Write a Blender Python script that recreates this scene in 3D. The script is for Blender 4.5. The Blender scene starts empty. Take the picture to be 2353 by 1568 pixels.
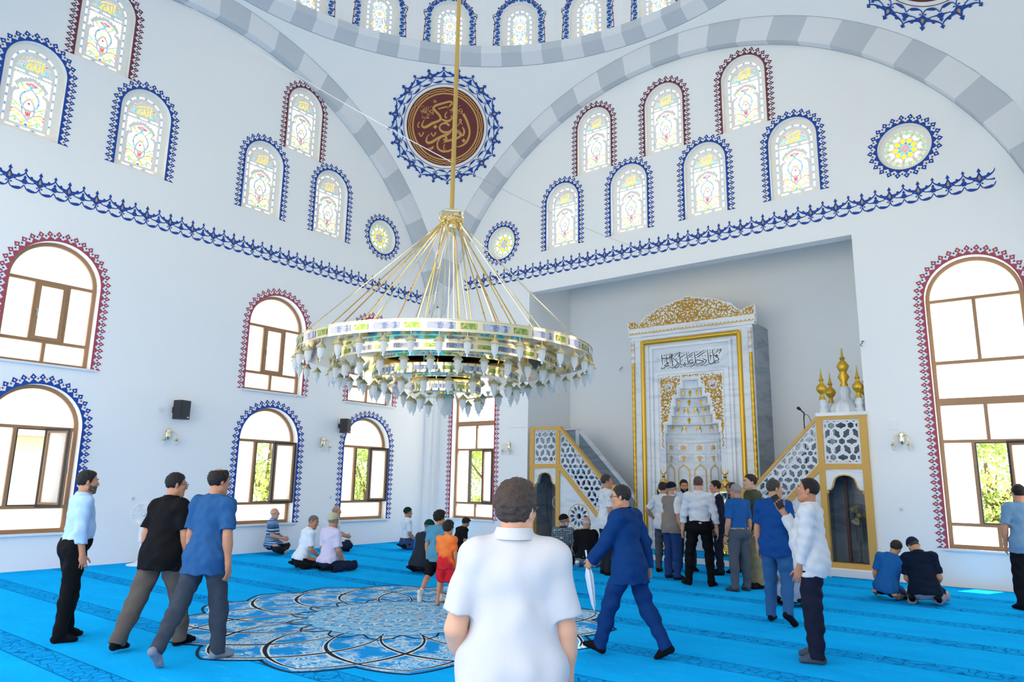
import bpy, bmesh, math, random
import numpy as np
from mathutils import Vector, Matrix
from mathutils.geometry import delaunay_2d_cdt
R_ = math.radians
PI = math.pi
rnd = random.Random(7)
SC = bpy.context.scene
COL = SC.collection

# ------------------------------------------------------------------ camera
CAM = np.array([14.17, -14.69, 1.65])
_yaw, _pitch, _roll, FPX = R_(37.698), R_(11.169), R_(0.960), 1618.85
fw = np.array([-math.sin(_yaw) * math.cos(_pitch), math.cos(_yaw) * math.cos(_pitch), math.sin(_pitch)])
_r = np.array([math.cos(_yaw), math.sin(_yaw), 0.0])
_u = np.cross(_r, fw)
cr = math.cos(_roll) * _r + math.sin(_roll) * _u
cu = -math.sin(_roll) * _r + math.cos(_roll) * _u
cd = bpy.data.cameras.new('camera')
cam = bpy.data.objects.new('camera', cd)
COL.objects.link(cam)
M = Matrix.Identity(4)
for i in range(3):
    M[i][0], M[i][1], M[i][2], M[i][3] = cr[i], cu[i], -fw[i], CAM[i]
cam.matrix_world = M
cd.sensor_width = 36.0
cd.lens = 36.0 * FPX / 2353.0
cd.clip_start = 0.05
cd.clip_end = 300
SC.camera = cam

# ------------------------------------------------------------------ sky, sun, exposure
vs = SC.view_settings
vs.view_transform = 'Standard'
vs.look = 'None'
vs.gamma = 1.0
vs.use_curve_mapping = False
vs.exposure = -0.17
W = bpy.data.worlds.new('sky')
SC.world = W
W.use_nodes = True
bg = W.node_tree.nodes['Background']
bg.inputs[0].default_value = (0.99, 0.99, 1.0, 1)
bg.inputs[1].default_value = 3.2
sl = bpy.data.lights.new('sun', 'SUN')
sl.energy = 20.0
sl.angle = R_(0.6)
sl.color = (1.0, 0.96, 0.9)
sun = bpy.data.objects.new('sun', sl)
COL.objects.link(sun)
sun.location = (10, 20, 40)
sun.rotation_euler = Vector((-0.43, -1.0, -2.4)).to_track_quat('-Z', 'Y').to_euler()
SC.cycles.max_bounces = 12
SC.cycles.diffuse_bounces = 6
SC.cycles.glossy_bounces = 8
SC.cycles.transmission_bounces = 6
SC.cycles.transparent_max_bounces = 10
SC.cycles.caustics_reflective = False
SC.cycles.caustics_refractive = False
SC.cycles.sample_clamp_indirect = 4.0
SC.cycles.use_denoising = True

# ------------------------------------------------------------------ materials
def lin(c):
    if isinstance(c, str):
        c = c.lstrip('#')
        c = [int(c[i:i + 2], 16) / 255 for i in (0, 2, 4)]
    return tuple(x / 12.92 if x <= 0.04045 else ((x + 0.055) / 1.055) ** 2.4 for x in c) + (1,)

MATS = {}
def mat(name, col, rough=0.6, metal=0.0, var=0.0, scale=6.0, bump=0.0, bscale=60.0, spec=0.5, sheen=0.0, coat=0.0):
    """a plain surface with slight procedural colour variation and bump"""
    if name in MATS:
        return MATS[name]
    m = bpy.data.materials.new(name)
    m.use_nodes = True
    nt = m.node_tree
    b = nt.nodes['Principled BSDF']
    c = lin(col)
    b.inputs['Base Color'].default_value = c
    b.inputs['Roughness'].default_value = rough
    b.inputs['Metallic'].default_value = metal
    b.inputs['Specular IOR Level'].default_value = spec
    if sheen:
        b.inputs['Sheen Weight'].default_value = sheen
    if coat:
        b.inputs['Coat Weight'].default_value = coat
    tc = nt.nodes.new('ShaderNodeTexCoord')
    if var:
        n = nt.nodes.new('ShaderNodeTexNoise')
        n.inputs['Scale'].default_value = scale
        n.inputs['Detail'].default_value = 5
        nt.links.new(tc.outputs['Object'], n.inputs['Vector'])
        mx = nt.nodes.new('ShaderNodeMix')
        mx.data_type = 'RGBA'
        mx.inputs[6].default_value = tuple(x * (1 - var) for x in c[:3]) + (1,)
        mx.inputs[7].default_value = tuple(min(1, x * (1 + var)) for x in c[:3]) + (1,)
        nt.links.new(n.outputs['Fac'], mx.inputs[0])
        nt.links.new(mx.outputs[2], b.inputs['Base Color'])
    if bump:
        n2 = nt.nodes.new('ShaderNodeTexNoise')
        n2.inputs['Scale'].default_value = bscale
        n2.inputs['Detail'].default_value = 4
        nt.links.new(tc.outputs['Object'], n2.inputs['Vector'])
        bp = nt.nodes.new('ShaderNodeBump')
        bp.inputs['Strength'].default_value = bump
        bp.inputs['Distance'].default_value = 0.01
        nt.links.new(n2.outputs['Fac'], bp.inputs['Height'])
        nt.links.new(bp.outputs['Normal'], b.inputs['Normal'])
    MATS[name] = m
    return m

def trans_mat(name, col, mixt=0.15, rough=0.3):
    """window glass that scatters the daylight behind it (frosted / stained)"""
    if name in MATS:
        return MATS[name]
    m = bpy.data.materials.new(name)
    m.use_nodes = True
    nt = m.node_tree
    nt.nodes.clear()
    out = nt.nodes.new('ShaderNodeOutputMaterial')
    t = nt.nodes.new('ShaderNodeBsdfTranslucent')
    t.inputs[0].default_value = lin(col)
    tp = nt.nodes.new('ShaderNodeBsdfTransparent')
    tp.inputs[0].default_value = lin(col)
    mx = nt.nodes.new('ShaderNodeMixShader')
    mx.inputs[0].default_value = mixt
    nt.links.new(t.outputs[0], mx.inputs[1])
    nt.links.new(tp.outputs[0], mx.inputs[2])
    g = nt.nodes.new('ShaderNodeBsdfGlossy')
    g.inputs['Roughness'].default_value = rough
    mx2 = nt.nodes.new('ShaderNodeMixShader')
    mx2.inputs[0].default_value = 0.04
    nt.links.new(mx.outputs[0], mx2.inputs[1])
    nt.links.new(g.outputs[0], mx2.inputs[2])
    nt.links.new(mx2.outputs[0], out.inputs[0])
    MATS[name] = m
    return m

def nodes_mat(name, rough=0.6, metal=0.0):
    m = bpy.data.materials.new(name)
    m.use_nodes = True
    nt = m.node_tree
    b = nt.nodes['Principled BSDF']
    b.inputs['Roughness'].default_value = rough
    b.inputs['Metallic'].default_value = metal
    tc = nt.nodes.new('ShaderNodeTexCoord')
    MATS[name] = m
    return m, nt, b, tc

def N(nt, typ, **kw):
    n = nt.nodes.new(typ)
    for k, v in kw.items():
        if k.startswith('i_'):
            n.inputs[int(k[2:])].default_value = v
        else:
            setattr(n, k, v)
    return n

def ramp(nt, src, stops, interp='LINEAR'):
    r = nt.nodes.new('ShaderNodeValToRGB')
    r.color_ramp.interpolation = interp
    e = r.color_ramp.elements
    while len(e) < len(stops):
        e.new(0.5)
    for k, (p, c) in enumerate(stops):
        e[k].position = p
        e[k].color = lin(c) if not isinstance(c, float) else (c, c, c, 1)
    nt.links.new(src, r.inputs[0])
    return r

def mathn(nt, op, a, b=None, c=None):
    n = nt.nodes.new('ShaderNodeMath')
    n.operation = op
    for k, x in enumerate((a, b, c)):
        if x is None:
            continue
        if isinstance(x, (int, float)):
            n.inputs[k].default_value = x
        else:
            nt.links.new(x, n.inputs[k])
    return n.outputs[0]

def mixc(nt, f, a, b):
    n = nt.nodes.new('ShaderNodeMix')
    n.data_type = 'RGBA'
    for k, x in ((0, f), (6, a), (7, b)):
        if isinstance(x, str):
            x = lin(x)
        if isinstance(x, (int, float, tuple)):
            n.inputs[k].default_value = x
        else:
            nt.links.new(x, n.inputs[k])
    return n.outputs[2]

WALLC = '#f0f2f3'
m_wall = mat('wall_paint', WALLC, 0.75, var=0.012, scale=0.7, bump=0.03, bscale=25)
m_grey = mat('grey_band_paint', '#c3cad2', 0.75, var=0.03, scale=2)
m_greyline = mat('grey_outline_paint', '#aeb6bf', 0.75)
m_light = mat('light_band_paint', '#e2e5ea', 0.75, var=0.02, scale=2)
m_blue = mat('blue_wall_paint', '#00429c', 0.6)
m_red = mat('brick_red_wall_paint', '#a8485a', 0.6)
m_maroon = mat('maroon_wall_paint', '#74303c', 0.6)
m_ochre = mat('ochre_wall_paint', '#c8985a', 0.6)
m_white = mat('white_wall_paint', '#eef0f2', 0.7)
m_goldp = mat('gold_paint', '#d9a93f', 0.42, 0.25, var=0.12, scale=20)
m_goldflat = mat('mustard_gold_paint', '#d2a450', 0.55, 0.0, var=0.06, scale=8)
m_brass = mat('polished_brass', '#f4e6c0', 0.1, 1.0)
m_brassd = mat('warm_brass', '#e2bb6a', 0.14, 1.0)
m_goldleaf = mat('gold_leaf', '#d8ac34', 0.3, 0.55, var=0.1, scale=15)
m_frame = mat('brown_window_profile', '#a07a58', 0.4, var=0.08, scale=30)
m_rubber = mat('black_gasket', '#2a2d33', 0.5)
m_black = mat('black_plastic', '#1c1e22', 0.4)
m_whitep = mat('white_plastic', '#e8ebee', 0.4)
m_steel = mat('steel', '#c8ccd0', 0.25, 1.0)
m_sill = mat('marble_sill', '#e4e8ec', 0.3, var=0.04, scale=5)
m_pane = trans_mat('frosted_white_pane', '#fafdff', 0.0)
m_plaster = mat('plaster_tracery', '#f2efe8', 0.7, var=0.02)

def marble(name, base, vein, scale=1.0, rough=0.25):
    m, nt, b, tc = nodes_mat(name, rough)
    mp = N(nt, 'ShaderNodeMapping')
    mp.inputs['Scale'].default_value = (0.45 * scale, 0.45 * scale, 2.2 * scale)
    mp.inputs['Rotation'].default_value = (0.1, 0.25, 0.4)
    nt.links.new(tc.outputs['Object'], mp.inputs[0])
    n = N(nt, 'ShaderNodeTexNoise')
    n.inputs['Scale'].default_value = 2.2
    n.inputs['Detail'].default_value = 9
    n.inputs['Roughness'].default_value = 0.62
    n.inputs['Distortion'].default_value = 0.9
    nt.links.new(mp.outputs[0], n.inputs[0])
    r = ramp(nt, n.outputs['Fac'], [(0.3, vein), (0.52, base), (0.8, base)])
    nt.links.new(r.outputs[0], b.inputs['Base Color'])
    return m
m_marble = marble('pale_grey_marble', '#dde3e9', '#b9c3cd')
m_marblew = marble('white_marble', '#e9ecef', '#cdd4db')
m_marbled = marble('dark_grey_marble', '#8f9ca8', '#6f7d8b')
m_marblel = marble('lattice_marble', '#d6dee6', '#bcc8d3')

# ------------------------------------------------------------------ mesh helpers
class MB:
    def __init__(s):
        s.v, s.f, s.m = [], [], []
    def add(s, pts, faces, m=0):
        o = len(s.v)
        s.v.extend([tuple(map(float, p)) for p in pts])
        for f in faces:
            s.f.append(tuple(i + o for i in f))
            s.m.append(m)
    def poly(s, pts, m=0):
        s.add(pts, [tuple(range(len(pts)))], m)
    def box(s, lo, hi, m=0, F=None):
        x0, y0, z0 = lo
        x1, y1, z1 = hi
        p = [(x0, y0, z0), (x1, y0, z0), (x1, y1, z0), (x0, y1, z0), (x0, y0, z1), (x1, y0, z1), (x1, y1, z1), (x0, y1, z1)]
        if F:
            p = [F(*q) for q in p]
        s.add(p, [(0, 3, 2, 1), (4, 5, 6, 7), (0, 1, 5, 4), (1, 2, 6, 5), (2, 3, 7, 6), (3, 0, 4, 7)], m)
    def prism(s, poly, w0, w1, F, m=0, caps=(1, 1)):
        """poly in (u, v); F(u, v, w)"""
        n = len(poly)
        p = [F(u, v, w0) for u, v in poly] + [F(u, v, w1) for u, v in poly]
        fs = [(i, (i + 1) % n, n + (i + 1) % n, n + i) for i in range(n)]
        if caps[0]:
            fs.append(tuple(range(n - 1, -1, -1)))
        if caps[1]:
            fs.append(tuple(range(n, 2 * n)))
        s.add(p, fs, m)
    def tube(s, pts, r, n=8, m=0, closed=False, caps=True):
        pts = [np.array(p, float) for p in pts]
        k = len(pts)
        rs = r if hasattr(r, '__len__') else [r] * k
        ring = []
        up = None
        for i in range(k):
            a = pts[i - 1] if (i > 0 or closed) else pts[i]
            b = pts[(i + 1) % k] if (i < k - 1 or closed) else pts[i]
            t = b - a
            t = t / (np.linalg.norm(t) + 1e-12)
            if up is None:
                up = np.array([0, 0, 1.0]) if abs(t[2]) < 0.9 else np.array([1.0, 0, 0])
            x = np.cross(t, up)
            x /= np.linalg.norm(x) + 1e-12
            y = np.cross(x, t)
            up = y
            ring += [pts[i] + rs[i] * (math.cos(2 * PI * j / n) * x + math.sin(2 * PI * j / n) * y) for j in range(n)]
        fs = []
        for i in range(k if closed else k - 1):
            for j in range(n):
                a, b = i * n + j, i * n + (j + 1) % n
                c, d = ((i + 1) % k) * n + (j + 1) % n, ((i + 1) % k) * n + j
                fs.append((a, d, c, b))
        if caps and not closed:
            fs.append(tuple(range(n)))
            fs.append(tuple(range(k * n - 1, (k - 1) * n - 1, -1)))
        s.add(ring, fs, m)
    def lathe(s, prof, c=(0, 0, 0), n=20, m=0, F=None, flute=0.0, nf=0):
        """prof: (radius, z) from bottom to top about the vertical through c"""
        p = []
        for r, z in prof:
            for j in range(n):
                a = 2 * PI * j / n
                rr = r * (1 + flute * math.cos(nf * a)) if nf else r
                q = (c[0] + rr * math.cos(a), c[1] + rr * math.sin(a), c[2] + z)
                p.append(F(*q) if F else q)
        fs = []
        for i in range(len(prof) - 1):
            for j in range(n):
                fs.append((i * n + j, i * n + (j + 1) % n, (i + 1) * n + (j + 1) % n, (i + 1) * n + j))
        if prof[0][0] > 1e-6:
            fs.append(tuple(range(n - 1, -1, -1)))
        if prof[-1][0] > 1e-6:
            k = (len(prof) - 1) * n
            fs.append(tuple(range(k, k + n)))
        s.add(p, fs, m)
    def ribbon(s, pts, w, F, m=0, z=0.0, closed=False):
        """flat stroke in (u, v) mapped by F(u, v, z)"""
        k = len(pts)
        ws = w if hasattr(w, '__len__') else [w] * k
        p = []
        for i in range(k):
            a = pts[i - 1] if (i > 0 or closed) else pts[i]
            b = pts[(i + 1) % k] if (i < k - 1 or closed) else pts[i]
            dx, dy = b[0] - a[0], b[1] - a[1]
            l = math.hypot(dx, dy) + 1e-12
            nx, ny = -dy / l * ws[i] / 2, dx / l * ws[i] / 2
            p += [F(pts[i][0] + nx, pts[i][1] + ny, z), F(pts[i][0] - nx, pts[i][1] - ny, z)]
        fs = [(2 * i, 2 * i + 1, 2 * ((i + 1) % k) + 1, 2 * ((i + 1) % k)) for i in range(k if closed else k - 1)]
        s.add(p, fs, m)
    def build(s, name, mats, parent=None, smooth=None, loc=None):
        return link(name, s.data(name, mats, smooth, loc), parent, loc)
    def data(s, name, mats, smooth=None, loc=None):
        me = bpy.data.meshes.new(name)
        v = s.v
        if loc is not None:
            v = [(a - loc[0], b - loc[1], c - loc[2]) for a, b, c in v]
        me.from_pydata(v, [], s.f)
        if not isinstance(mats, (list, tuple)):
            mats = [mats]
        for m in mats:
            me.materials.append(m)
        if len(mats) > 1:
            me.polygons.foreach_set('material_index', s.m)
        if smooth is not None:
            me.shade_smooth()
            if smooth < 179:
                me.set_sharp_from_angle(angle=R_(smooth))
        me.update()
        return me

def link(name, data, parent=None, loc=None):
    o = bpy.data.objects.new(name, data)
    COL.objects.link(o)
    if loc is not None:
        o.location = loc
    if parent is not None:
        o.parent = parent
    return o

def empty(name, loc=(0, 0, 0), rz=0.0):
    o = bpy.data.objects.new(name, None)
    COL.objects.link(o)
    o.empty_display_size = 0.1
    o.location = loc
    o.rotation_euler = (0, 0, rz)
    return o

def tag(o, label=None, cat=None, group=None, kind=None):
    if label:
        o['label'] = label
    if cat:
        o['category'] = cat
    if group:
        o['group'] = group
    if kind:
        o['kind'] = kind
    return o

def copy_tree(o, parent=None):
    c = o.copy()
    COL.objects.link(c)
    if parent is not None:
        c.parent = parent
    for ch in list(o.children):
        copy_tree(ch, c)
    return c

def bez(*P, n=10):
    """points along a Catmull-Rom curve through P (2-D or 3-D)"""
    P = [np.array(p, float) for p in P]
    Q = [2 * P[0] - P[1]] + P + [2 * P[-1] - P[-2]]
    out = []
    for i in range(1, len(Q) - 2):
        for k in range(n):
            t = k / n
            a, b, c, d = Q[i - 1], Q[i], Q[i + 1], Q[i + 2]
            out.append(0.5 * (2 * b + (c - a) * t + (2 * a - 5 * b + 4 * c - d) * t * t + (3 * b - a - 3 * c + d) * t ** 3))
    out.append(P[-1])
    return out

def circ(cx, cy, r, n=16, a0=0.0, a1=2 * PI):
    full = abs(a1 - a0 - 2 * PI) < 1e-6
    return [(cx + r * math.cos(a0 + (a1 - a0) * k / (n if full else n - 1)), cy + r * math.sin(a0 + (a1 - a0) * k / (n if full else n - 1))) for k in range(n)]

def arch(w, h, v0=0.0, n=20, inset=0.0, rise=None):
    """closed outline of a round-headed opening: w wide, apex at h, bottom at v0 (counter-clockwise)"""
    r = w / 2 - inset
    hs = (h - w / 2) if rise is None else h - rise
    ry = r if rise is None else rise - inset
    p = [(-r, v0 + inset), (r, v0 + inset)]
    p += [(r * math.cos(a), hs + ry * math.sin(a)) for a in np.linspace(0, PI, n)]
    return p

def cdt(outer, pieces):
    """2-D triangulation of OUTER with closed PIECES [(poly, tag)]; returns verts, [(tri, tag)], base tag 0; a tag of None is a hole"""
    vs, fs = [], []
    for poly in [outer] + [p for p, _ in pieces]:
        o = len(vs)
        if sum(a[0] * b[1] - b[0] * a[1] for a, b in zip(poly, list(poly[1:]) + [poly[0]])) < 0:
            poly = list(poly)[::-1]
        vs += [Vector((float(p[0]), float(p[1]))) for p in poly]
        fs.append(list(range(o, o + len(poly))))
    V, E_, F_, ov, oe, of = delaunay_2d_cdt(vs, [], fs, 0, 1e-5, True)
    P = np.array([(v[0], v[1]) for v in V])
    tri = np.array([f for f in F_ if len(f) == 3])
    cen = P[tri].mean(axis=1)
    tags = np.full(len(tri), -2)
    def inside(poly):
        q = np.array(poly, float)
        lo, hi = q.min(0), q.max(0)
        idx = np.nonzero((cen[:, 0] >= lo[0]) & (cen[:, 0] <= hi[0]) & (cen[:, 1] >= lo[1]) & (cen[:, 1] <= hi[1]))[0]
        if len(idx) == 0:
            return idx
        c = cen[idx]
        a, b = q, np.roll(q, -1, 0)
        with np.errstate(divide='ignore', invalid='ignore'):
            xs = (b[None, :, 0] - a[None, :, 0]) * (c[:, 1:2] - a[None, :, 1]) / (b[None, :, 1] - a[None, :, 1]) + a[None, :, 0]
        cr_ = ((a[None, :, 1] > c[:, 1:2]) != (b[None, :, 1] > c[:, 1:2])) & (c[:, 0:1] < xs)
        return idx[cr_.sum(1) % 2 == 1]
    tags[inside(outer)] = -1
    for k, (p, _) in enumerate(pieces):
        ii = inside(p)
        tags[ii[tags[ii] >= -1]] = k
    out = []
    for f, k in zip(tri.tolist(), tags.tolist()):
        if k == -2:
            continue
        t = 0 if k == -1 else pieces[k][1]
        if t is not None:
            out.append((tuple(f), t))
    return [(v[0], v[1]) for v in V], out

def FR(x, y, z):      # frame on the qibla wall: u to the right, v up, w into the room
    return (x, -z, y)
def FLOC(u, v, w):    # local frame of things hung on a wall
    return (u, -w, v)
RZL = PI / 2          # rotation of a wall thing on the left wall
# ------------------------------------------------------------------ building shell
CX, CY = 7.37, -7.37
DD, RIN, ROUT, ZC = 0.2, 7.31, 7.87, 4.5          # arches: projection, radii, centre height
SS = CX - DD
RS = math.hypot(SS, ROUT)
ZRING = 12.47

def ext_cdt(mb, V, T, sel, F, w0, w1, m=None, back=True):
    """extrude the CDT faces whose tag is in SEL from depth w0 to w1 (front)"""
    tri = [(t, k) for t, k in T if k in sel]
    o = {}
    pts = []
    def idx(i, w):
        if (i, w) not in o:
            o[(i, w)] = len(pts)
            pts.append(F(V[i][0], V[i][1], w))
        return o[(i, w)]
    edges = {}
    faces, ms = [], []
    for t, k in tri:
        faces.append(tuple(idx(i, w1) for i in t)); ms.append(k if m is None else m)
        if back:
            faces.append(tuple(idx(i, w0) for i in reversed(t))); ms.append(k if m is None else m)
        for a, b in zip(t, t[1:] + t[:1]):
            edges[(a, b)] = k
    for (a, b), k in edges.items():
        if (b, a) not in edges:
            faces.append((idx(a, w1), idx(a, w0), idx(b, w0), idx(b, w1))); ms.append(k if m is None else m)
    q = len(mb.v)
    mb.v.extend(pts)
    mb.f.extend(tuple(i + q for i in f) for f in faces)
    mb.m.extend(ms)

def shift(poly, du, dv=0.0):
    return [(p[0] + du, p[1] + dv) for p in poly]

LOWW, LOWH, UPH = 1.5, 2.57, 2.27
L_LOW = [(-2.39, 0.61), (-5.27, 0.61), (-9.95, 0.61)]
L_UP = [(-2.37, 3.54), (-5.27, 3.54), (-9.95, 3.54)]
L_BLUE = [-10.77, -8.77, -6.01, -4.04]
L_MAR = [-9.72, -5.01]
R_TALL = [1.51, 13.22]
R_BLUE = [4.416 + 1.966 * i for i in range(4)]
R_MAR = [5.40, 7.37, 9.33]
SGW, SGH = 1.0, 1.78
ZB, ZM, ZO, RO = 7.65, 9.51, 8.16, 0.47
TALLH = 5.18

holesL = [shift(arch(LOWW, LOWH), u, v) for u, v in L_LOW] + [shift(arch(LOWW, UPH), u, v) for u, v in L_UP]
holesL += [shift(arch(SGW, SGH), u, ZB) for u in L_BLUE] + [shift(arch(SGW, SGH), u, ZM) for u in L_MAR] + [circ(-2.26, ZO, RO, 40), circ(-12.48, ZO, RO, 40)]
V, T = cdt([(-15.2, -0.2), (0.35, -0.2), (0.35, 12.7), (-15.2, 12.7)], [(h, None) for h in holesL])
mb = MB()
ext_cdt(mb, V, T, {0}, FLOC, -0.35, 0.0)
o = mb.build('wall_left', m_wall)
o.rotation_euler = (0, 0, RZL)
tag(o, kind='structure')

holesE = [shift(arch(LOWW, LOWH), -u, v) for u, v in L_LOW[:2]] + [shift(arch(LOWW, UPH), -u, v) for u, v in L_UP[:2]] + [shift(arch(SGW, SGH), -u, ZB) for u in L_BLUE] + [shift(arch(SGW, SGH), -u, ZM) for u in L_MAR]
V, T = cdt([(-0.35, -0.2), (15.2, -0.2), (15.2, 12.7), (-0.35, 12.7)], [(h, None) for h in holesE])
mb = MB()
ext_cdt(mb, V, T, {0}, FLOC, -0.35, 0.0)
o = mb.build('wall_right', m_wall)
o.rotation_euler = (0, 0, -RZL)
o.location = (14.74, 0, 0)
tag(o, kind='structure')
NX0, NX1, NZ = 3.38, 11.33, 6.57
holesR = [[(NX0, -0.1), (NX1, -0.1), (NX1, NZ), (NX0, NZ)]]
holesR += [shift(arch(LOWW, TALLH), u, 0.61) for u in R_TALL]
holesR += [shift(arch(SGW, SGH), u, ZB) for u in R_BLUE] + [shift(arch(SGW, SGH), u, ZM) for u in R_MAR] + [circ(2.38, ZO, RO, 40), circ(12.39, ZO, RO, 40)]
V, T = cdt([(-0.35, -0.2), (15.2, -0.2), (15.2, 12.7), (-0.35, 12.7)], [(h, None) for h in holesR])
mb = MB()
ext_cdt(mb, V, T, {0}, FR, -0.3, 0.0)
tag(mb.build('wall_qibla', m_wall), kind='structure')
# recess behind the mihrab and the two pulpits
mb = MB()
mb.box((NX0 - 0.3, 2.0, -0.2), (NX1 + 0.3, 2.3, 7.5))
mb.box((NX0 - 0.3, 0.3, -0.2), (NX0, 2.0, 7.5))
mb.box((NX1, 0.3, -0.2), (NX1 + 0.3, 2.0, 7.5))
mb.box((NX0 - 0.3, 0.3, 7.3), (NX1 + 0.3, 2.3, 7.5))
tag(mb.build('wall_recess', m_wall), kind='structure')

# the two bays not in the frame: tympana and piers that carry the dome
mb = MB()
mb.box((-0.35, 2 * CY - 0.3, 7.0), (2 * CX + 0.35, 2 * CY - 0.02, 12.7))
tag(mb.build('wall_rear_upper', m_wall), kind='structure')

for px, py in ((0, 0), (2 * CX, 0), (0, 2 * CY)):
    sx = 1 if px == 0 else -1
    sy = -1 if py == 0 else 1
    e = 0.31
    mb = MB()
    L6 = [(0, 0), (e - .004, 0), (e - .004, DD - .004), (DD - .004, DD - .004), (DD - .004, e - .004), (0, e - .004)]
    mb.prism(L6, 0, 6.55, lambda u, v, w, px=px, py=py, sx=sx, sy=sy: (px + sx * u, py + sy * v, w))
    tag(mb.build('pillar_corner', m_wall), kind='structure')

# striped arches
NB = 32
dphi = 0.0977
def arch_band(name, F, phis, label=None):
    mb = MB()
    ml = MB()
    for i in range(-16, 17):
        dark = (i % 2 == 0)
        a0, a1 = (i - 0.5) * dphi + 0.02, (i + 0.5) * dphi + 0.02
        K = 5
        pr = []
        for k in range(K + 1):
            a = a0 + (a1 - a0) * k / K
            u1, v1 = RIN * math.sin(a), ZC + RIN * math.cos(a)
            if v1 < 6.40:
                continue
            u2, v2 = ROUT * math.sin(a), ZC + ROUT * math.cos(a)
            u2 = max(-SS, min(SS, u2))
            u1 = max(-SS - DD, min(SS + DD, u1))
            pr.append((F(u1, v1, 0.0), F(max(-SS, min(SS, u1)), v1, DD), F(u2, v2, DD)))
        for p, q in zip(pr, pr[1:]):
            mb.add([p[0], p[1], p[2], q[0], q[1], q[2]], [(0, 1, 4, 3), (1, 2, 5, 4)], 0 if dark else 1)
    ao = math.acos((6.9 - ZC) / ROUT)
    for R, w in ((ROUT, DD + 0.004), (RIN, 0.004)):
        pts = []
        for a in np.linspace(-1.35, 1.35, 100):
            u, v = R * math.sin(a), ZC + R * math.cos(a)
            if abs(u) < (SS if w > 0.1 else SS + DD):
                pts.append((u, v))
        ml.ribbon(pts, 0.022, lambda u, v, w_, w=w: F(u, v, w))
    o = mb.build(name, [m_grey, m_light])
    tag(o, kind='structure')
    l = ml.build('outline', m_greyline, o)
    return o
arch_band('arch_left', lambda u, v, w: (w, CY + u, v), None)
arch_band('arch_qibla', lambda u, v, w: (CX + u, -w, v), None)
arch_band('arch_far_right', lambda u, v, w: (2 * CX - w, CY - u, v), None)
arch_band('arch_rear', lambda u, v, w: (CX - u, 2 * CY + w, v), None)

# pendentives: sphere between arches and ring
def sph_pt(theta, z):
    rho = math.sqrt(max(0, RS * RS - (z - ZC) ** 2))
    return (CX + rho * math.cos(theta), CY + rho * math.sin(theta), z)
mb = MB()
for q in range(4):
    NT, NZs = 48, 18
    g = []
    for i in range(NT + 1):
        th = q * PI / 2 + (PI / 2) * i / NT
        loc = (th - q * PI / 2)
        rho = SS / max(math.cos(loc), math.sin(loc))
        z0 = ZC + math.sqrt(max(0, RS * RS - rho * rho))
        g.append([sph_pt(th, z0 + (ZRING + 0.02 - z0) * (k / NZs)) for k in range(NZs + 1)])
    pts = [p for col in g for p in col]
    n = NZs + 1
    fs = [(i * n + k, i * n + k + 1, (i + 1) * n + k + 1, (i + 1) * n + k) for i in range(NT) for k in range(NZs)]
    mb.add(pts, fs)
tag(mb.build('ceiling_pendentives', m_wall, smooth=60), kind='structure')

# striped cornice ring, drum of 24 flat bays, dome cap
mb = MB()
NR = 80
prof = [(7.07, 12.46), (6.75, 12.65), (6.75, 12.86), (7.35, 12.86)]
for i in range(NR):
    K = 3
    for k in range(K):
        a0 = 2 * PI * (i + 0.45 + k / K) / NR
        a1 = 2 * PI * (i + 0.45 + (k + 1) / K) / NR
        for (r0, z0), (r1, z1) in zip(prof, prof[1:]):
            p = [(CX + r * math.cos(a), CY + r * math.sin(a), z) for r, z, a in ((r0, z0, a0), (r0, z0, a1), (r1, z1, a1), (r1, z1, a0))]
            mb.add(p, [(0, 3, 2, 1)], (i % 2))
ring = mb.build('trim_dome_ring', [m_grey, m_light])
tag(ring, kind='structure')
ml = MB()
ml.ribbon([(7.075, 2 * PI * k / 200) for k in range(200)], 0.03, lambda r, a, w: (CX + r * math.cos(a / 0.999), CY + r * math.sin(a / 0.999), 12.455), closed=False)
pts = [(CX + 7.075 * math.cos(2 * PI * k / 200), CY + 7.075 * math.sin(2 * PI * k / 200), 12.458) for k in range(200)]
ml = MB()
ml.tube(pts, 0.011, 5, closed=True)
ml.build('outline', m_greyline, ring)

ND = 24
RD = 7.12
wd = 2 * RD * math.tan(PI / ND)
DWW, DWH, DWZ = 1.02, 1.55, 12.86
V, T = cdt([(-wd / 2, 12.8), (wd / 2, 12.8), (wd / 2, 16.2), (-wd / 2, 16.2)], [(shift(arch(DWW, DWH), 0, DWZ), None)])
mb = MB()
def drumF(az):
    c_, s_ = math.cos(az), math.sin(az)
    # u to the right seen from inside, w towards the axis
    return lambda u, v, w: (CX + (RD - w) * c_ + u * s_, CY + (RD - w) * s_ - u * c_, v)
for i in range(ND):
    ext_cdt(mb, V, T, {0}, drumF(2 * PI * i / ND), -0.22, 0.0, back=False)
tag(mb.build('wall_drum', m_wall), kind='structure')
mb = MB()
prof = [(7.4, 12.86), (7.4, 16.2)] + [(7.3 * math.cos(a), 16.2 + 5.2 * math.sin(a)) for a in np.linspace(0, PI / 2, 14)]
mb2 = MB()
mb2.lathe([(7.2 * math.cos(a) + 0.001, 16.2 + 5.2 * math.sin(a)) for a in np.linspace(0, PI / 2, 16)], (CX, CY, 0), 64)
tag(mb2.build('ceiling_dome', m_wall, smooth=60), kind='structure')

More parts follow.
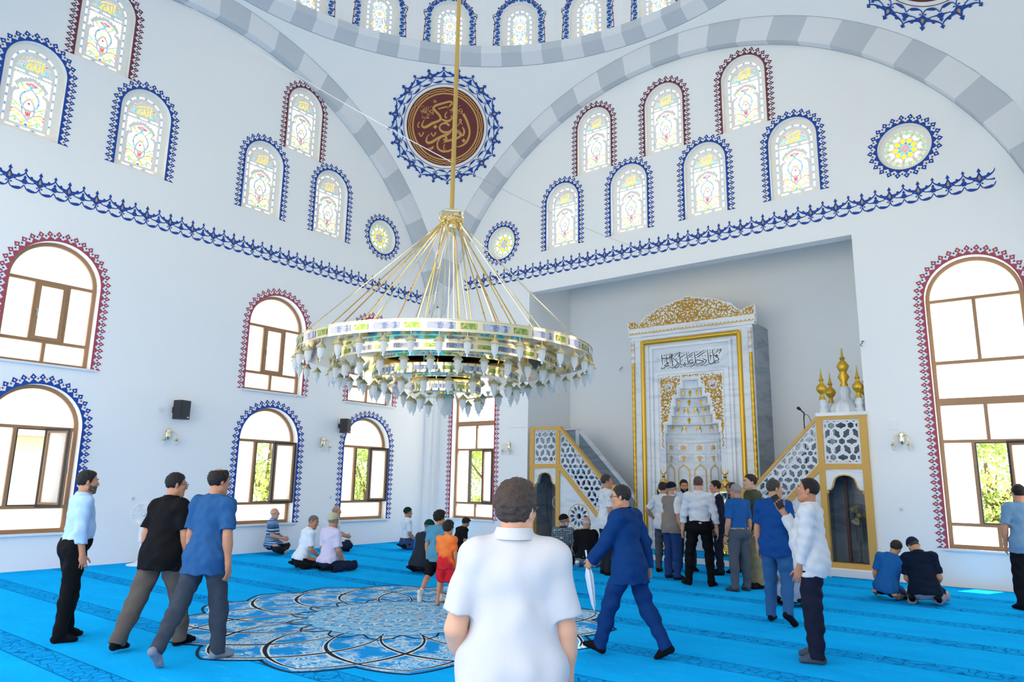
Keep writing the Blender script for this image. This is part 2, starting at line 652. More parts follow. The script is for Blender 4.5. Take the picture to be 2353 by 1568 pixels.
# ------------------------------------------------------------------ painted tulip borders
def path_len(p, closed):
    s = [0.0]
    k = len(p)
    for i in range(k if closed else k - 1):
        a, b = p[i], p[(i + 1) % k]
        s.append(s[-1] + math.hypot(b[0] - a[0], b[1] - a[1]))
    return s
def offset_path(p, closed=False, ccw=True):
    """function (s, t) -> (u, v): s along the path, t outward (to the right of travel)"""
    S = path_len(p, closed)
    k = len(p)
    nrm = []
    for i in range(k):
        a = p[i - 1] if (i > 0 or closed) else p[i]
        b = p[(i + 1) % k] if (i < k - 1 or closed) else p[i]
        dx, dy = b[0] - a[0], b[1] - a[1]
        l = math.hypot(dx, dy)
        nrm.append((dy / l, -dx / l))
    pp = list(p) + ([p[0]] if closed else [])
    nn = nrm + ([nrm[0]] if closed else [])
    def f(s, t):
        if closed:
            s = s % S[-1]
        i = int(np.searchsorted(S, s, side='right')) - 1
        i = max(0, min(len(S) - 2, i))
        q = (s - S[i]) / (S[i + 1] - S[i])
        a, b = pp[i], pp[i + 1]
        n = [nn[i][j] + (nn[i + 1][j] - nn[i][j]) * min(1, max(0, q)) for j in (0, 1)]
        return (a[0] + (b[0] - a[0]) * q + n[0] * t, a[1] + (b[1] - a[1]) * q + n[1] * t)
    return f, S[-1]
TUL = [(0.0, 0.086), (0.012, 0.098), (0.03, 0.1), (0.036, 0.118), (0.05, 0.126), (0.03, 0.142), (0.026, 0.152), (0.0, 0.19), (-0.026, 0.152), (-0.03, 0.142), (-0.05, 0.126), (-0.036, 0.118), (-0.03, 0.1), (-0.012, 0.098)]
DROP = [(0.0, -0.017), (0.012, -0.012), (0.015, 0.0), (0.010, 0.012), (0.0, 0.026), (-0.010, 0.012), (-0.015, 0.0), (-0.012, -0.012)]
def tulip_border(p, closed=False, P=0.125):
    f, L = offset_path(p, closed)
    n = max(4, round(L / P))
    P2 = L / n
    k = P2 / 0.125
    mb = MB()
    for i in range(n if closed else n + 1):
        s = i * P2
        lo = 0 if (i == 0 and not closed) else -P2 / 2
        hi = 0 if (i == n and not closed) else P2 / 2
        base = []
        for a in np.linspace(lo, hi, 5):
            base.append((s + a, 0.0))
        for a, t in ((hi, 0.03 if hi else 0.1), (hi * 0.62, 0.055), (hi * 0.25, 0.075), (hi * 0.1, 0.096), (lo * 0.1, 0.096), (lo * 0.25, 0.075), (lo * 0.62, 0.055), (lo, 0.03 if lo else 0.1)):
            base.append((s + a, t))
        mb.poly([FLOC(*f(*q), 0.003) for q in base], 0)
        if lo == 0 or hi == 0:
            q = [(x * k, t) for x, t in TUL if (x >= 0 if lo == 0 else x <= 0)]
            mb.poly([FLOC(*f(s + x, t), 0.003) for x, t in q], 0)
        else:
            mb.poly([FLOC(*f(s + x * k, t), 0.0035) for x, t in TUL], 0)
            mb.poly([FLOC(*f(s + x * k * 0.75, 0.128 + t * 0.85), 0.0055) for x, t in DROP], 1)
        if closed or i < n:
            mb.poly([FLOC(*f(s + P2 / 2 + x * k, 0.098 - t), 0.0045) for x, t in DROP], 2)
    return mb
def jamb_path(w, h, v0=0.0):
    """right foot, up, over the arch, down to the left foot"""
    r = w / 2
    hs = h - r
    p = [(r, v0 + (hs - v0) * k / 12) for k in range(12)]
    p += [(r * math.cos(a), hs + r * math.sin(a)) for a in np.linspace(0, PI, 33)]
    p += [(-r, hs - (hs - v0) * k / 12) for k in range(1, 13)]
    return p
BORD = {}
def border(key, p, c1, c2, closed=False):
    if key not in BORD:
        BORD[key] = tulip_border(p, closed).data('painted_border', [c1, m_white, c2])
    return BORD[key]

WN = [0]
def window_root(u, v, left, az=None):
    WN[0] += 1
    o = empty('window_%d' % WN[0], (14.74, u, v) if left == 2 else (0, u, v) if left else (u, 0, v), -RZL if left == 2 else RZL if left else 0.0)
    tag(o, kind='structure')
    return o

# ------------------------------------------------------------------ brown framed windows
def rect(x0, y0, x1, y1):
    return [(x0, y0), (x1, y0), (x1, y1), (x0, y1)]
FD0, FD1 = -0.25, -0.17
def arch_pane(w, vlo, h, ins):
    r = w / 2 - ins
    hs = h - w / 2
    a0 = math.asin(min(1, max(0, (vlo - hs) / r)))
    return [(r * math.cos(a), hs + r * math.sin(a)) for a in np.linspace(a0, PI - a0, 24)]
WCACHE = {}
def brown_window(kind, h):
    """frame, pane, sash meshes in the local frame; sash hinged at u = 0.25"""
    if kind in WCACHE:
        return WCACHE[kind]
    w = LOWW
    i0 = 0.065
    hs = h - w / 2
    b = 0.055
    pans = []
    x = w / 2 - i0
    opening = None
    if kind == 'low':
        pans.append(rect(-x, i0, x, 0.41))
        rows = (0.465, hs - 0.03)
    elif kind == 'up':
        pans += [rect(-x, i0, -b / 2, 0.40), rect(b / 2, i0, x, 0.40)]
        rows = (0.455, hs - 0.03)
    else:
        pans += [rect(-x, i0, -b / 2, 0.38), rect(b / 2, i0, x, 0.38)]
        rows = (0.435, 1.82)
        pans += [rect(-x, 1.875, -b / 2, 2.49), rect(b / 2, 1.875, x, 2.49), rect(-x, 2.62, x, 3.24), rect(-x, 3.30, -b / 2, hs - 0.03), rect(b / 2, 3.30, x, hs - 0.03)]
    mid = rect(-0.215, rows[0], 0.255, rows[1])
    pans += [rect(-x, rows[0], -0.27, rows[1]), rect(0.31, rows[0], x, rows[1])]
    top = arch_pane(w, hs + 0.025, h, i0)
    V, T = cdt(arch(w, h, 0, 36), [(p, None) for p in pans + [top, mid]])
    mb = MB()
    ext_cdt(mb, V, T, {0}, FLOC, FD0, FD1)
    fr = mb.data('frame', m_frame)
    mp = MB()
    for p in pans + [top]:
        mp.poly([FLOC(u, v, -0.215) for u, v in p])
    pn = mp.data('pane', m_pane)
    # gasket round the opening
    mg = MB()
    V, T = cdt(rect(-0.215, rows[0], 0.255, rows[1]), [(rect(-0.2, rows[0] + 0.015, 0.24, rows[1] - 0.015), None)])
    ext_cdt(mg, V, T, {0}, FLOC, -0.235, -0.16)
    gk = mg.data('gasket', m_rubber)
    # sash: local origin on the hinge line
    sw, s0, s1 = 0.49, rows[0] - 0.01, rows[1] + 0.01
    V, T = cdt(rect(-sw, s0, 0, s1), [(rect(-sw + 0.065, s0 + 0.065, -0.065, s1 - 0.065), None)])
    ms = MB()
    ext_cdt(ms, V, T, {0}, FLOC, -0.035, 0.03)
    sh = ms.data('sash', m_frame)
    ms = MB()
    V2, T2 = cdt(rect(-sw - 0.012, s0 - 0.012, 0.0, s1 + 0.012), [(rect(-sw + 0.03, s0 + 0.03, -0.03, s1 - 0.03), None)])
    ext_cdt(ms, V2, T2, {0}, FLOC, -0.045, -0.036)
    sg = ms.data('gasket', m_rubber)
    ms = MB()
    ms.poly([FLOC(u, v, 0.0) for u, v in rect(-sw + 0.06, s0 + 0.06, -0.06, s1 - 0.06)])
    sp = ms.data('pane', m_pane)
    ms = MB()
    vm = (s0 + s1) / 2
    ms.box((-sw + 0.02, -0.05, vm - 0.03), (-sw + 0.045, -0.03, vm + 0.03))
    ms.box((-sw + 0.025, -0.075, vm - 0.01), (-sw + 0.04, -0.045, vm + 0.01))
    ms.box((-sw + 0.024, -0.08, vm - 0.11), (-sw + 0.041, -0.066, vm + 0.01))
    hd = ms.data('handle', m_steel)
    ms = MB()
    ms.box((-w / 2 - 0.09, -0.06, -0.035), (w / 2 + 0.09, 0.26, 0.0))
    sl_ = ms.data('sill', m_sill)
    WCACHE[kind] = (fr, pn, gk, sh, sg, sp, hd, sl_)
    return WCACHE[kind]
def put_brown(u, v, left, kind, h, c1, c2, ang):
    root = window_root(u, v, left)
    fr, pn, gk, sh, sg, sp, hd, si = brown_window(kind, h)
    link('frame', fr, root)
    link('pane', pn, root)
    link('gasket', gk, root)
    link('sill', si, root)
    s = link('sash', sh, root)
    s.location = (0.255, 0.185, 0)
    s.rotation_euler = (0, 0, R_(ang))
    link('pane', sp, s)
    link('gasket', sg, s)
    link('handle', hd, s)
    link('painted_border', border(kind, jamb_path(LOWW, h), c1, c2), root)
for (u, v), a in zip(L_LOW, (158, 160, 118)):
    put_brown(u, v, True, 'low', LOWH, m_blue, m_red, a)
for u, v in L_UP:
    put_brown(u, v, True, 'up', UPH, m_red, m_blue, 0)
for u, v in L_LOW[:2]:
    put_brown(u, v, 2, 'low', LOWH, m_blue, m_red, 0)
for u, v in L_UP[:2]:
    put_brown(u, v, 2, 'up', UPH, m_red, m_blue, 0)
for u in R_TALL:
    put_brown(u, 0.61, False, 'tall', TALLH, m_red, m_blue, 162)

# ------------------------------------------------------------------ stained-glass windows
g_white = trans_mat('white_stained_glass', '#ffffff', 0.04)
g_blue = trans_mat('blue_stained_glass', '#0f6cf0', 0.04)
g_yel = trans_mat('yellow_stained_glass', '#f6b818', 0.04)
g_red = trans_mat('red_stained_glass', '#c8142f', 0.04)
g_green = trans_mat('green_stained_glass', '#63cf48', 0.04)
g_cyan = trans_mat('cyan_stained_glass', '#1ba6ea', 0.04)
g_lilac = trans_mat('lilac_stained_glass', '#a9b2f0', 0.04)
GL = [m_plaster, g_white, g_blue, g_yel, g_red, g_green, g_cyan, g_lilac]
def stroke_poly(pts, w):
    """outline polygon of a stroke"""
    k = len(pts)
    ws = w if hasattr(w, '__len__') else [w] * k
    L, Rr = [], []
    for i in range(k):
        a, b = pts[max(0, i - 1)], pts[min(k - 1, i + 1)]
        dx, dy = b[0] - a[0], b[1] - a[1]
        l = math.hypot(dx, dy) + 1e-12
        L.append((pts[i][0] - dy / l * ws[i] / 2, pts[i][1] + dx / l * ws[i] / 2))
        Rr.append((pts[i][0] + dy / l * ws[i] / 2, pts[i][1] - dx / l * ws[i] / 2))
    return [[L[i], Rr[i], Rr[i + 1], L[i + 1]] for i in range(k - 1)]
def dia(x, y, a, b=None):
    b = b or a
    return [(x - a, y), (x, y - b), (x + a, y), (x, y + b)]
def leaf(x, y, ang, l, w):
    c, s = math.cos(ang), math.sin(ang)
    p = [(0, 0), (l * .3, -w * .45), (l * .65, -w * .4), (l, 0), (l * .65, w * .4), (l * .3, w * .45)]
    return [(x + a * c - b * s, y + a * s + b * c) for a, b in p]
def dashes(path, P, dash, wid, pieces, tagd, tagb, closed=False):
    f, L = offset_path(path, closed)
    n = round(L / P)
    P2 = L / n
    for i in range(n):
        s0 = i * P2
        a, b = s0 + P2 * (0.5 - dash / 2), s0 + P2 * (0.5 + dash / 2)
        top = [f(x, -wid / 2) for x in np.linspace(a, b, 4)]
        bot = [f(x, wid / 2) for x in np.linspace(b, a, 4)]
        pieces.append((top + bot, tagd))
        if i:
            c = f(s0, 0)
            pieces.append((circ(c[0], c[1], 0.016, 6), tagb))
def finish_panel(name, outer, pieces, th=0.018, w=-0.14):
    V, T = cdt(outer, pieces)
    mb = MB()
    ext_cdt(mb, V, T, {0}, FLOC, w, w + th, 0, back=False)
    mb.add([FLOC(x, y, w) for x, y in V], [t for t, k in T if k != 0], 0)
    ks = [k for t, k in T if k != 0]
    mb.m[-len(ks):] = ks
    return mb.data(name, GL)

def floral_panel():
    pc = []
    r = 0.365
    hs = 1.28
    pth = [(r, 0.13 + (hs - 0.13) * k / 8) for k in range(8)] + [(r * math.cos(a), hs + r * math.sin(a)) for a in np.linspace(0, PI, 17)] + [(-r, hs - (hs - 0.13) * k / 8) for k in range(1, 9)]
    dashes(pth, 0.175, 0.62, 0.034, pc, 1, 2)
    dashes([(-r, 0.12), (r, 0.12)], 0.24, 0.6, 0.03, pc, 1, 2)
    dashes([(-r + 0.03, 1.2), (r - 0.03, 1.2)], 0.225, 0.68, 0.036, pc, 1, 6)
    # tympanum: stippled ground, flowers, gold script
    for i in range(-9, 10):
        for j in range(9):
            x, y = i * 0.032 + (0.016 if j % 2 else 0), 1.27 + j * 0.032
            if x * x + (y - 1.26) ** 2 < 0.29 ** 2 and abs(x) > 0.0:
                pc.append((dia(x, y, 0.0085), 1))
    for sx in (-1, 1):
        for k in range(7):
            a = 2 * PI * k / 7
            pc.append((leaf(sx * 0.2 + 0.012 * math.cos(a), 1.305 + 0.012 * math.sin(a), a, 0.036, 0.022), 6))
        pc.append((leaf(sx * 0.16, 1.27, PI / 2 + sx * 0.7, 0.07, 0.022), 5))
        pc.append((leaf(sx * 0.18, 1.42, PI / 2 - sx * 0.5, 0.05, 0.03), 4))
        pc.append((leaf(sx * 0.23, 1.38, 1.2, 0.04, 0.02), 5))
    S = lambda w, *P: pc.extend((q_, 3) for q_ in stroke_poly([tuple(q) for q in bez(*P, n=4)], w))
    S(0.022, (0.13, 1.50), (0.125, 1.42), (0.115, 1.30))
    S(0.020, (0.07, 1.44), (0.075, 1.36), (0.06, 1.285), (0.02, 1.29), (0.018, 1.36))
    S(0.020, (0.005, 1.42), (-0.005, 1.35), (-0.02, 1.29), (-0.055, 1.29), (-0.05, 1.34))
    S(0.020, (-0.06, 1.40), (-0.09, 1.36), (-0.12, 1.285), (-0.085, 1.275))
    S(0.02, (-0.13, 1.41), (-0.06, 1.455), (0.02, 1.47), (0.09, 1.485))
    # lattice spandrels and the ogee field
    og = bez((-0.29, 0.19), (-0.29, 0.55), (-0.285, 0.78), (-0.20, 0.86), (-0.235, 0.95), (-0.15, 1.03), (0.0, 1.10), n=5)
    og = [tuple(q) for q in og]
    ogee = og + [(-x, y) for x, y in og[-2::-1]]
    def inside(x, y, poly):
        c = False
        for (x1, y1), (x2, y2) in zip(poly, poly[1:] + poly[:1]):
            if (y1 > y) != (y2 > y) and x < (x2 - x1) * (y - y1) / (y2 - y1) + x1:
                c = not c
        return c
    big = [(x * 1.13, y if y < 0.8 else 0.8 + (y - 0.8) * 1.12) for x, y in ogee]
    for i in range(-8, 9):
        for j in range(20):
            x, y = i * 0.042 + (0.021 if j % 2 else 0), 0.62 + j * 0.027
            if abs(x) < 0.315 and y < 1.155 and not inside(x, y, big):
                pc.append((dia(x, y, 0.0175, 0.022), 1))
    f, L = offset_path(ogee[:])
    for i in range(40):
        q = f(L * (i + 0.5) / 40, -0.012)
        pc.append((circ(q[0], q[1], 0.005, 4), 7))
    inner = [(x * 0.9, 0.19 + (y - 0.19) * 0.955) for x, y in ogee]
    pc.append((inner, 1))
    # plaster stems over the white ground
    P = lambda w, t, *Q: pc.extend((q_, t) for q_ in stroke_poly([tuple(q) for q in bez(*Q, n=5)], w))
    for s in (-1, 1):
        P(0.036, 0, (0, 0.90), (s * 0.12, 0.78), (s * 0.145, 0.64), (s * 0.07, 0.50), (0, 0.44))
        P(0.03, 0, (0, 0.72), (s * 0.07, 0.62), (s * 0.1, 0.48), (s * 0.06, 0.36), (s * -0.1, 0.2))
        P(0.026, 0, (0, 0.33), (s * 0.1, 0.4), (s * 0.22, 0.45), (s * 0.27, 0.40))
        P(0.022, 0, (s * 0.12, 0.5), (s * 0.2, 0.56), (s * 0.26, 0.6))
        P(0.022, 0, (s * 0.08, 0.86), (s * 0.15, 0.93), (s * 0.16, 1.0))
        P(0.024, 0, (s * 0.06, 0.20), (s * 0.18, 0.28), (s * 0.26, 0.25))
    P(0.05, 0, (-0.1, 0.985), (0, 0.95), (0.1, 0.985))
    for k in range(7):
        a = PI / 2 + (k - 3) * 0.36
        pc.append((leaf(0.035 * math.cos(a), 0.945 + 0.035 * math.sin(a), a, 0.07, 0.022), 4))
    pc.append((circ(0, 0.925, 0.026, 8), 6))
    for s in (-1, 1):
        for k in range(6):
            t = k / 5
            x = s * (0.03 + 0.115 * math.sin(PI * min(1, t * 0.72 + 0.06)))
            y = 0.87 - 0.36 * t
            a = math.atan2(-0.36, s * 0.115 * 0.72 * PI * math.cos(PI * min(1, t * 0.72 + 0.06)))
            pc.append((leaf(x - 0.02 * math.cos(a), y - 0.02 * math.sin(a), a, 0.05, 0.022), 2 if k % 2 else 6))
        for k, (x, y, an, l, t) in enumerate(((0.13, 0.44, 0.5, 0.1, 3), (0.18, 0.40, -0.1, 0.09, 3), (0.09, 0.34, 0.35, 0.1, 3), (0.03, 0.245, 0.75, 0.1, 3), (0.03, 0.235, -0.7, 0.09, 3), (0.05, 0.40, 2.2, 0.09, 3), (0.15, 0.53, 0.5, 0.1, 5), (0.19, 0.51, 0.2, 0.08, 5), (0.16, 0.21, 1.3, 0.07, 5), (0.19, 0.21, 1.8, 0.07, 5), (0.14, 0.30, 0.1, 0.1, 5), (0.12, 0.92, 1.0, 0.06, 5), (0.16, 0.93, 1.5, 0.06, 5), (0.10, 0.88, 0.6, 0.06, 3), (0.245, 0.42, 0.6, 0.03, 4), (0.245, 0.37, 0.0, 0.03, 4), (0.03, 0.70, 0.9, 0.07, 3))):
            if s < 0:
                x, an = -x, PI - an
            pc.append((leaf(x, y, an, l, 0.036 if t != 5 else 0.03), t))
    P(0.085, 0, (0, 0.36), (0, 0.5))
    pc.append((leaf(0.0, 0.36, PI / 2, 0.1, 0.03), 4))
    pc.append((leaf(0.022, 0.385, PI / 2 - 0.2, 0.09, 0.022), 4))
    pc.append((leaf(-0.022, 0.385, PI / 2 + 0.2, 0.09, 0.022), 4))
    pc.append((leaf(0.0, 0.56, PI / 2, 0.07, 0.05), 7))
    pc.append((circ(0, 0.62, 0.022, 6), 4))
    pc.append((circ(0, 0.205, 0.03, 6), 2))
    return finish_panel('stained_glass', arch(SGW, SGH, 0, 30), pc)
sg_floral = floral_panel()

def round_panel():
    pc = []
    def ring(n, r0, r1, wd, t, ph=0.0):
        for k in range(n):
            a = 2 * PI * (k + ph) / n
            c, s = math.cos(a), math.sin(a)
            q = [(r0, 0), ((r0 * .45 + r1 * .55), wd / 2), (r1, 0), ((r0 * .45 + r1 * .55), -wd / 2)] if t != 3 else [(r0, 0), (r0 + (r1 - r0) * .45, wd / 2), (r1 * 0.97, wd * .32), (r1, 0), (r1 * 0.97, -wd * .32), (r0 + (r1 - r0) * .45, -wd / 2)]
            tt = t if t != 2 else (2 if k % 3 else 6)
            pc.append(([(x * c - y * s, x * s + y * c) for x, y in q], tt))
    ring(10, 0.035, 0.065, 0.022, 4)
    ring(9, 0.08, 0.135, 0.05, 2)
    ring(9, 0.105, 0.215, 0.085, 3, 0.5)
    for k in range(9):
        a = 2 * PI * k / 9
        c, s = math.cos(a), math.sin(a)
        q = [(0.205, 0), (0.235, 0.06), (0.285, 0.065), (0.285, 0.02), (0.255, 0.0), (0.285, -0.02), (0.285, -0.065), (0.235, -0.06)]
        pc.append(([(x * c - y * s, x * s + y * c) for x, y in q], 1))
        a += PI / 9
        pc.append((leaf(0.275 * math.cos(a), 0.275 * math.sin(a), a, 0.03, 0.02), 4))
    for k in range(18):
        a = 2 * PI * (k + 0.5) / 18
        c, s = math.cos(a), math.sin(a)
        q = [(0.315, -0.033), (0.335, -0.02), (0.335, 0.02), (0.315, 0.033), (0.303, 0.015), (0.303, -0.015)]
        pc.append(([(x * c - y * s, x * s + y * c) for x, y in q], 5))
        for d in (-0.06, 0.06):
            c, s = math.cos(a + d), math.sin(a + d)
            q = [(0.35, -0.012), (0.37, 0.0), (0.35, 0.014)]
            pc.append(([(x * c - y * s, x * s + y * c) for x, y in q], 1))
    return finish_panel('stained_glass', circ(0, 0, RO, 40), pc)
sg_round = round_panel()

def put_stained(u, v, left, data, key, path, c1, c2, closed=False):
    root = window_root(u, v, left)
    link('stained_glass', data, root)
    link('painted_border', border(key, path, c1, c2, closed), root)
jp = jamb_path(SGW, SGH)
for L, z, left, key, c1, c2 in ((L_BLUE, ZB, True, 'sgb', m_blue, m_maroon), (L_MAR, ZM, True, 'sgm', m_maroon, m_blue), (R_BLUE, ZB, False, 'sgb', m_blue, m_maroon), (R_MAR, ZM, False, 'sgm', m_maroon, m_blue)):
    for u in L:
        put_stained(u, z, left, sg_floral, key, jp, c1, c2)
for u in L_BLUE:
    put_stained(u, ZB, 2, sg_floral, 'sgb', jp, m_blue, m_maroon)
for u in L_MAR:
    put_stained(u, ZM, 2, sg_floral, 'sgm', jp, m_maroon, m_blue)
for u, left in ((-2.26, True), (2.38, False), (12.39, False)):
    put_stained(u, ZO, left, sg_round, 'rnd', circ(0, 0, RO, 48), m_blue, m_maroon, True)

# dome windows with star tracery and arabesque borders
def star_panel():
    pc = []
    r, hs = 0.30, DWH - DWW / 2
    pth = [(r, 0.02 + (hs - 0.02) * k / 8) for k in range(8)] + [(r * math.cos(a), hs + r * math.sin(a)) for a in np.linspace(0, PI, 17)] + [(-r, hs - (hs - 0.02) * k / 8) for k in range(1, 9)]
    dashes(pth, 0.15, 0.55, 0.045, pc, 1, 2)
    def ins(x, y):
        return abs(x) < 0.19 and y > 0 and (y < hs or x * x + (y - hs) ** 2 < 0.2 ** 2)
    for i in range(-4, 5):
        for j in range(32):
            x, y = i * 0.048 + (0.024 if j % 2 else 0), 0.03 + j * 0.042
            if ins(x, y):
                pc.append((dia(x, y, 0.017, 0.026), (1, 1, 1, 1, 6, 1, 7)[(i * 3 + j) % 7]))
    for cx, cy, n, yel in ((0, 0.86, 12, 1), (-0.19, 0.52, 10, 1), (0.19, 0.52, 10, 1), (0, 0.33, 12, 0), (-0.19, 0.1, 10, 1), (0.19, 0.1, 10, 1), (-0.19, 1.18, 8, 0), (0.19, 1.18, 8, 0)):
        if ins(cx * 0.99, cy):
            pc.append(([(max(-0.2, min(0.2, p[0])), p[1]) for p in circ(cx, cy, 0.15, 20)], 0))
        for k in range(n):
            a = 2 * PI * (k + 0.5) / n
            x, y = cx + 0.10 * math.cos(a), cy + 0.10 * math.sin(a)
            if ins(x, y):
                pc.append((leaf(cx + 0.05 * math.cos(a), cy + 0.05 * math.sin(a), a, 0.1, 0.055), 1))
            a += PI / n
            x, y = cx + 0.155 * math.cos(a), cy + 0.155 * math.sin(a)
            if ins(x, y):
                pc.append((dia(x, y, 0.012), (6, 4, 2, 5)[k % 4]))
        if ins(cx * 0.99, cy):
            pc.append((circ(cx * 0.95, cy, 0.032, 8), 3 if yel else 5))
    return finish_panel('stained_glass', arch(DWW, DWH, 0, 24), pc)
sg_star = star_panel()
zc_ = [0]
def dome_border():
    mb = MB()
    f, L = offset_path(jamb_path(DWW, DWH))
    P = 0.2
    n = round(L / P)
    P = L / n
    w = 0.003
    def FLOC(u, v, w_):
        zc_[0] = (zc_[0] + 1) % 4000
        return (u, -w_ - zc_[0] // 12 * 2e-6, v)
    mb.ribbon([f(s, 0.075) for s in np.linspace(0, L, 90)], 0.14, lambda u, v, z: FLOC(u, v, 0.0015), 1)
    for i in range(n):
        s = i * P
        sg = 1 if i % 2 else -1
        c = [f(s + P * t, 0.075 + 0.055 * math.sin(2 * PI * t)) for t in np.linspace(0, 1, 13)]
        mb.ribbon(c, [0.018 + 0.02 * abs(math.sin(2 * PI * t)) for t in np.linspace(0, 1, 13)], FLOC, 0, w)
        for t0, t1, tt in ((0.25, 0.02, 0.6), (0.75, 0.13, 0.4)):
            a = f(s + P * t0, t1)
            b = f(s + P * (t0 + 0.3), 0.15 if t1 < 0.1 else 0.0)
            mb.poly([FLOC(u, v, w) for u, v in leaf(a[0], a[1], math.atan2(b[1] - a[1], b[0] - a[0]), 0.12, 0.05)], 0)
            mb.poly([FLOC(u, v, w) for u, v in circ(*f(s + P * t0, 0.075), 0.024, 8)], 0)
        mb.poly([FLOC(u, v, w) for u, v in leaf(*f(s + P * 0.5, 0.13), math.atan2(*(np.array(f(s + P * .5, .2)) - np.array(f(s + P * .5, .13)))[::-1]), 0.07, 0.06)], 0)
        mb.poly([FLOC(u, v, w + 0.001) for u, v in circ(*f(s + P * 0.5, 0.075), 0.012, 6)], 3)
    q = [(0.71, 0.0), (0.70, 0.35), (0.68, 0.7), (0.66, 0.95), (0.71, 1.12), (0.72, 1.2), (0.62, 1.24), (0.60, 1.32), (0.52, 1.36), (0.50, 1.46), (0.36, 1.55), (0.2, 1.7), (0, 1.86)]
    q = q + [(-x, y) for x, y in q[-2::-1]]
    mb.ribbon(q, 0.02, FLOC, 2, w)
    for x, y in q[::2]:
        mb.poly([FLOC(u, v, w + 0.001) for u, v in circ(x, y, 0.022, 8)], 2)
    # blue filling of the spandrel over the arch
    for sx in (-1, 1):
        for x, y, a, l in ((0.5, 1.22, 0.6, 0.14), (0.42, 1.36, 1.9, 0.14), (0.3, 1.48, 2.3, 0.16), (0.55, 1.15, 2.0, 0.12), (0.14, 1.58, 1.5, 0.16)):
            mb.poly([FLOC(u, v, w) for u, v in leaf(sx * x, y, a if sx > 0 else PI - a, l, 0.07)], 0)
    return mb.data('painted_border', [m_blue, mat('pale_blue_paint', '#b9d6ea', 0.7), m_maroon, m_ochre])
dbd = dome_border()
for i in range(ND):
    az = 2 * PI * i / ND
    if not (R_(75) < az < R_(195)):
        continue
    WN[0] += 1
    root = empty('window_%d' % WN[0], (CX + RD * math.cos(az), CY + RD * math.sin(az), DWZ), az - PI / 2)
    tag(root, kind='structure')
    link('stained_glass', sg_star, root)
    link('painted_border', dbd, root)

# ------------------------------------------------------------------ blue lace frieze and the round inscriptions
def lace_unit(P, mb, G, last=False):
    """one repeat of the lace: x in 0..1 of the repeat, y 0..1 of the height; G(x, y) -> 3-D point"""
    def pl(pts, m=0):
        zc_[0] = (zc_[0] + 1) % 150
        mb.poly([G(x, y, zc_[0] * 1.2e-5) for x, y in pts], m)
    def st(w, *Q, n=5, m=0):
        q = [tuple(a) for a in bez(*Q, n=n)]
        ww = w * 1.4 if not hasattr(w, '__len__') else np.interp(np.linspace(0, 1, len(q)), np.linspace(0, 1, len(w)), w) * 1.4
        # widths are in x units; the aspect makes them even
        asp = 0.43 / P
        k = len(q)
        for i in range(k - 1):
            (x0, y0), (x1, y1) = q[i], q[i + 1]
            dx, dy = (x1 - x0) * P, (y1 - y0) * 0.43
            l = math.hypot(dx, dy) + 1e-9
            w0 = ww if not hasattr(ww, '__len__') else ww[i]
            w1 = ww if not hasattr(ww, '__len__') else ww[i + 1]
            nx, ny = -dy / l, dx / l
            pl([(x0 - nx * w0 / 2 / P, y0 - ny * w0 / 2 / 0.43), (x1 - nx * w1 / 2 / P, y1 - ny * w1 / 2 / 0.43), (x1 + nx * w1 / 2 / P, y1 + ny * w1 / 2 / 0.43), (x0 + nx * w0 / 2 / P, y0 + ny * w0 / 2 / 0.43)], m)
    spade = lambda x, y, s=1.0: [(x - 0.012, y), (x - 0.065 * s, y + 0.03), (x - 0.05 * s, y + 0.07), (x, y + 0.17 * s), (x + 0.05 * s, y + 0.07), (x + 0.065 * s, y + 0.03), (x + 0.012, y)]
    for s in (1, -1):
        X = (lambda x: x) if s > 0 else (lambda x: -x)
        # arm from the node to the top point
        st([0.036, 0.034, 0.016, 0.011], (X(0.08), 0.53), (X(0.2), 0.55), (X(0.36), 0.62), (X(0.47), 0.74), (X(0.5), 0.86))
        pl([(X(0.29) + a * 0.05, 0.645 + b * 0.06) for a, b in circ(0, 0, 1, 8)])
        pl([(X(0.17) + a * 0.05, 0.46 + b * 0.05) for a, b in circ(0, 0, 1, 8)])
        st([0.03, 0.02, 0.012], (X(0.0), 0.33), (X(0.07), 0.4), (X(0.17), 0.47))
        # lower scallop with its leaf
        st([0.012, 0.014, 0.016, 0.012], (X(0.0), 0.26), (X(0.06), 0.1), (X(0.2), 0.02), (X(0.38), 0.06), (X(0.5), 0.26))
        pl([(X(0.1), 0.09), (X(0.2), 0.015), (X(0.3), 0.02), (X(0.38), 0.06), (X(0.40), 0.12), (X(0.36), 0.15), (X(0.28), 0.13), (X(0.2), 0.11)])
        pl([(X(0.075) + a * 0.045, 0.27 + b * 0.035) for a, b in circ(0, 0, 1, 6)])
        # trefoil halves at the half repeat
        st([0.03, 0.018, 0.01], (X(0.47), 0.38), (X(0.36), 0.38), (X(0.24), 0.40))
        pl([(X(0.23) + a * 0.03, 0.40 + b * 0.03) for a, b in circ(0, 0, 1, 6)])
    # node
    pl([(0, 0.22), (0.03, 0.33), (0.1, 0.45), (0.13, 0.55), (0.06, 0.66), (0.02, 0.8), (-0.02, 0.8), (-0.06, 0.66), (-0.13, 0.55), (-0.1, 0.45), (-0.03, 0.33)])
    pl(spade(0, 0.79, 1.15))
    mo = [(0, 0.66), (0.03, 0.58), (0.045, 0.51), (0.03, 0.46), (0, 0.44), (-0.03, 0.46), (-0.045, 0.51), (-0.03, 0.58)]
    mb.poly([G(x, y, 0.003) for x, y in mo], 1)
    if not last:
        pl([(0.44, 0.30), (0.56, 0.30), (0.6, 0.42), (0.56, 0.5), (0.52, 0.54), (0.48, 0.54), (0.44, 0.5), (0.40, 0.42)])
        pl(spade(0.5, 0.53, 0.9))
        pl(spade(0.5, 0.84, 0.95))
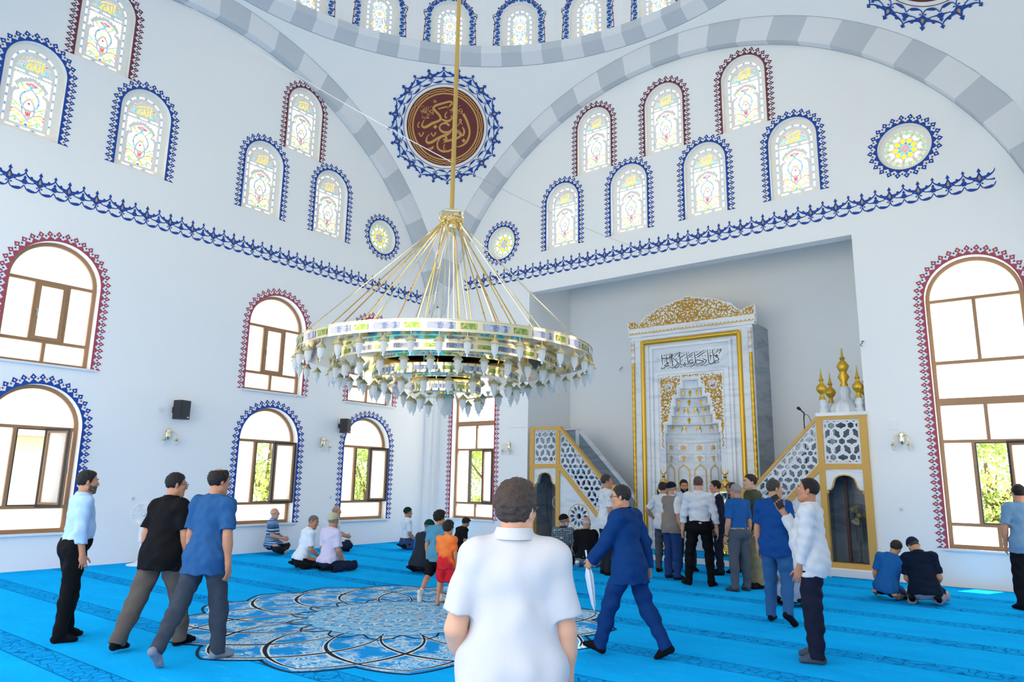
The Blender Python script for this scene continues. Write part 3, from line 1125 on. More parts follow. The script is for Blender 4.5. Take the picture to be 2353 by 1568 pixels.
def frieze(name, u0, u1, z0, left, n):
    mb = MB()
    P = (u1 - u0) / n
    h = 0.43
    for i in range(n):
        G = lambda x, y, dz=0.0, i=i: FLOC(min(u1, max(u0, u0 + (i + 0.5 + x) * P)), z0 + y * h, 0.003 + dz)
        lace_unit(P, mb, G, last=(i == n - 1))
    o = mb.build(name, [m_blue, m_ochre])
    if left:
        o.rotation_euler = (0, 0, RZL)
    tag(o, kind='structure')
frieze('trim_1', -15.0, -0.62, 6.57, True, 30)
frieze('trim_2', 1.03, 13.78, 6.97, False, 26)
# ------------------------------------------------------------------ pendentive inscriptions
PM1 = np.array([1.564, -1.565, 11.266])
SCN = np.array([CX, CY, ZC])
def med_frame(flip):
    """(a, b, lift) in the tangent plane -> point on the pendentive; flip: the corner to the right"""
    pm = PM1.copy()
    rt = np.array([1.0, 1.0, 0]) / math.sqrt(2)
    n = (pm - SCN) / np.linalg.norm(pm - SCN)
    up = np.cross(rt, n)
    up = up if up[2] > 0 else -up
    if flip:
        pm[0] = 2 * CX - pm[0]
        n[0] = -n[0]
        up[0] = -up[0]
        rt = np.array([1.0, -1.0, 0]) / math.sqrt(2)
    def G(a, b, w=0.0):
        p = pm + rt * a + up * b
        d = p - SCN
        return tuple(SCN + d / np.linalg.norm(d) * (RS - 0.012 - w))
    return G
AFM = ((2.2956e-3, 1.7776e-4), (1.1474e-4, -2.2576e-3), (-1.8172, 1.6598))
def afm(x, y):
    return (x * AFM[0][0] + y * AFM[1][0] + AFM[2][0], x * AFM[0][1] + y * AFM[1][1] + AFM[2][1])
MED_STROKES = [
    ([(962, 632), (1000, 700), (1035, 800), (1042, 880), (1010, 970), (950, 1020), (885, 1037)], [26, 24, 20, 20, 20, 16, 6]),
    ([(955, 790), (978, 845), (960, 895), (915, 875), (890, 850), (905, 835), (940, 880), (915, 915), (860, 940), (790, 960), (720, 985)], [10, 20, 18, 10, 12, 10, 20, 20, 26, 20, 6]),
    ([(890, 785), (915, 755), (942, 715), (930, 700), (915, 712), (935, 740), (955, 765)], [6, 8, 9, 9, 8, 8, 5]),
    ([(770, 572), (800, 540), (828, 505), (800, 490), (720, 510), (640, 535), (600, 565)], [4, 10, 18, 18, 20, 22, 20]),
    ([(600, 565), (640, 610), (680, 655), (692, 700), (650, 728), (590, 750), (530, 785), (490, 795), (468, 770), (485, 725), (500, 700)], [20, 22, 22, 22, 22, 26, 26, 24, 16, 10, 5]),
    ([(665, 577), (720, 562), (772, 548)], [12, 14, 12]),
    ([(768, 610), (745, 655), (755, 685), (772, 672)], [10, 10, 9, 6]),
    ([(705, 700), (760, 722), (800, 715), (825, 690), (820, 665)], [16, 22, 20, 14, 6]),
    ([(797, 778), (760, 748), (710, 755), (680, 790), (690, 830), (740, 858), (800, 850), (835, 810)], [20, 22, 16, 16, 20, 24, 22, 8]),
    ([(820, 850), (770, 885), (710, 905), (650, 935), (595, 970), (545, 985), (517, 960), (530, 910), (560, 880)], [10, 24, 26, 24, 26, 26, 18, 10, 5]),
    ([(730, 890), (760, 925), (745, 950), (720, 938)], [12, 24, 22, 8]),
    ([(745, 965), (800, 955), (850, 945), (885, 930)], [20, 22, 24, 18]),
    ([(705, 905), (665, 960), (650, 1010), (665, 1060), (720, 1090), (790, 1085), (840, 1060), (870, 1030)], [8, 12, 16, 18, 22, 20, 16, 6]),
    ([(438, 728), (418, 770), (425, 795), (440, 785)], [10, 10, 9, 5]),
    ([(430, 862), (455, 905), (488, 855)], [14, 9, 14]),
    ([(577, 862), (604, 905), (635, 855)], [14, 9, 14]),
    ([(540, 1055), (575, 1045), (608, 1025)], [9, 11, 9]),
    ([(550, 1070), (580, 1060), (605, 1042)], [9, 11, 9]),
    ([(742, 1002), (725, 1045), (738, 1066), (752, 1052)], [9, 9, 8, 5]),
    ([(620, 470), (612, 490), (627, 500), (640, 485), (625, 472)], [7, 8, 8, 8, 7]),
]
SMALLTXT = [
    ([(455, 590), (462, 610), (480, 600), (478, 580)], 7), ([(490, 570), (492, 608)], 7), ([(505, 560), (508, 610), (475, 612)], 7), ([(522, 550), (526, 605), (510, 612)], 7), ([(545, 548), (548, 600)], 6),
    ([(550, 615), (575, 595), (595, 590), (605, 610), (585, 622), (560, 612)], 7), ([(605, 615), (602, 640), (580, 640)], 7), ([(565, 640), (535, 635), (520, 618), (500, 625)], 7),
    ([(555, 660), (535, 655), (530, 672), (555, 685), (505, 685), (495, 672)], 7), ([(485, 660), (470, 680), (488, 685)], 6), ([(480, 545), (500, 538)], 5), ([(565, 560), (580, 545)], 5), ([(460, 560), (470, 550)], 5), ([(465, 635), (480, 625)], 5)]
def medallion(flip, label):
    G = med_frame(flip)
    def G2(a, b, w=0.0):
        return G(a, b, w)
    root = empty('inscription_roundel', (0, 0, 0))
    mb = MB()
    def annulus(r0, r1, m, w, n=72):
        for k in range(n):
            a, b = 2 * PI * k / n, 2 * PI * (k + 1) / n
            pts = [(r0, a), (r1, a), (r1, b), (r0, b)] if r0 > 0 else [(0, a), (r1, a), (r1, b)]
            mb.poly([G(r * math.cos(t), r * math.sin(t), w) for r, t in pts], m)
    for r0, r1 in ((0, 0.35), (0.35, 0.7), (0.7, 0.9), (0.9, 1.075)):
        annulus(r0, r1, 0, 0.0)
    annulus(1.15, 1.165, 0, 0.0)
    mb.build('painted_ground', [m_maroonfill], root)
    mb = MB()
    annulus(0.885, 0.925, 0, 0.003)
    for sgn in (0, 1):
        for k in range(12):
            a0 = 2 * PI * (k + (0.08 if sgn else 0.08)) / 12
            a1 = 2 * PI * (k + 0.92) / 12
            rr = 0.968 + 0.055 * sgn
            q = [(rr * math.cos(t), rr * math.sin(t)) for t in np.linspace(a0, a1, 8)]
            mb.ribbon(q, 0.024, G, 0, 0.003)
            r0, r1 = (0.968, 1.023) if sgn else (1.023, 0.968)
            b0, b1 = 2 * PI * (k - 0.08) / 12, 2 * PI * (k + 0.08) / 12
            mb.ribbon([((r0 + (r1 - r0) * t) * math.cos(b0 + (b1 - b0) * t), (r0 + (r1 - r0) * t) * math.sin(b0 + (b1 - b0) * t)) for t in np.linspace(0, 1, 5)], 0.02, G, 0, 0.004)
    mb.build('gold_braid', [m_ochre2], root)
    mb = MB()
    if not flip:
        for P, w in MED_STROKES:
            q = bez(*P, n=6)
            ww = np.interp(np.linspace(0, 1, len(q)), np.linspace(0, 1, len(w)), w) * 0.0028
            mb.ribbon([afm(*p) for p in q], ww, G, 0, 0.005)
        for P, w in SMALLTXT:
            for dx, dy in ((0, 0), (345, -12)):
                q = bez(*P, n=4)
                mb.ribbon([afm(p[0] + dx, p[1] + dy) for p in q], w * 0.0025, G, 0, 0.005)
        for x, y, s in ((628, 790, 27), (972, 957, 26)):
            mb.poly([G(*afm(x + s * a, y + s * b), 0.005) for a, b in ((-1, 0.1), (0.0, 1), (1, 0), (0, -1))], 0)
    else:
        for P, w in (([(-0.45, -0.78), (-0.1, -0.86), (0.3, -0.82), (0.6, -0.6)], 0.09), ([(-0.6, -0.6), (-0.3, -0.7), (0.1, -0.6), (0.3, -0.3)], 0.09), ([(0.5, 0.5), (0.45, 0.0), (0.5, -0.4)], 0.08), ([(0.1, 0.6), (0.1, 0.0), (-0.2, -0.2), (-0.3, 0.1)], 0.08), ([(-0.4, 0.5), (-0.5, 0.0), (-0.7, -0.1)], 0.08)):
            mb.ribbon(bez(*P, n=6), w, G, 0, 0.005)
    mb.build('calligraphy', [m_ochre2], root)
    mb = MB()
    for i in range(12):
        def GG(x, y, dz=0.0, i=i):
            a = PI / 2 + 0.083 - 2 * PI * (i + 0.5 + x) / 12
            r = 1.19 + y * 0.43
            return G(r * math.cos(a), r * math.sin(a), 0.002 + dz)
        lace_unit(0.62, mb, GG)
    mb.build('lace_border', [m_blue, m_ochre], root)
    tag(root, label, 'wall painting')
m_maroonfill = mat('maroon_roundel_paint', '#6a2728', 0.6)
m_ochre2 = mat('gold_calligraphy_paint', '#cf9f4c', 0.5)
medallion(False, 'maroon roundel with gold Arabic calligraphy behind the chandelier pole, ringed by blue lace')
medallion(True, 'blue lace roundel cut off by the top edge at the right')

# ------------------------------------------------------------------ floor and carpet
mb = MB()
mb.box((-0.35, -20, -0.25), (15.5, 2.3, -0.02))
tag(mb.build('floor', mat('floor_screed', '#9aa3ac', 0.8)), kind='structure')
m_carpet, nt, b, tc = nodes_mat('azure_carpet', 0.95)
b.inputs['Specular IOR Level'].default_value = 0.0
sp = N(nt, 'ShaderNodeSeparateXYZ')
nt.links.new(tc.outputs['Object'], sp.inputs[0])
n1 = N(nt, 'ShaderNodeTexNoise'); n1.inputs['Scale'].default_value = 1.6; n1.inputs['Detail'].default_value = 6
n1.inputs['Roughness'].default_value = 0.65
n2 = N(nt, 'ShaderNodeTexNoise'); n2.inputs['Scale'].default_value = 9.0; n2.inputs['Detail'].default_value = 6; n2.inputs['Roughness'].default_value = 0.75
mp = N(nt, 'ShaderNodeMapping'); mp.inputs['Scale'].default_value = (0.5, 1.3, 1)
nt.links.new(tc.outputs['Object'], mp.inputs[0])
nt.links.new(mp.outputs[0], n1.inputs[0]); nt.links.new(mp.outputs[0], n2.inputs[0])
basec = ramp(nt, n1.outputs['Fac'], [(0.3, '#12a2ec'), (0.7, '#14b2fa')])
flk = ramp(nt, n2.outputs['Fac'], [(0.56, 0.0), (0.72, 0.5)])
c1 = mixc(nt, flk.outputs[0], basec.outputs[0], '#48bcf4')
yy = mathn(nt, 'ADD', sp.outputs[1], 1.52 + 1.29 * 40)
md = mathn(nt, 'MODULO', yy, 1.29)
dist = mathn(nt, 'ABSOLUTE', mathn(nt, 'SUBTRACT', md, 0.645))
dist = mathn(nt, 'SUBTRACT', 0.645, dist)             # distance from the lane centre
band = mathn(nt, 'LESS_THAN', dist, 0.15)
edge = mathn(nt, 'MULTIPLY', mathn(nt, 'LESS_THAN', dist, 0.156), mathn(nt, 'GREATER_THAN', dist, 0.142))
vo = N(nt, 'ShaderNodeTexVoronoi', feature='DISTANCE_TO_EDGE'); vo.inputs['Scale'].default_value = 8.5
nt.links.new(tc.outputs['Object'], vo.inputs[0])
ln = mathn(nt, 'LESS_THAN', vo.outputs[0], 0.035)
vo2 = N(nt, 'ShaderNodeTexVoronoi', feature='F1'); vo2.inputs['Scale'].default_value = 8.5
nt.links.new(tc.outputs['Object'], vo2.inputs[0])
dots = mathn(nt, 'LESS_THAN', vo2.outputs[0], 0.16)
bandc = mixc(nt, mathn(nt, 'MULTIPLY', dots, 0.5), '#127fc6', '#5aa9d8')
lines = mathn(nt, 'MULTIPLY', band, ln)
c2 = mixc(nt, mathn(nt, 'MULTIPLY', band, 0.4), c1, bandc)
c3 = mixc(nt, mathn(nt, 'MULTIPLY', mathn(nt, 'MAXIMUM', lines, edge), 0.7), c2, '#0d4c86')
nt.links.new(c3, b.inputs['Base Color'])
bp = N(nt, 'ShaderNodeBump'); bp.inputs['Strength'].default_value = 0.25; bp.inputs['Distance'].default_value = 0.01
n3 = N(nt, 'ShaderNodeTexNoise'); n3.inputs['Scale'].default_value = 160
nt.links.new(tc.outputs['Object'], n3.inputs[0])
nt.links.new(n3.outputs['Fac'], bp.inputs['Height'])
nt.links.new(bp.outputs[0], b.inputs['Normal'])
mb = MB()
mb.box((0.005, -18.5, -0.02), (14.735, -0.24, 0.0))
carpet = mb.build('prayer_carpet', m_carpet)
tag(carpet, 'bright azure wall-to-wall carpet with dark prayer-row bands and a star medallion', 'carpet')
# star medallion woven into it
m_medf, nt, b, tc = nodes_mat('carpet_arabesque', 0.95)
b.inputs['Specular IOR Level'].default_value = 0.1
mp = N(nt, 'ShaderNodeMapping'); mp.inputs['Location'].default_value = (-7.6, 8.35, 0)
nt.links.new(tc.outputs['Object'], mp.inputs[0])
ln_ = N(nt, 'ShaderNodeVectorMath', operation='LENGTH')
nt.links.new(mp.outputs[0], ln_.inputs[0])
n1 = N(nt, 'ShaderNodeTexNoise'); n1.inputs['Scale'].default_value = 8.0; n1.inputs['Detail'].default_value = 4; n1.inputs['Distortion'].default_value = 2.2
n2 = N(nt, 'ShaderNodeTexNoise'); n2.inputs['Scale'].default_value = 3.2; n2.inputs['Detail'].default_value = 3
nt.links.new(mp.outputs[0], n1.inputs[0]); nt.links.new(mp.outputs[0], n2.inputs[0])
mask = ramp(nt, n2.outputs['Fac'], [(0.44, 0.0), (0.52, 1.0)])
pat = ramp(nt, n1.outputs['Fac'], [(0.38, '#0a8cd8'), (0.44, '#6fc0ea'), (0.5, '#e2e6de'), (0.54, '#8ccbec'), (0.60, '#1c96e0'), (0.68, '#d8dfd8'), (0.74, '#15344e')])
outc = mixc(nt, mask.outputs[0], '#0a94e2', pat.outputs[0])
n4 = N(nt, 'ShaderNodeTexNoise'); n4.inputs['Scale'].default_value = 6.5; n4.inputs['Detail'].default_value = 3; n4.inputs['Distortion'].default_value = 2.6
nt.links.new(mp.outputs[0], n4.inputs[0])
pat2 = ramp(nt, n4.outputs['Fac'], [(0.38, '#5fb2e6'), (0.46, '#7cc4ee'), (0.50, '#d2e2e4'), (0.53, '#5aa8dc'), (0.6, '#8accf0'), (0.68, '#dfe8e6')])
inn = mathn(nt, 'LESS_THAN', ln_.outputs[1], 1.12)
nt.links.new(mixc(nt, inn, outc, pat2.outputs[0]), b.inputs['Base Color'])
m_cdark = mat('carpet_dark_line', '#1c2b3c', 0.95, spec=0.1)
m_ccream = mat('carpet_cream_line', '#dde6e6', 0.95, spec=0.1)
m_cblue = mat('carpet_pale_blue_line', '#4aa6e2', 0.95, spec=0.1)
MX_, MY_, MR_ = 7.6, -8.35, 2.5
NPET, SWP = 16, R_(22.5) * 1.5
PH = R_(-41.5)
def arm(k, sg, n=22, t1=1.0):
    """one petal edge from its tip inward"""
    out = []
    for t in np.linspace(0, t1, n):
        r = MR_ - (MR_ - 1.0) * t
        th = PH + 2 * PI * k / NPET + sg * SWP * (math.sin(t * PI / 2) ** 0.8)
        out.append((r * math.cos(th), r * math.sin(th)))
    return out
mb = MB()
outline = []
for k in range(NPET):
    t_ = 0.22
    # valley where neighbouring petals cross: half a petal away
    for t in np.linspace(0, 1, 60):
        if SWP * (math.sin(t * PI / 2) ** 0.8) >= PI / NPET:
            t_ = t
            break
    outline += arm(k, -1, 8, t_)[::-1] + arm(k, 1, 8, t_)[1:]
MF = lambda u, v, w: (MX_ + u, MY_ + v, w)
med = MB()
V, T = cdt([(x * 1.03, y * 1.03) for x, y in outline], [])
med.add([MF(x, y, 0.002) for x, y in V], [t for t, k in T], 0)
for k in range(NPET):
    for sg in (-1, 1):
        q = arm(k, sg)
        w = np.interp(np.linspace(0, 1, len(q)), [0, 0.35, 0.7, 1], [0.022, 0.05, 0.026, 0.02])
        med.ribbon(q, w * 1.9, MF, 2, 0.003 + 0.0004 * (sg > 0))
        med.ribbon(q, w * 0.9, MF, 1, 0.0045 + 0.0004 * (sg > 0))
off = [(x * 1.045, y * 1.045) for x, y in outline]
med.ribbon(off, 0.028, MF, 1, 0.0036, closed=True)
med.ribbon([(1.08 * math.cos(a), 1.08 * math.sin(a)) for a in np.linspace(0, 2 * PI, 60)], 0.03, MF, 3, 0.0056)
for k in range(NPET):
    a = PH + 2 * PI * k / NPET
    q = [(1.06 * math.cos(a), 1.06 * math.sin(a)), (1.22 * math.cos(a + 0.1), 1.22 * math.sin(a + 0.1)), (1.3 * math.cos(a + 0.2), 1.3 * math.sin(a + 0.2)), (1.22 * math.cos(a + 0.3), 1.22 * math.sin(a + 0.3)), (1.06 * math.cos(a + 0.39), 1.06 * math.sin(a + 0.39))]
    med.ribbon(q, 0.022, MF, 1, 0.0058)
for rr in (0.82, 0.55, 0.28):
    med.ribbon([((rr + 0.06 * math.cos(16 * a)) * math.cos(a), (rr + 0.06 * math.cos(16 * a)) * math.sin(a)) for a in np.linspace(0, 2 * PI, 160)], 0.022, MF, 2, 0.0057)
    med.ribbon([((rr + 0.06 * math.cos(16 * a + PI)) * math.cos(a), (rr + 0.06 * math.cos(16 * a + PI)) * math.sin(a)) for a in np.linspace(0, 2 * PI, 160)], 0.02, MF, 3, 0.0056)
med.build('star_medallion', [m_medf, m_cdark, m_ccream, m_cblue], carpet)

# raised step of the mihrab recess
mb = MB()
mb.box((NX0 + 0.01, -0.22, 0.0), (NX1 - 0.01, 1.99, 0.115))
st = mb.build('floor_step', m_sill)
tag(st, kind='structure')
mb = MB()
mb.box((5.7, -0.20, 0.115), (9.15, 1.4, 0.127))
tag(mb.build('carpet_runner', m_carpet), 'blue carpet on the raised step in front of the mihrab', 'carpet')

# ------------------------------------------------------------------ ornament helpers
def inpoly(x, y, poly):
    c = False
    j = len(poly) - 1
    for i in range(len(poly)):
        x1, y1 = poly[i]
        x2, y2 = poly[j]
        if (y1 > y) != (y2 > y) and x < (x2 - x1) * (y - y1) / (y2 - y1) + x1:
            c = not c
        j = i
    return c
def ridge(mb, q, ws, F, w0, w1, test, m=0):
    k = len(q)
    P = []
    ok = []
    for i in range(k):
        a, b = q[max(0, i - 1)], q[min(k - 1, i + 1)]
        dx, dy = b[0] - a[0], b[1] - a[1]
        l = math.hypot(dx, dy) + 1e-12
        nx, ny = -dy / l * ws[i] / 2, dx / l * ws[i] / 2
        P += [F(q[i][0] + nx, q[i][1] + ny, w0), F(q[i][0], q[i][1], w1), F(q[i][0] - nx, q[i][1] - ny, w0)]
        ok.append(test(q[i][0], q[i][1]) and test(q[i][0] + nx, q[i][1] + ny) and test(q[i][0] - nx, q[i][1] - ny))
    fs = []
    for i in range(k - 1):
        if ok[i] and ok[i + 1]:
            fs += [(3 * i, 3 * i + 1, 3 * i + 4, 3 * i + 3), (3 * i + 1, 3 * i + 2, 3 * i + 5, 3 * i + 4)]
    if fs:
        mb.add(P, fs, m)
def arabesque(mb, F, test, bbox, rad, seed, w=0.022, w0=0.0, w1=0.012, mirror=None):
    rg = random.Random(seed)
    pts = []
    tries = 0
    while tries < 900:
        tries += 1
        x, y = rg.uniform(bbox[0], bbox[2]), rg.uniform(bbox[1], bbox[3])
        if not test(x, y):
            continue
        if all((x - a) ** 2 + (y - b) ** 2 > (rad * 1.25) ** 2 for a, b in pts):
            pts.append((x, y))
    fl = [1] + ([-1] if mirror is not None else [])
    for f in fl:
        FF = F if f == 1 else (lambda u, v, w_: F(2 * mirror - u, v, w_))
        r2 = random.Random(seed + 1)
        for x, y in pts:
            a0, sg = r2.uniform(0, 6.28), r2.choice((-1, 1))
            q = []
            for t in np.linspace(0, 1, 26):
                r = rad * (1.02 - 0.86 * t)
                a = a0 + sg * t * 7.6
                q.append((x + r * math.cos(a), y + r * math.sin(a)))
            ws = np.interp(np.linspace(0, 1, 26), [0, 0.2, 0.8, 1], [w * 0.5, w, w * 0.9, w * 1.9])
            ridge(mb, q, ws, FF, w0, w1, test, 0)
            for k in range(5):
                a = a0 + sg * (k * 1.25 + r2.uniform(-.2, .2))
                px, py = x + rad * math.cos(a) * 0.98, y + rad * math.sin(a) * 0.98
                an = a + sg * 1.0
                l = rad * r2.uniform(0.55, 0.8)
                lf = [(px + l * t * math.cos(an + sg * 0.5 * t), py + l * t * math.sin(an + sg * 0.5 * t)) for t in np.linspace(0, 1, 6)]
                ridge(mb, lf, [w * .4, w * 1.7, w * 2.1, w * 1.6, w, w * 0.1], FF, w0, w1, test, 0)

# ------------------------------------------------------------------ mihrab
MHX, MHY = 7.43, 0.95
def FM(u, v, w):
    return (MHX + u, MHY - w, v)
mih = empty('mihrab', (MHX, MHY, 0.12))
ML = (MHX, MHY, 0.12)
def bm(mb, name, mats, parent=mih, smooth=None):
    o = mb.build(name, mats, None, smooth)
    o.parent = parent
    # keep world coordinates: mesh data is in world space, the parent chain only translates
    pl = Vector((0, 0, 0))
    q = parent
    while q is not None:
        pl += q.location
        q = q.parent
    o.location = -pl
    return o
STEPS = [(0.185, 4.04), (0.27, 3.85), (0.395, 3.63), (0.445, 3.42), (0.50, 3.21), (0.635, 3.0), (0.675, 2.79)]
prof_r = []
for i, (hw, zt) in enumerate(STEPS):
    zb = STEPS[i + 1][1] if i + 1 < len(STEPS) else 0.13
    prof_r += [(hw, zt), (hw, zb)]
hole = [(-u, v) for u, v in prof_r[::-1]] + [(u, v) for u, v in prof_r]
hole = hole[:]
H0, H1 = 1.53, 5.27
V, T = cdt([(-H0, 0.12), (H0, 0.12), (H0, H1), (-H0, H1)], [(hole, None)])
mb = MB()
mb.add([FM(x, y, 0.0) for x, y in V], [t for t, k in T], 0)
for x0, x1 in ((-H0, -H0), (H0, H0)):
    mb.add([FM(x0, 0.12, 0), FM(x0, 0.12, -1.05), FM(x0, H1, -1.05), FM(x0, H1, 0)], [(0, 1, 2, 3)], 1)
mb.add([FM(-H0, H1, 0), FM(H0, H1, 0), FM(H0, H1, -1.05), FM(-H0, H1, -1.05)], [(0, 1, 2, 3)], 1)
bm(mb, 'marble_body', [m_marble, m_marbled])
# pilaster strips and stepped inner mouldings
mb = MB()
for s in (-1, 1):
    mb.box((s * 1.36 - 0.16, 0.12, 0.0), (s * 1.36 + 0.16, 5.2, 0.03), 0, lambda u, v, w: FM(u, v, w))
    mb.box((s * 1.12 - 0.05, 0.12, 0.0), (s * 1.12 + 0.05, 4.97, 0.02), 0, lambda u, v, w: FM(u, v, w))
    mb.box((s * 0.99 - 0.03, 0.12, 0.0), (s * 0.99 + 0.03, 4.9, 0.035), 0, lambda u, v, w: FM(u, v, w))
    mb.box((s * 0.88 - 0.05, 0.12, 0.0), (s * 0.88 + 0.05, 4.25, 0.015), 0, lambda u, v, w: FM(u, v, w))
mb.box((-1.02, 4.87, 0.0), (1.02, 4.93, 0.039), 0, lambda u, v, w: FM(u, v, w))
mb.box((-0.93, 4.22, 0.0), (0.93, 4.27, 0.019), 0, lambda u, v, w: FM(u, v, w))
mb.box((-H0 + 0.004, 5.12, 0.0), (H0 - 0.004, 5.195, 0.034), 0, lambda u, v, w: FM(u, v, w))
bm(mb, 'moulding', [m_marblew])
# gold frame: three half-round bars
mb = MB()
gx, gz = 1.215, 5.045
for path in ([(-gx, 0.13), (-gx, gz)], [(-gx, gz), (gx, gz)], [(gx, gz), (gx, 0.13)]):
    mb.tube([FM(u, v, 0.03) for u, v in path], 0.055, 12)
    if path[0][0] != path[1][0]:
        mb.box((-gx - 0.055, gz - 0.055, 0.0), (gx + 0.055, gz + 0.055, 0.045), 0, lambda u, v, w: FM(u, v, w))
bm(mb, 'gold_frame', [m_goldleaf], smooth=50)
# twisted gold colonnettes
for s in (-1, 1):
    mb = MB()
    n, rings = 16, 150
    pr_ = []
    for i in range(rings):
        z = 0.35 + (4.56 - 0.35) * i / (rings - 1)
        for j in range(n):
            a = 2 * PI * j / n
            r = 0.036 * (1 + 0.18 * math.cos(4 * (a + z * 10)))
            pr_.append(FM(s * 1.47 + r * math.cos(a), z, 0.045 + r * math.sin(a)))
    mb.add(pr_, [(i * n + j, i * n + (j + 1) % n, (i + 1) * n + (j + 1) % n, (i + 1) * n + j) for i in range(rings - 1) for j in range(n)], 0)
    c = bm(mb, 'column', [m_goldleaf], smooth=60)
    mb = MB()
    F_ = lambda x, y, z: FM(s * 1.47 + x, z, 0.045 + y)
    mb.lathe([(0.045, 4.56), (0.05, 4.62), (0.035, 4.66), (0.05, 4.74), (0.05, 4.8), (0.03, 4.84), (0.045, 4.95), (0.03, 5.08), (0.045, 5.12)], (0, 0, 0), 12, 0, F_)
    bm(mb, 'capital', [m_marblew], c, 50)
    mb = MB()
    mb.lathe([(0.055, 0.13), (0.055, 0.2), (0.04, 0.25), (0.05, 0.3), (0.036, 0.36)], (0, 0, 0), 12, 0, F_)
    bm(mb, 'column_base', [m_marblew], c, 50)
    mb = MB()
    for z in (4.66, 4.76, 4.86, 4.98):
        for k in range(8):
            a = 2 * PI * k / 8
            q = [F_(0.047 * math.cos(a + d), 0.047 * math.sin(a + d), z + h) for d, h in ((-.2, 0), (.2, 0), (.12, .05), (0, .09), (-.12, .05))]
            mb.poly(q, 0)
    bm(mb, 'gilding', [m_goldp], c)
# cornice with chevrons, crest
mb = MB()
mb.box((-1.58, 5.2, -0.1), (1.58, 5.26, 0.06), 0, lambda u, v, w: FM(u, v, w))
mb.box((-1.6, 5.26, -0.1), (1.6, 5.42, 0.05), 0, lambda u, v, w: FM(u, v, w))
co = bm(mb, 'cornice', [m_marblew])
mb = MB()
for k in range(33):
    u = -1.57 + 3.14 * (k + 0.5) / 33
    for s in (-1, 1):
        q = [(u, 5.275), (u + s * 0.022, 5.305), (u + s * 0.047, 5.33), (u + s * 0.047, 5.30), (u + s * 0.03, 5.28)]
        mb.prism(q if s > 0 else q[::-1], 0.05, 0.062, FM)
bm(mb, 'chevron_band', [m_goldp], co)
CR = [(-1.62, 5.42), (-1.62, 5.66), (-1.5, 5.63), (-1.36, 5.60), (-1.29, 5.55), (-1.2, 5.62), (-1.05, 5.77), (-0.85, 5.84), (-0.72, 5.91), (-0.5, 5.96), (-0.36, 6.01), (-0.2, 6.02), (0, 6.10)]
crest = CR + [(-u, v) for u, v in CR[-2::-1]]
mb = MB()
V, T = cdt(crest, [])
ext_cdt(mb, V, T, {0}, FM, -0.01, 0.04)
ce = bm(mb, 'crest', [m_marblew])
inn = [(u * 0.985, 5.43 + (v - 5.43) * 0.965) for u, v in crest]
mb = MB()
arabesque(mb, FM, lambda x, y: inpoly(x, y, inn), (-1.62, 5.43, 0.0, 6.1), 0.085, 3, 0.024, 0.04, 0.056, mirror=0.0)
for z in (5.45,):
    mb.ribbon([(-1.58, z), (1.58, z)], 0.02, FM, 0, 0.045)
bm(mb, 'gold_arabesque', [m_goldp], ce)
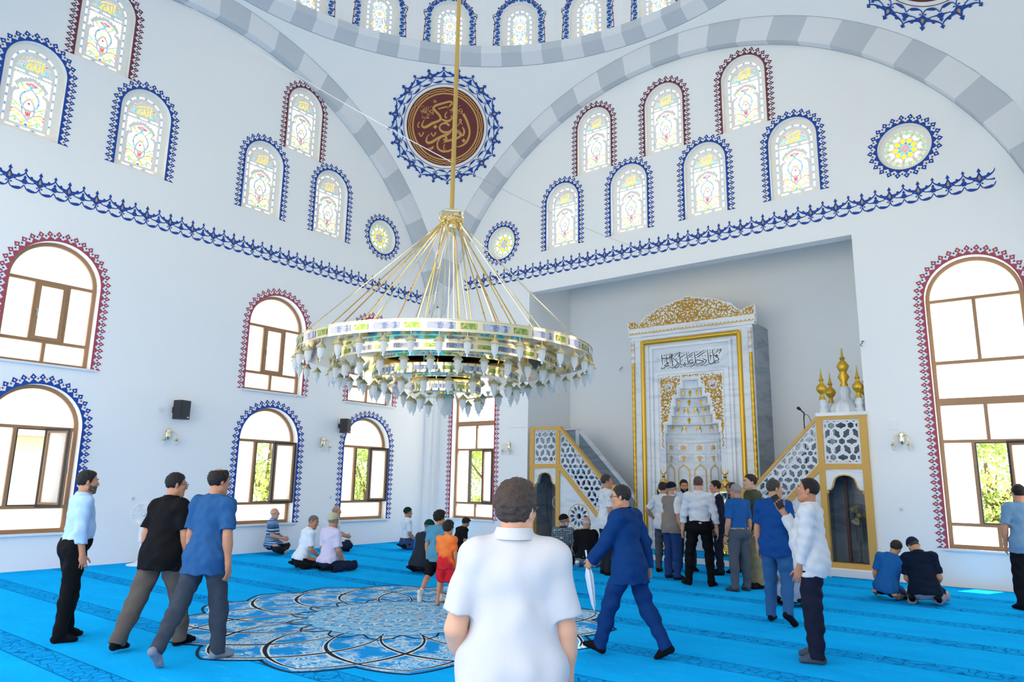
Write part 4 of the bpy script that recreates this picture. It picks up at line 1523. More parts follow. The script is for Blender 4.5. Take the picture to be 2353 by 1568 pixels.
# script panel
mb = MB()
SP = [(-0.78, 4.33), (-0.3, 4.33), (0.35, 4.36), (0.74, 4.42), (0.80, 4.55), (0.83, 4.78), (0.6, 4.80), (0.0, 4.72), (-0.4, 4.70), (-0.78, 4.69)]
mb.prism(SP, 0.0, 0.008, FM)
spn = bm(mb, 'script_panel', [m_marblew])
AFS = ((8.3633e-4, -7.65e-5), (-2.2e-5, -8.0231e-4), (-0.9273, 5.10467))
def afs(x, y):
    return (x * AFS[0][0] + y * AFS[1][0] + AFS[2][0], x * AFS[0][1] + y * AFS[1][1] + AFS[2][1])
SCR = [
    [(1980, 445), (2020, 380), (2055, 310), (2010, 315), (1930, 380), (1830, 470)], [(1830, 470), (1900, 525), (1975, 580), (1960, 625), (1890, 640), (1835, 625)],
    [(1800, 305), (1812, 420), (1830, 560), (1845, 690)], [(1650, 310), (1665, 450), (1685, 640), (1700, 710), (1750, 738), (1810, 710), (1850, 670), (1885, 680), (1880, 715), (1845, 715), (1835, 690)],
    [(1745, 470), (1720, 490), (1765, 500), (1735, 530), (1745, 560), (1742, 640)], [(1722, 315), (1738, 345), (1730, 380)], [(1930, 285), (1945, 300), (1930, 330), (1870, 390)], [(1845, 305), (1850, 325), (1862, 305), (1868, 325)],
    [(1700, 435), (1740, 412), (1780, 390)], [(1335, 560), (1470, 460), (1620, 360)], [(1312, 492), (1440, 410), (1580, 318)], [(1310, 370), (1335, 395), (1360, 360)], [(1408, 385), (1415, 365), (1420, 390)],
    [(1505, 570), (1570, 610), (1625, 640), (1600, 690), (1540, 740), (1490, 780), (1470, 765), (1475, 735)], [(1320, 640), (1345, 622), (1440, 635), (1545, 662), (1480, 700), (1420, 735), (1360, 742), (1318, 710), (1320, 640)],
    [(1265, 370), (1280, 480), (1297, 620), (1295, 700), (1250, 765), (1180, 812), (1125, 812), (1105, 775)], [(1230, 635), (1190, 620), (1140, 635), (1110, 680), (1140, 705), (1200, 690), (1245, 668)], [(1245, 680), (1200, 730), (1140, 748), (1095, 735)],
    [(1030, 390), (1050, 520), (1075, 660), (1085, 735), (1050, 755), (1015, 745)], [(960, 690), (985, 740), (1000, 790), (975, 812), (945, 790), (960, 750), (1010, 740)],
    [(820, 430), (832, 560), (845, 690), (860, 760), (900, 780), (945, 745)], [(870, 670), (905, 625), (930, 580)], [(850, 555), (930, 500), (1010, 448)], [(1078, 500), (1160, 445), (1240, 388)], [(1090, 556), (1165, 505), (1235, 452)],
    [(1185, 540), (1205, 560), (1225, 530)], [(975, 560), (1000, 550), (1010, 570), (975, 580)], [(770, 545), (810, 470), (835, 400), (790, 410), (700, 490), (625, 575)], [(625, 575), (690, 625), (750, 690), (740, 760), (690, 810), (600, 870), (582, 850), (590, 815)],
    [(772, 690), (800, 730), (798, 790), (760, 845), (710, 865), (680, 845), (710, 800), (770, 755)], [(700, 590), (740, 570), (710, 600), (735, 600)], [(578, 440), (588, 560), (597, 700), (600, 790), (630, 790), (640, 740)],
    [(262, 460), (278, 600), (300, 790)], [(405, 440), (415, 560), (428, 680), (450, 745), (478, 740), (475, 708), (440, 715), (400, 760), (350, 800), (440, 795), (530, 780)], [(515, 430), (525, 570), (538, 745)], [(565, 430), (575, 560), (585, 700)],
    [(250, 565), (330, 582), (440, 575), (550, 540), (615, 490), (612, 450), (600, 470)], [(500, 800), (410, 825), (340, 870), (280, 905), (255, 880), (285, 820)], [(645, 470), (690, 440), (735, 408)], [(445, 898), (490, 865), (530, 832)], [(370, 625), (365, 660), (372, 720)],
    [(870, 405), (890, 430), (885, 470)], [(945, 450), (960, 410), (965, 430)], [(1090, 440), (1105, 390), (1110, 410)], [(330, 490), (355, 475), (360, 500), (325, 515)], [(455, 490), (465, 460), (472, 485)], [(1495, 530), (1510, 490), (1518, 515)], [(1570, 480), (1590, 510), (1615, 475)],
    [(1890, 480), (1930, 475), (1900, 500), (1965, 500), (1930, 520)], [(1940, 660), (1960, 700), (1990, 655)], [(1550, 795), (1620, 770), (1680, 735)], [(820, 830), (850, 850), (870, 830), (900, 845)], [(375, 885), (365, 905), (395, 895)],
    [(1262, 765), (1270, 790), (1275, 812)], [(1310, 785), (1312, 765), (1330, 765), (1325, 785), (1335, 812)], [(1360, 800), (1370, 780), (1385, 795), (1372, 808)], [(1430, 765), (1440, 785), (1445, 808)]]
mb = MB()
for k, q in enumerate(SCR):
    b_ = bez(*q, n=5)
    l = sum(math.hypot(*(np.array(q[i + 1]) - np.array(q[i]))) for i in range(len(q) - 1))
    w = 0.019 if l > 150 else 0.012
    ww = np.interp(np.linspace(0, 1, len(b_)), [0, 0.15, 0.7, 1], [w * 0.7, w * 1.15, w, w * 0.5])
    mb.ribbon([afs(*p) for p in b_], ww, FM, 0, 0.010)
for x, y in ((1440, 570), (780, 615), (630, 668), (462, 612), (1040, 822), (1078, 820), (890, 832), (1005, 640), (545, 830), (540, 858)):
    mb.poly([FM(*afs(x + a, y + b2), 0.010) for a, b2 in ((-16, 0), (0, -17), (16, 0), (0, 17))])
bm(mb, 'calligraphy', [mat('slate_calligraphy', '#39414f', 0.5)], spn)
# spandrel panel with the stepped opening
V, T = cdt([(-0.80, 2.43), (0.80, 2.43), (0.80, 4.2), (-0.80, 4.2)], [([(u * 1.0 + (0.035 if u > 0 else -0.035), v + (0.035 if v > 1 else -1)) for u, v in hole], None)])
mb = MB()
ext_cdt(mb, V, T, {0}, FM, 0.0, 0.012)
spd = bm(mb, 'spandrel_panel', [m_marblew])
big = [(u + (0.07 if u > 0 else -0.07), v + (0.07 if v > 1 else -1)) for u, v in hole]
mcs = [(-0.555, 3.9), (0.555, 3.9)]
def tst(x, y):
    return abs(x) < 0.78 and 2.46 < y < 4.18 and not inpoly(x, y, big) and all((x - a) ** 2 + (y - b2) ** 2 > 0.098 ** 2 for a, b2 in mcs)
mb = MB()
arabesque(mb, FM, tst, (-0.8, 2.44, -0.03, 4.19), 0.075, 12, 0.022, 0.012, 0.026, mirror=0.0)
for a, b2 in mcs:
    mb.ribbon(circ(a, b2, 0.105, 24), 0.02, FM, 0, 0.022, closed=True)
for s in (-1, 1):
    q = [(s * (0.735 + 0.012 * math.sin(z * 40)), z) for z in np.linspace(2.46, 3.05, 40)]
    ridge(mb, q, [0.03 + 0.015 * math.sin(z * 25) for z in range(40)], FM, 0.012, 0.026, lambda x, y: True)
bm(mb, 'gold_arabesque', [m_goldp], spd)
ALLAH = [[(0.045, 0.055), (0.043, -0.05)], [(0.018, 0.02), (0.017, -0.045), (0.0, -0.05), (-0.004, 0.0)], [(-0.004, 0.01), (-0.008, -0.048), (-0.026, -0.05), (-0.028, -0.005)], [(-0.028, 0.0), (-0.05, -0.045), (-0.06, -0.03), (-0.045, -0.015)], [(-0.05, 0.045), (-0.035, 0.05)], [(-0.01, 0.045), (0.005, 0.055)], [(-0.045, 0.025), (-0.03, 0.03)]]
MUH = [[(0.055, 0.02), (0.03, 0.0), (0.045, -0.015), (0.0, -0.02), (-0.03, -0.05), (-0.055, -0.05), (-0.06, -0.02)], [(0.01, 0.045), (0.0, 0.0), (0.04, -0.04)], [(-0.045, 0.03), (-0.03, 0.045), (-0.02, 0.03)], [(0.04, 0.05), (0.05, 0.06)], [(-0.055, 0.0), (-0.03, 0.01)], [(0.02, -0.05), (0.045, -0.055)]]
for (cx, cy), L in zip(mcs, (MUH, ALLAH)):
    mb = MB()
    for q in L:
        mb.ribbon([(cx + p[0], cy + p[1]) for p in bez(*q, n=5)], 0.013, FM, 0, 0.015)
    bm(mb, 'roundel_script', [mat('slate_calligraphy', '#39414f', 0.5)], spd)
# stepped muqarnas niche: curved tiers, shelves, gold drops
mb = MB()
DPT = 0.62
def tier(hw, z0, z1, n=18):
    P = []
    for a in np.linspace(0, PI, n):
        P.append((hw * math.cos(a), -hw * DPT * math.sin(a)))
    pts = [FM(u, z0, w) for u, w in P] + [FM(u, z1, w) for u, w in P]
    mb.add(pts, [(i, i + 1, n + i + 1, n + i) for i in range(n - 1)], 0)
    return P
prev = None
for i, (hw, zt) in enumerate(STEPS):
    zb = STEPS[i + 1][1] if i + 1 < len(STEPS) else 0.12
    P = tier(hw, zb, zt)
    if prev:
        n = len(P)
        mb.add([FM(u, zt, w) for u, w in P] + [FM(u, zt, w) for u, w in prev], [(k, k + 1, n + k + 1, n + k) for k in range(n - 1)], 0)
    prev = P
mb.add([FM(u, 4.04, w) for u, w in [(0.185 * math.cos(a), -0.185 * DPT * math.sin(a)) for a in np.linspace(0, PI, 18)]], [tuple(range(18))], 0)
ni = bm(mb, 'niche', [m_marble], smooth=30)
def on_tier(hw, t, z, lift=0.012):
    return FM((hw - lift) * math.cos(t), z, -(hw - lift) * DPT * math.sin(t))
for i, nspk in ((1, 4), (2, 4), (3, 5), (4, 4), (5, 5)):
    hw, zt = STEPS[i]
    zb = STEPS[i + 1][1]
    h = zt - zb
    for k in range(nspk):
        t = PI * (k + 0.5 + (0.2 if i % 2 else 0)) / (nspk + (0.4 if i % 2 else 0))
        mb = MB()
        dw = 0.05 / hw * 0.85
        if i in (3, 5):
            for s in (-1, 1):
                q = [on_tier(hw, t + s * dw * 0.5, zt - h * 0.18), on_tier(hw, t + s * dw * 1.5, zt - h * 0.3, 0.03), on_tier(hw, t + s * dw * 1.7, zb + h * 0.1)]
                mb.poly(q if s > 0 else q[::-1], 0)
            for d0, d1 in ((-0.6, 0.6),):
                a, b2 = t + d0 * dw, t + d1 * dw
                q = [on_tier(hw, a, zt - 0.05 * h, 0.05), on_tier(hw, b2, zt - 0.05 * h, 0.05), on_tier(hw, b2, zt - 0.4 * h, 0.05), on_tier(hw, a, zt - 0.4 * h, 0.05)]
                mb.poly(q, 0)
                mb.poly([on_tier(hw, a, zt - 0.4 * h, 0.05), on_tier(hw, b2, zt - 0.4 * h, 0.05), on_tier(hw, b2, zt - 0.4 * h, 0.0), on_tier(hw, a, zt - 0.4 * h, 0.0)], 0)
        else:
            top = on_tier(hw, t, zt - h * 0.12, 0.02)
            l_, r_ = on_tier(hw, t + dw, zt - h * 0.35, 0.008), on_tier(hw, t - dw, zt - h * 0.35, 0.008)
            mid_ = on_tier(hw, t, zt - h * 0.35, 0.045)
            bt = on_tier(hw, t, zb + h * 0.06, 0.012)
            for f in ((top, l_, mid_), (top, mid_, r_), (l_, bt, mid_), (mid_, bt, r_)):
                mb.poly(f, 0)
        bm(mb, 'gold_drop', [m_goldleaf], ni)
mg = MB()
hw = STEPS[-1][0]
for k in range(5):
    t = PI * (k + 0.5) / 5
    for zc, up in ((2.48, 1), (2.23, -1)):
        mb = MB()
        q = [on_tier(hw, t + d * 0.2, zc + e * 0.075, 0.02) for d, e in ((1, -1), (-1, -1), (-1, 1), (1, 1))]
        mb.poly(q, 0)
        TT = lambda u, v, w, t=t, zc=zc: on_tier(hw, t - u / 0.55, zc + v, 0.05 + w)
        for s in (-1, 1):
            for x, y, a, l in ((0, -0.06 * up, PI / 2 * up - s * 0.5, 0.08), (s * 0.02, 0, up * PI / 2 - s * 1.2, 0.07), (s * 0.02, -0.03 * up, -s * 0.3 + (0 if s > 0 else PI), 0.06), (0, -0.01, up * PI / 2 - s * 0.2, 0.075)):
                mb.poly([TT(u, v, 0.0) for u, v in leaf(x, y, a, l, 0.03)], 1)
        bm(mb, 'tile', [m_marblew, m_goldp], ni)
    mg = MB()
    TT = lambda u, v, w, t=t: on_tier(hw, t - u / 0.55, v, 0.016 + w)
    q = [(-0.12, 0.5), (-0.12, 1.9), (-0.115, 1.96), (-0.07, 2.02), (-0.02, 2.05), (0, 2.10), (0.02, 2.05), (0.07, 2.02), (0.115, 1.96), (0.12, 1.9), (0.12, 0.5)]
    mg.ribbon(q, 0.022, TT, 0, 0.01)
    bm(mg, 'gold_ogee', [m_goldp], ni)
mb = MB()
P0 = [((hw + 0.02) * math.cos(a), (hw + 0.02) * math.sin(a)) for a in np.linspace(0, PI, 18)]
for z0, z1 in ((2.34, 2.37), (2.6, 2.64)):
    n = 18
    a_ = [on_tier(hw, t, z0, 0.03) for t in np.linspace(0, PI, n)]
    b_ = [on_tier(hw, t, z1, 0.03) for t in np.linspace(0, PI, n)]
    mb.add(a_ + b_, [(i, i + 1, n + i + 1, n + i) for i in range(n - 1)], 0)
bm(mb, 'band_moulding', [m_marblew], ni)
tag(mih, 'grey marble mihrab with gold frame, gold crest and stepped niche', 'prayer niche')

# ------------------------------------------------------------------ the two pulpits
RNG_A, RNG_R0, RNG_R1 = 0.17, 0.088, 0.120
def lattice(mb, outer, F, w0, w1, origin, margin=0.035, a=RNG_A):
    k = a / RNG_A
    xs = [p[0] for p in outer]
    ys = [p[1] for p in outer]
    cs = []
    for j in range(-14, 15):
        for i in range(-14, 15):
            if (i - (j - (j % 2)) // 2) % 2 == 0 and j % 2 == 0:
                continue                                  # star voids
            x = origin[0] + a * (i + 0.5 * (j % 2))
            y = origin[1] + a * 0.866 * j
            if min(xs) - 0.2 < x < max(xs) + 0.2 and min(ys) - 0.2 < y < max(ys) + 0.2:
                cs.append((x, y))
    # signed distance to the border of the (convex) outline
    ar = sum(p[0] * q[1] - q[0] * p[1] for p, q in zip(outer, outer[1:] + outer[:1]))
    ow = outer if ar > 0 else outer[::-1]
    def inner(x, y):
        d = 1e9
        for p, q in zip(ow, ow[1:] + ow[:1]):
            ex, ey = q[0] - p[0], q[1] - p[1]
            d = min(d, ((x - p[0]) * -ey + (y - p[1]) * ex) / math.hypot(ex, ey))
        return d
    pcs = []
    for x, y in cs:
        pcs += [(circ(x, y, RNG_R1 * k, 26), 1), (circ(x, y, RNG_R0 * k, 24), 1)]
    V, T = cdt(outer, [])
    allp = [outer] + [p for p, _ in pcs]
    vs_, fs_ = [], []
    # inset outline for the plain margin
    n = len(ow)
    ins = []
    for i in range(n):
        p0, p1, p2 = ow[i - 1], ow[i], ow[(i + 1) % n]
        def ln2(p, q):
            ex, ey = q[0] - p[0], q[1] - p[1]
            l = math.hypot(ex, ey)
            nx, ny = -ey / l, ex / l
            return nx, ny, nx * p[0] + ny * p[1] + margin
        a1, b1, c1_ = ln2(p0, p1)
        a2, b2, c2_ = ln2(p1, p2)
        det = a1 * b2 - a2 * b1
        ins.append(((c1_ * b2 - c2_ * b1) / det, (a1 * c2_ - a2 * c1_) / det))
    for poly in [ow, ins] + [p for p, _ in pcs]:
        o = len(vs_)
        vs_ += [Vector(p) for p in poly]
        fs_.append(list(range(o, o + len(poly))))
    V, E_, F3_, *_ = delaunay_2d_cdt(vs_, [], fs_, 0, 1e-5, True)
    keep = []
    for f in F3_:
        x = sum(V[i][0] for i in f) / 3
        y = sum(V[i][1] for i in f) / 3
        d = inner(x, y)
        if d < 0:
            continue
        ok = d < margin
        if not ok:
            for cx, cy in cs:
                r = math.hypot(x - cx, y - cy)
                if RNG_R0 * k * 0.99 < r < RNG_R1 * k * 1.01:
                    ok = True
                    break
        if ok:
            keep.append((tuple(f), 0))
    ext_cdt(mb, [(v[0], v[1]) for v in V], keep, {0}, F, w0, w1)
m_redwood = mat('dark_red_wood', '#5a2a2a', 0.4)
def pulpit(name, sx, label, cat):
    x0 = 3.50 if sx > 0 else 11.34
    Y0 = -0.05
    YB = 0.92
    root = empty(name, (x0 + sx * 1.2, 0.4, 0.0))
    def F(s, z, w=0.0):
        return (x0 + sx * s, Y0 - w, z)
    def bx(mb, s0, z0, s1, z1, w0, w1, m=0):
        mb.box((s0, z0, w0), (s1, z1, w1), m, lambda s, z, w: F(s, z, w))
    B = 0.117
    mb = MB()
    mb.box((0, 0.115 if True else 0, -1.0), (2.55, 0.14, 0.06), 0, lambda s, z, w: F(s, z, w))
    bm(mb, 'plinth', [m_sill], root)
    SL = 1.045
    yu = lambda s: 2.975 - SL * (s - 0.90)        # top line of the handrail
    yl = lambda s: 2.03 - SL * (s - 0.93)         # top line of the stringer
    SE = 2.36
    mb = MB()
    fr = []
    bx(mb, 0, 0.14, 0.13, 2.975, -0.12, 0.02)
    bx(mb, 0.79, 0.14, 0.905, 2.975, -0.12, 0.02)
    bx(mb, 0.13, 2.905, 0.79, 2.975, -0.12, 0.02)
    bx(mb, 0.13, 1.955, 0.79, 2.06, -0.12, 0.02)
    bx(mb, 0.13, 0.14, 0.79, 0.235, -0.12, 0.02)
    mb.prism([(0.905, yu(0.905)), (0.905, yu(0.905) - 0.085), (SE, yu(SE) - 0.085), (SE, yu(SE))], -0.12, 0.02, F)
    mb.prism([(0.905, yl(0.905)), (0.905, yl(0.905) - 0.155), (SE, yl(SE) - 0.155), (SE, yl(SE))], -0.12, 0.02, F)
    bx(mb, 0.905, 0.14, 2.5, 0.225, -0.12, 0.02)
    bx(mb, SE - 0.02, 0.14, SE + 0.1, 1.58, -0.12, 0.025)
    bm(mb, 'gold_frame', [m_goldflat], root)
    mb = MB()
    lattice(mb, [(0.13, 2.06), (0.79, 2.06), (0.79, 2.905), (0.13, 2.905)], F, -0.06, -0.01, (0.46, 2.482), a=0.175)
    bm(mb, 'lattice_panel', [m_marblel], root)
    mb = MB()
    lattice(mb, [(0.905, yl(0.905)), (SE - 0.02, yl(SE - 0.02)), (SE - 0.02, yu(SE - 0.02) - 0.085), (0.905, yu(0.905) - 0.085)], F, -0.06, -0.01, (1.2, 2.0), 0.03, a=0.150)
    bm(mb, 'stair_lattice', [m_marblel], root)
    # doorway with a cusped head
    hd = [(0.15, 1.50), (0.15, 1.56), (0.20, 1.57), (0.245, 1.63), (0.26, 1.70), (0.29, 1.78), (0.36, 1.83), (0.46, 1.85)]
    hd = hd + [(0.92 - s, z) for s, z in hd[-2::-1]]
    mb = MB()
    V, T = cdt([(0.13, 1.50), (0.79, 1.50), (0.79, 1.955), (0.13, 1.955)], [(hd + [(0.77, 1.40), (0.15, 1.40)], None)])
    ext_cdt(mb, V, T, {0}, F, -0.1, 0.0)
    bm(mb, 'door_lintel', [m_marble], root)
    mb = MB()
    mb.tube([F(s, z, 0.004) for s, z in hd], 0.014, 6)
    bm(mb, 'gold_edging', [m_goldflat], root)
    # stair flank with the star rosette
    tri_ = [(0.905, 0.225), (SE - 0.02, 0.225), (SE - 0.02, yl(SE - 0.02) - 0.155), (0.905, yl(0.905) - 0.155)]
    rc = (1.44, 0.83)
    pcs = []
    for k in range(12):
        a = 2 * PI * k / 12
        pcs.append((leaf(rc[0] + 0.115 * math.cos(a), rc[1] + 0.115 * math.sin(a), a, 0.15, 0.075), None))
        a += PI / 12
        pcs.append((dia(rc[0] + 0.105 * math.cos(a), rc[1] + 0.105 * math.sin(a), 0.012), None))
    pcs.append((circ(rc[0], rc[1], 0.07, 12), None))
    V, T = cdt(tri_, pcs)
    mb = MB()
    ext_cdt(mb, V, T, {0}, F, -0.08, -0.01)
    sf = bm(mb, 'stair_flank', [m_marble], root)
    mb = MB()
    ring_ = circ(rc[0], rc[1], 0.285, 36)
    mb.tube([F(s, z, -0.008) for s, z in ring_], 0.009, 6, closed=True)
    bm(mb, 'gold_edging', [m_goldflat], sf)
    # far parapet
    mb = MB()
    par = [(0.0, 0.14), (SE + 0.1, 0.14), (SE + 0.1, yu(SE + 0.1) - 0.04), (0.9, 2.955), (0.0, 2.955)]
    mb.prism(par, -0.99, -0.93, F)
    fp = bm(mb, 'far_parapet', [m_marbled], root)
    mb = MB()
    mb.prism([(0.0, 2.955), (0.9, 2.955), (0.9, 2.98), (0.0, 2.98)], -1.0, -0.9, F)
    mb.prism([(0.9, 2.86), (SE + 0.1, yu(SE + 0.1) - 0.12), (SE + 0.1, yu(SE + 0.1)), (0.9, 2.98)], -1.0, -0.9, F)
    mb.prism([(0.78, 0.14), (0.88, 0.14), (0.88, 2.955), (0.78, 2.955)], -1.0, -0.915, F)
    bm(mb, 'coping', [m_marble], fp)
    # steps
    mb = MB()
    ns = 9
    for k in range(ns):
        s1 = SE - (SE - 0.9) * k / ns
        s0 = SE - (SE - 0.9) * (k + 1) / ns
        z = 0.35 + (1.9 - 0.35) * (k + 1) / ns
        bx(mb, s0, z - 0.03, s1 + 0.03, z, -0.92, -0.13, 0)
        bx(mb, s1 - 0.012, z - 0.19, s1, z - 0.03, -0.92, -0.13, 1)
    bx(mb, 0.1, 1.9, 0.9, 1.95, -0.92, -0.13, 0)
    bm(mb, 'stairs', [m_carpet, m_redwood], root)
    mb = MB()
    bx(mb, 0.56, 0.14, 0.61, 1.9, -0.6, -0.55, 0)
    bx(mb, 0.15, 0.16, 0.77, 0.2, -0.62, -0.55, 0)
    bm(mb, 'door_post', [m_redwood], root)
    mb = MB()
    bx(mb, 0.02, 0.14, 0.05, 1.95, -0.92, -0.13, 0)
    bx(mb, 0.62, 0.14, 0.9, 1.9, -0.9, -0.86, 0)
    bm(mb, 'inner_panel', [m_marbled], root)
    if sx < 0:
        # canopy: slab, ribbed dome and gilded finials
        mb = MB()
        bx(mb, -0.02, 2.975, 0.90, 3.04, -1.0, 0.03)
        bm(mb, 'canopy_slab', [m_marblew], root)
        mb = MB()
        c = F(0.44, 0, -0.45)
        mb.lathe([(0.30, 3.04), (0.31, 3.12), (0.27, 3.22), (0.17, 3.30), (0.10, 3.34), (0.09, 3.42), (0.115, 3.48), (0.09, 3.55), (0.06, 3.6)], (c[0], c[1], 0), 48, 0, None, 0.05, 16)
        bm(mb, 'dome', [m_marble], root, 60)
        def fin(s, w, z0, h, r):
            c = F(s, 0, w)
            mb = MB()
            q = [(0.8, 0), (0.85, 0.06), (0.5, 0.12), (0.75, 0.2), (0.6, 0.27), (0.5, 0.3)]
            mb.lathe([(r * a, z0 + h * b2) for a, b2 in q], (c[0], c[1], 0), 20)
            bm(mb, 'finial_base', [m_marble], root, 60)
            mb = MB()
            q = [(0.62, 0.3), (0.35, 0.38), (0.4, 0.42), (0.8, 0.47), (1.0, 0.53), (0.85, 0.59), (0.4, 0.64), (0.25, 0.68), (0.5, 0.72), (0.25, 0.77), (0.2, 0.82), (0.12, 0.86), (0.01, 1.0)]
            mb.lathe([(r * a, z0 + h * b2) for a, b2 in q], (c[0], c[1], 0), 20)
            bm(mb, 'finial', [m_goldleaf], root, 60)
        for s, w in ((0.79, -0.14), (0.13, -0.14), (0.79, -0.82), (0.13, -0.82)):
            fin(s, w, 3.04, 0.92, 0.105)
        c = F(0.44, 0, -0.45)
        mb = MB()
        mb.lathe([(r, z) for r, z in ((0.06, 3.58), (0.075, 3.62), (0.05, 3.67), (0.11, 3.78), (0.06, 3.87), (0.075, 3.9), (0.12, 4.0), (0.07, 4.08), (0.035, 4.12), (0.055, 4.16), (0.025, 4.2), (0.01, 4.36))], (c[0], c[1], 0), 20)
        bm(mb, 'finial', [m_goldleaf], root, 60)
    tag(root, label, cat)
    return root
pulpit('pulpit', 1, 'lower left marble pulpit stair with mustard frame and ring lattice, without canopy', 'pulpit')
pulpit('minbar', -1, 'right marble pulpit stair topped by dome and gilded finials', 'pulpit')

# brass floor candle holders beside the niche
def candle(x, y, label, first=[None]):
    if first[0] is None:
        root = empty('candle_holder', (x, y, 0.127))
        mb = MB()
        mb.lathe([(0.19, 0), (0.2, 0.03), (0.2, 0.12), (0.17, 0.15), (0.1, 0.2), (0.08, 0.3), (0.11, 0.36), (0.07, 0.42), (0.06, 0.6), (0.09, 0.66), (0.06, 0.72), (0.055, 0.95), (0.1, 1.02), (0.16, 1.06)], (0, 0, 0), 28)
        mb.build('base', m_brassd, root, 50)
        mb = MB()
        mb.lathe([(0.165, 1.05), (0.175, 1.08), (0.165, 1.12), (0.165, 1.30), (0.175, 1.33), (0.165, 1.36)], (0, 0, 0), 28)
        mb.build('lamp_body', m_brass, root, 50)
        mb = MB()
        mb.lathe([(0.17, 1.36), (0.14, 1.42), (0.08, 1.46), (0.06, 1.49), (0.1, 1.52), (0.09, 1.57), (0.04, 1.61), (0.03, 1.64), (0.05, 1.67), (0.02, 1.71)], (0, 0, 0), 24)
        mb.lathe([(0.012, 1.70), (0.02, 1.75), (0.012, 1.8), (0.004, 1.88)], (0, 0, 0), 8)
        mb.tube([(0.07 * math.cos(a), 0, 1.79 + 0.07 * math.sin(a)) for a in np.linspace(R_(150), R_(390), 16)], [0.004 + 0.012 * math.sin(PI * k / 15) for k in range(16)], 6)
        mb.build('finial', m_brassd, root, 50)
        first[0] = root
        o = root
    else:
        o = copy_tree(first[0])
        o.location = (x, y, 0.127)
    tag(o, label, 'candle holder', 'brass candle holders of the mihrab')
candle(6.84, 0.62, 'brass candle holder left of the mihrab niche, behind the vested man')
candle(8.30, 0.62, 'brass candle holder right of the mihrab niche, behind the man in a dark suit')
# ------------------------------------------------------------------ chandelier
HX, HY = 7.35, -7.39
ch = empty('chandelier', (HX, HY, 0))
m_opal, nt, b, tc = nodes_mat('opal_lamp_glass', 0.3)
b.inputs['Base Color'].default_value = lin('#fdf8ef')
tr = nt.nodes.new('ShaderNodeBsdfTranslucent')
tr.inputs[0].default_value = lin('#ffffff')
mxs = nt.nodes.new('ShaderNodeMixShader')
mxs.inputs[0].default_value = 0.65
nt.links.new(b.outputs[0], mxs.inputs[1])
nt.links.new(tr.outputs[0], mxs.inputs[2])
nt.links.new(mxs.outputs[0], nt.nodes['Material Output'].inputs[0])
m_clear = mat('clear_glass_drop', '#dfe9f2', 0.05, 0.0, spec=0.9, coat=1.0)
# pierced band: backlight in the holes painted white, slate lines between
m_fili, nt, b, tc = nodes_mat('pierced_brass_net', 0.15, 0.35)
vo = N(nt, 'ShaderNodeTexVoronoi', feature='DISTANCE_TO_EDGE'); vo.inputs['Scale'].default_value = 70; vo.inputs['Randomness'].default_value = 0.35
nt.links.new(tc.outputs['Object'], vo.inputs[0])
f = ramp(nt, vo.outputs[0], [(0.16, 0.0), (0.22, 1.0)])
nt.links.new(mixc(nt, f.outputs[0], '#7a83a0', '#fbfcff'), b.inputs['Base Color'])
m_grn, nt, b, tc = nodes_mat('brass_script_green_reflection', 0.12, 0.8)  # brass script panels with green reflections put into the colour
n1 = N(nt, 'ShaderNodeTexNoise'); n1.inputs['Scale'].default_value = 30; n1.inputs['Detail'].default_value = 4
nt.links.new(tc.outputs['Object'], n1.inputs[0])
f = ramp(nt, n1.outputs['Fac'], [(0.45, '#7fa84a'), (0.55, '#cfc07a')])
nt.links.new(f.outputs[0], b.inputs['Base Color'])

TIERS = [(2.07, 3.31, 3.45, 40, 12), (1.58, 3.18, 3.30, 30, 8), (1.03, 2.995, 3.115, 20, 6), (0.50, 2.825, 2.945, 10, 4)]
mb = MB()
mb.lathe([(0.034, 5.55), (0.034, 21.3)], (0, 0, 0), 16)
for z in (6.32, 6.5, 6.9, 7.1):
    mb.lathe([(0.037, z), (0.037, z + 0.012)], (0, 0, 0), 16)
mb.build('pole', mat('aged_brass_pole', '#c8a85c', 0.35, 0.5), ch, 50)
mb = MB()
mb.lathe([(0.02, 5.24), (0.06, 5.27), (0.09, 5.32), (0.085, 5.36), (0.15, 5.40), (0.15, 5.44), (0.185, 5.45), (0.185, 5.53), (0.17, 5.55), (0.05, 5.56)], (0, 0, 0), 32)
for k in range(16):
    a = 2 * PI * k / 16
    mb.lathe([(0.0, -0.03), (0.028, -0.01), (0.028, 0.01), (0.0, 0.03)], (0.165 * math.cos(a), 0.165 * math.sin(a), 5.41), 8)
mb.build('hub', m_brass, ch, 40)
lamp_cap = MB()
lamp_cap.tube([(0, 0, 0.0), (0, 0, -0.045)], 0.004, 5)
lamp_cap.lathe([(0.056, -0.115), (0.06, -0.108), (0.056, -0.098), (0.05, -0.09), (0.03, -0.07), (0.012, -0.05), (0.005, -0.04)], (0, 0, 0), 18)
for k in range(10):
    a = 2 * PI * k / 10
    lamp_cap.lathe([(0.0, -0.125), (0.011, -0.115), (0.0, -0.1)], (0.056 * math.cos(a), 0.056 * math.sin(a), 0), 6)
cap_d = lamp_cap.data('lamp', mat('pale_lamp_brass', '#e6d09a', 0.3, 0.45), 50)
lamp_g = MB()
lamp_g.lathe([(0.0, -0.262), (0.012, -0.256), (0.026, -0.235), (0.038, -0.2), (0.044, -0.16), (0.044, -0.12), (0.042, -0.112)], (0, 0, 0), 18)
gls_d = lamp_g.data('glass_shade', m_opal, 60)
lamp_t = MB()
lamp_t.lathe([(0.0, -0.292), (0.011, -0.286), (0.014, -0.278), (0.011, -0.27), (0.007, -0.264), (0.016, -0.258), (0.014, -0.25)], (0, 0, 0), 10)
tip_d = lamp_t.data('glass_drop', m_clear, 60)
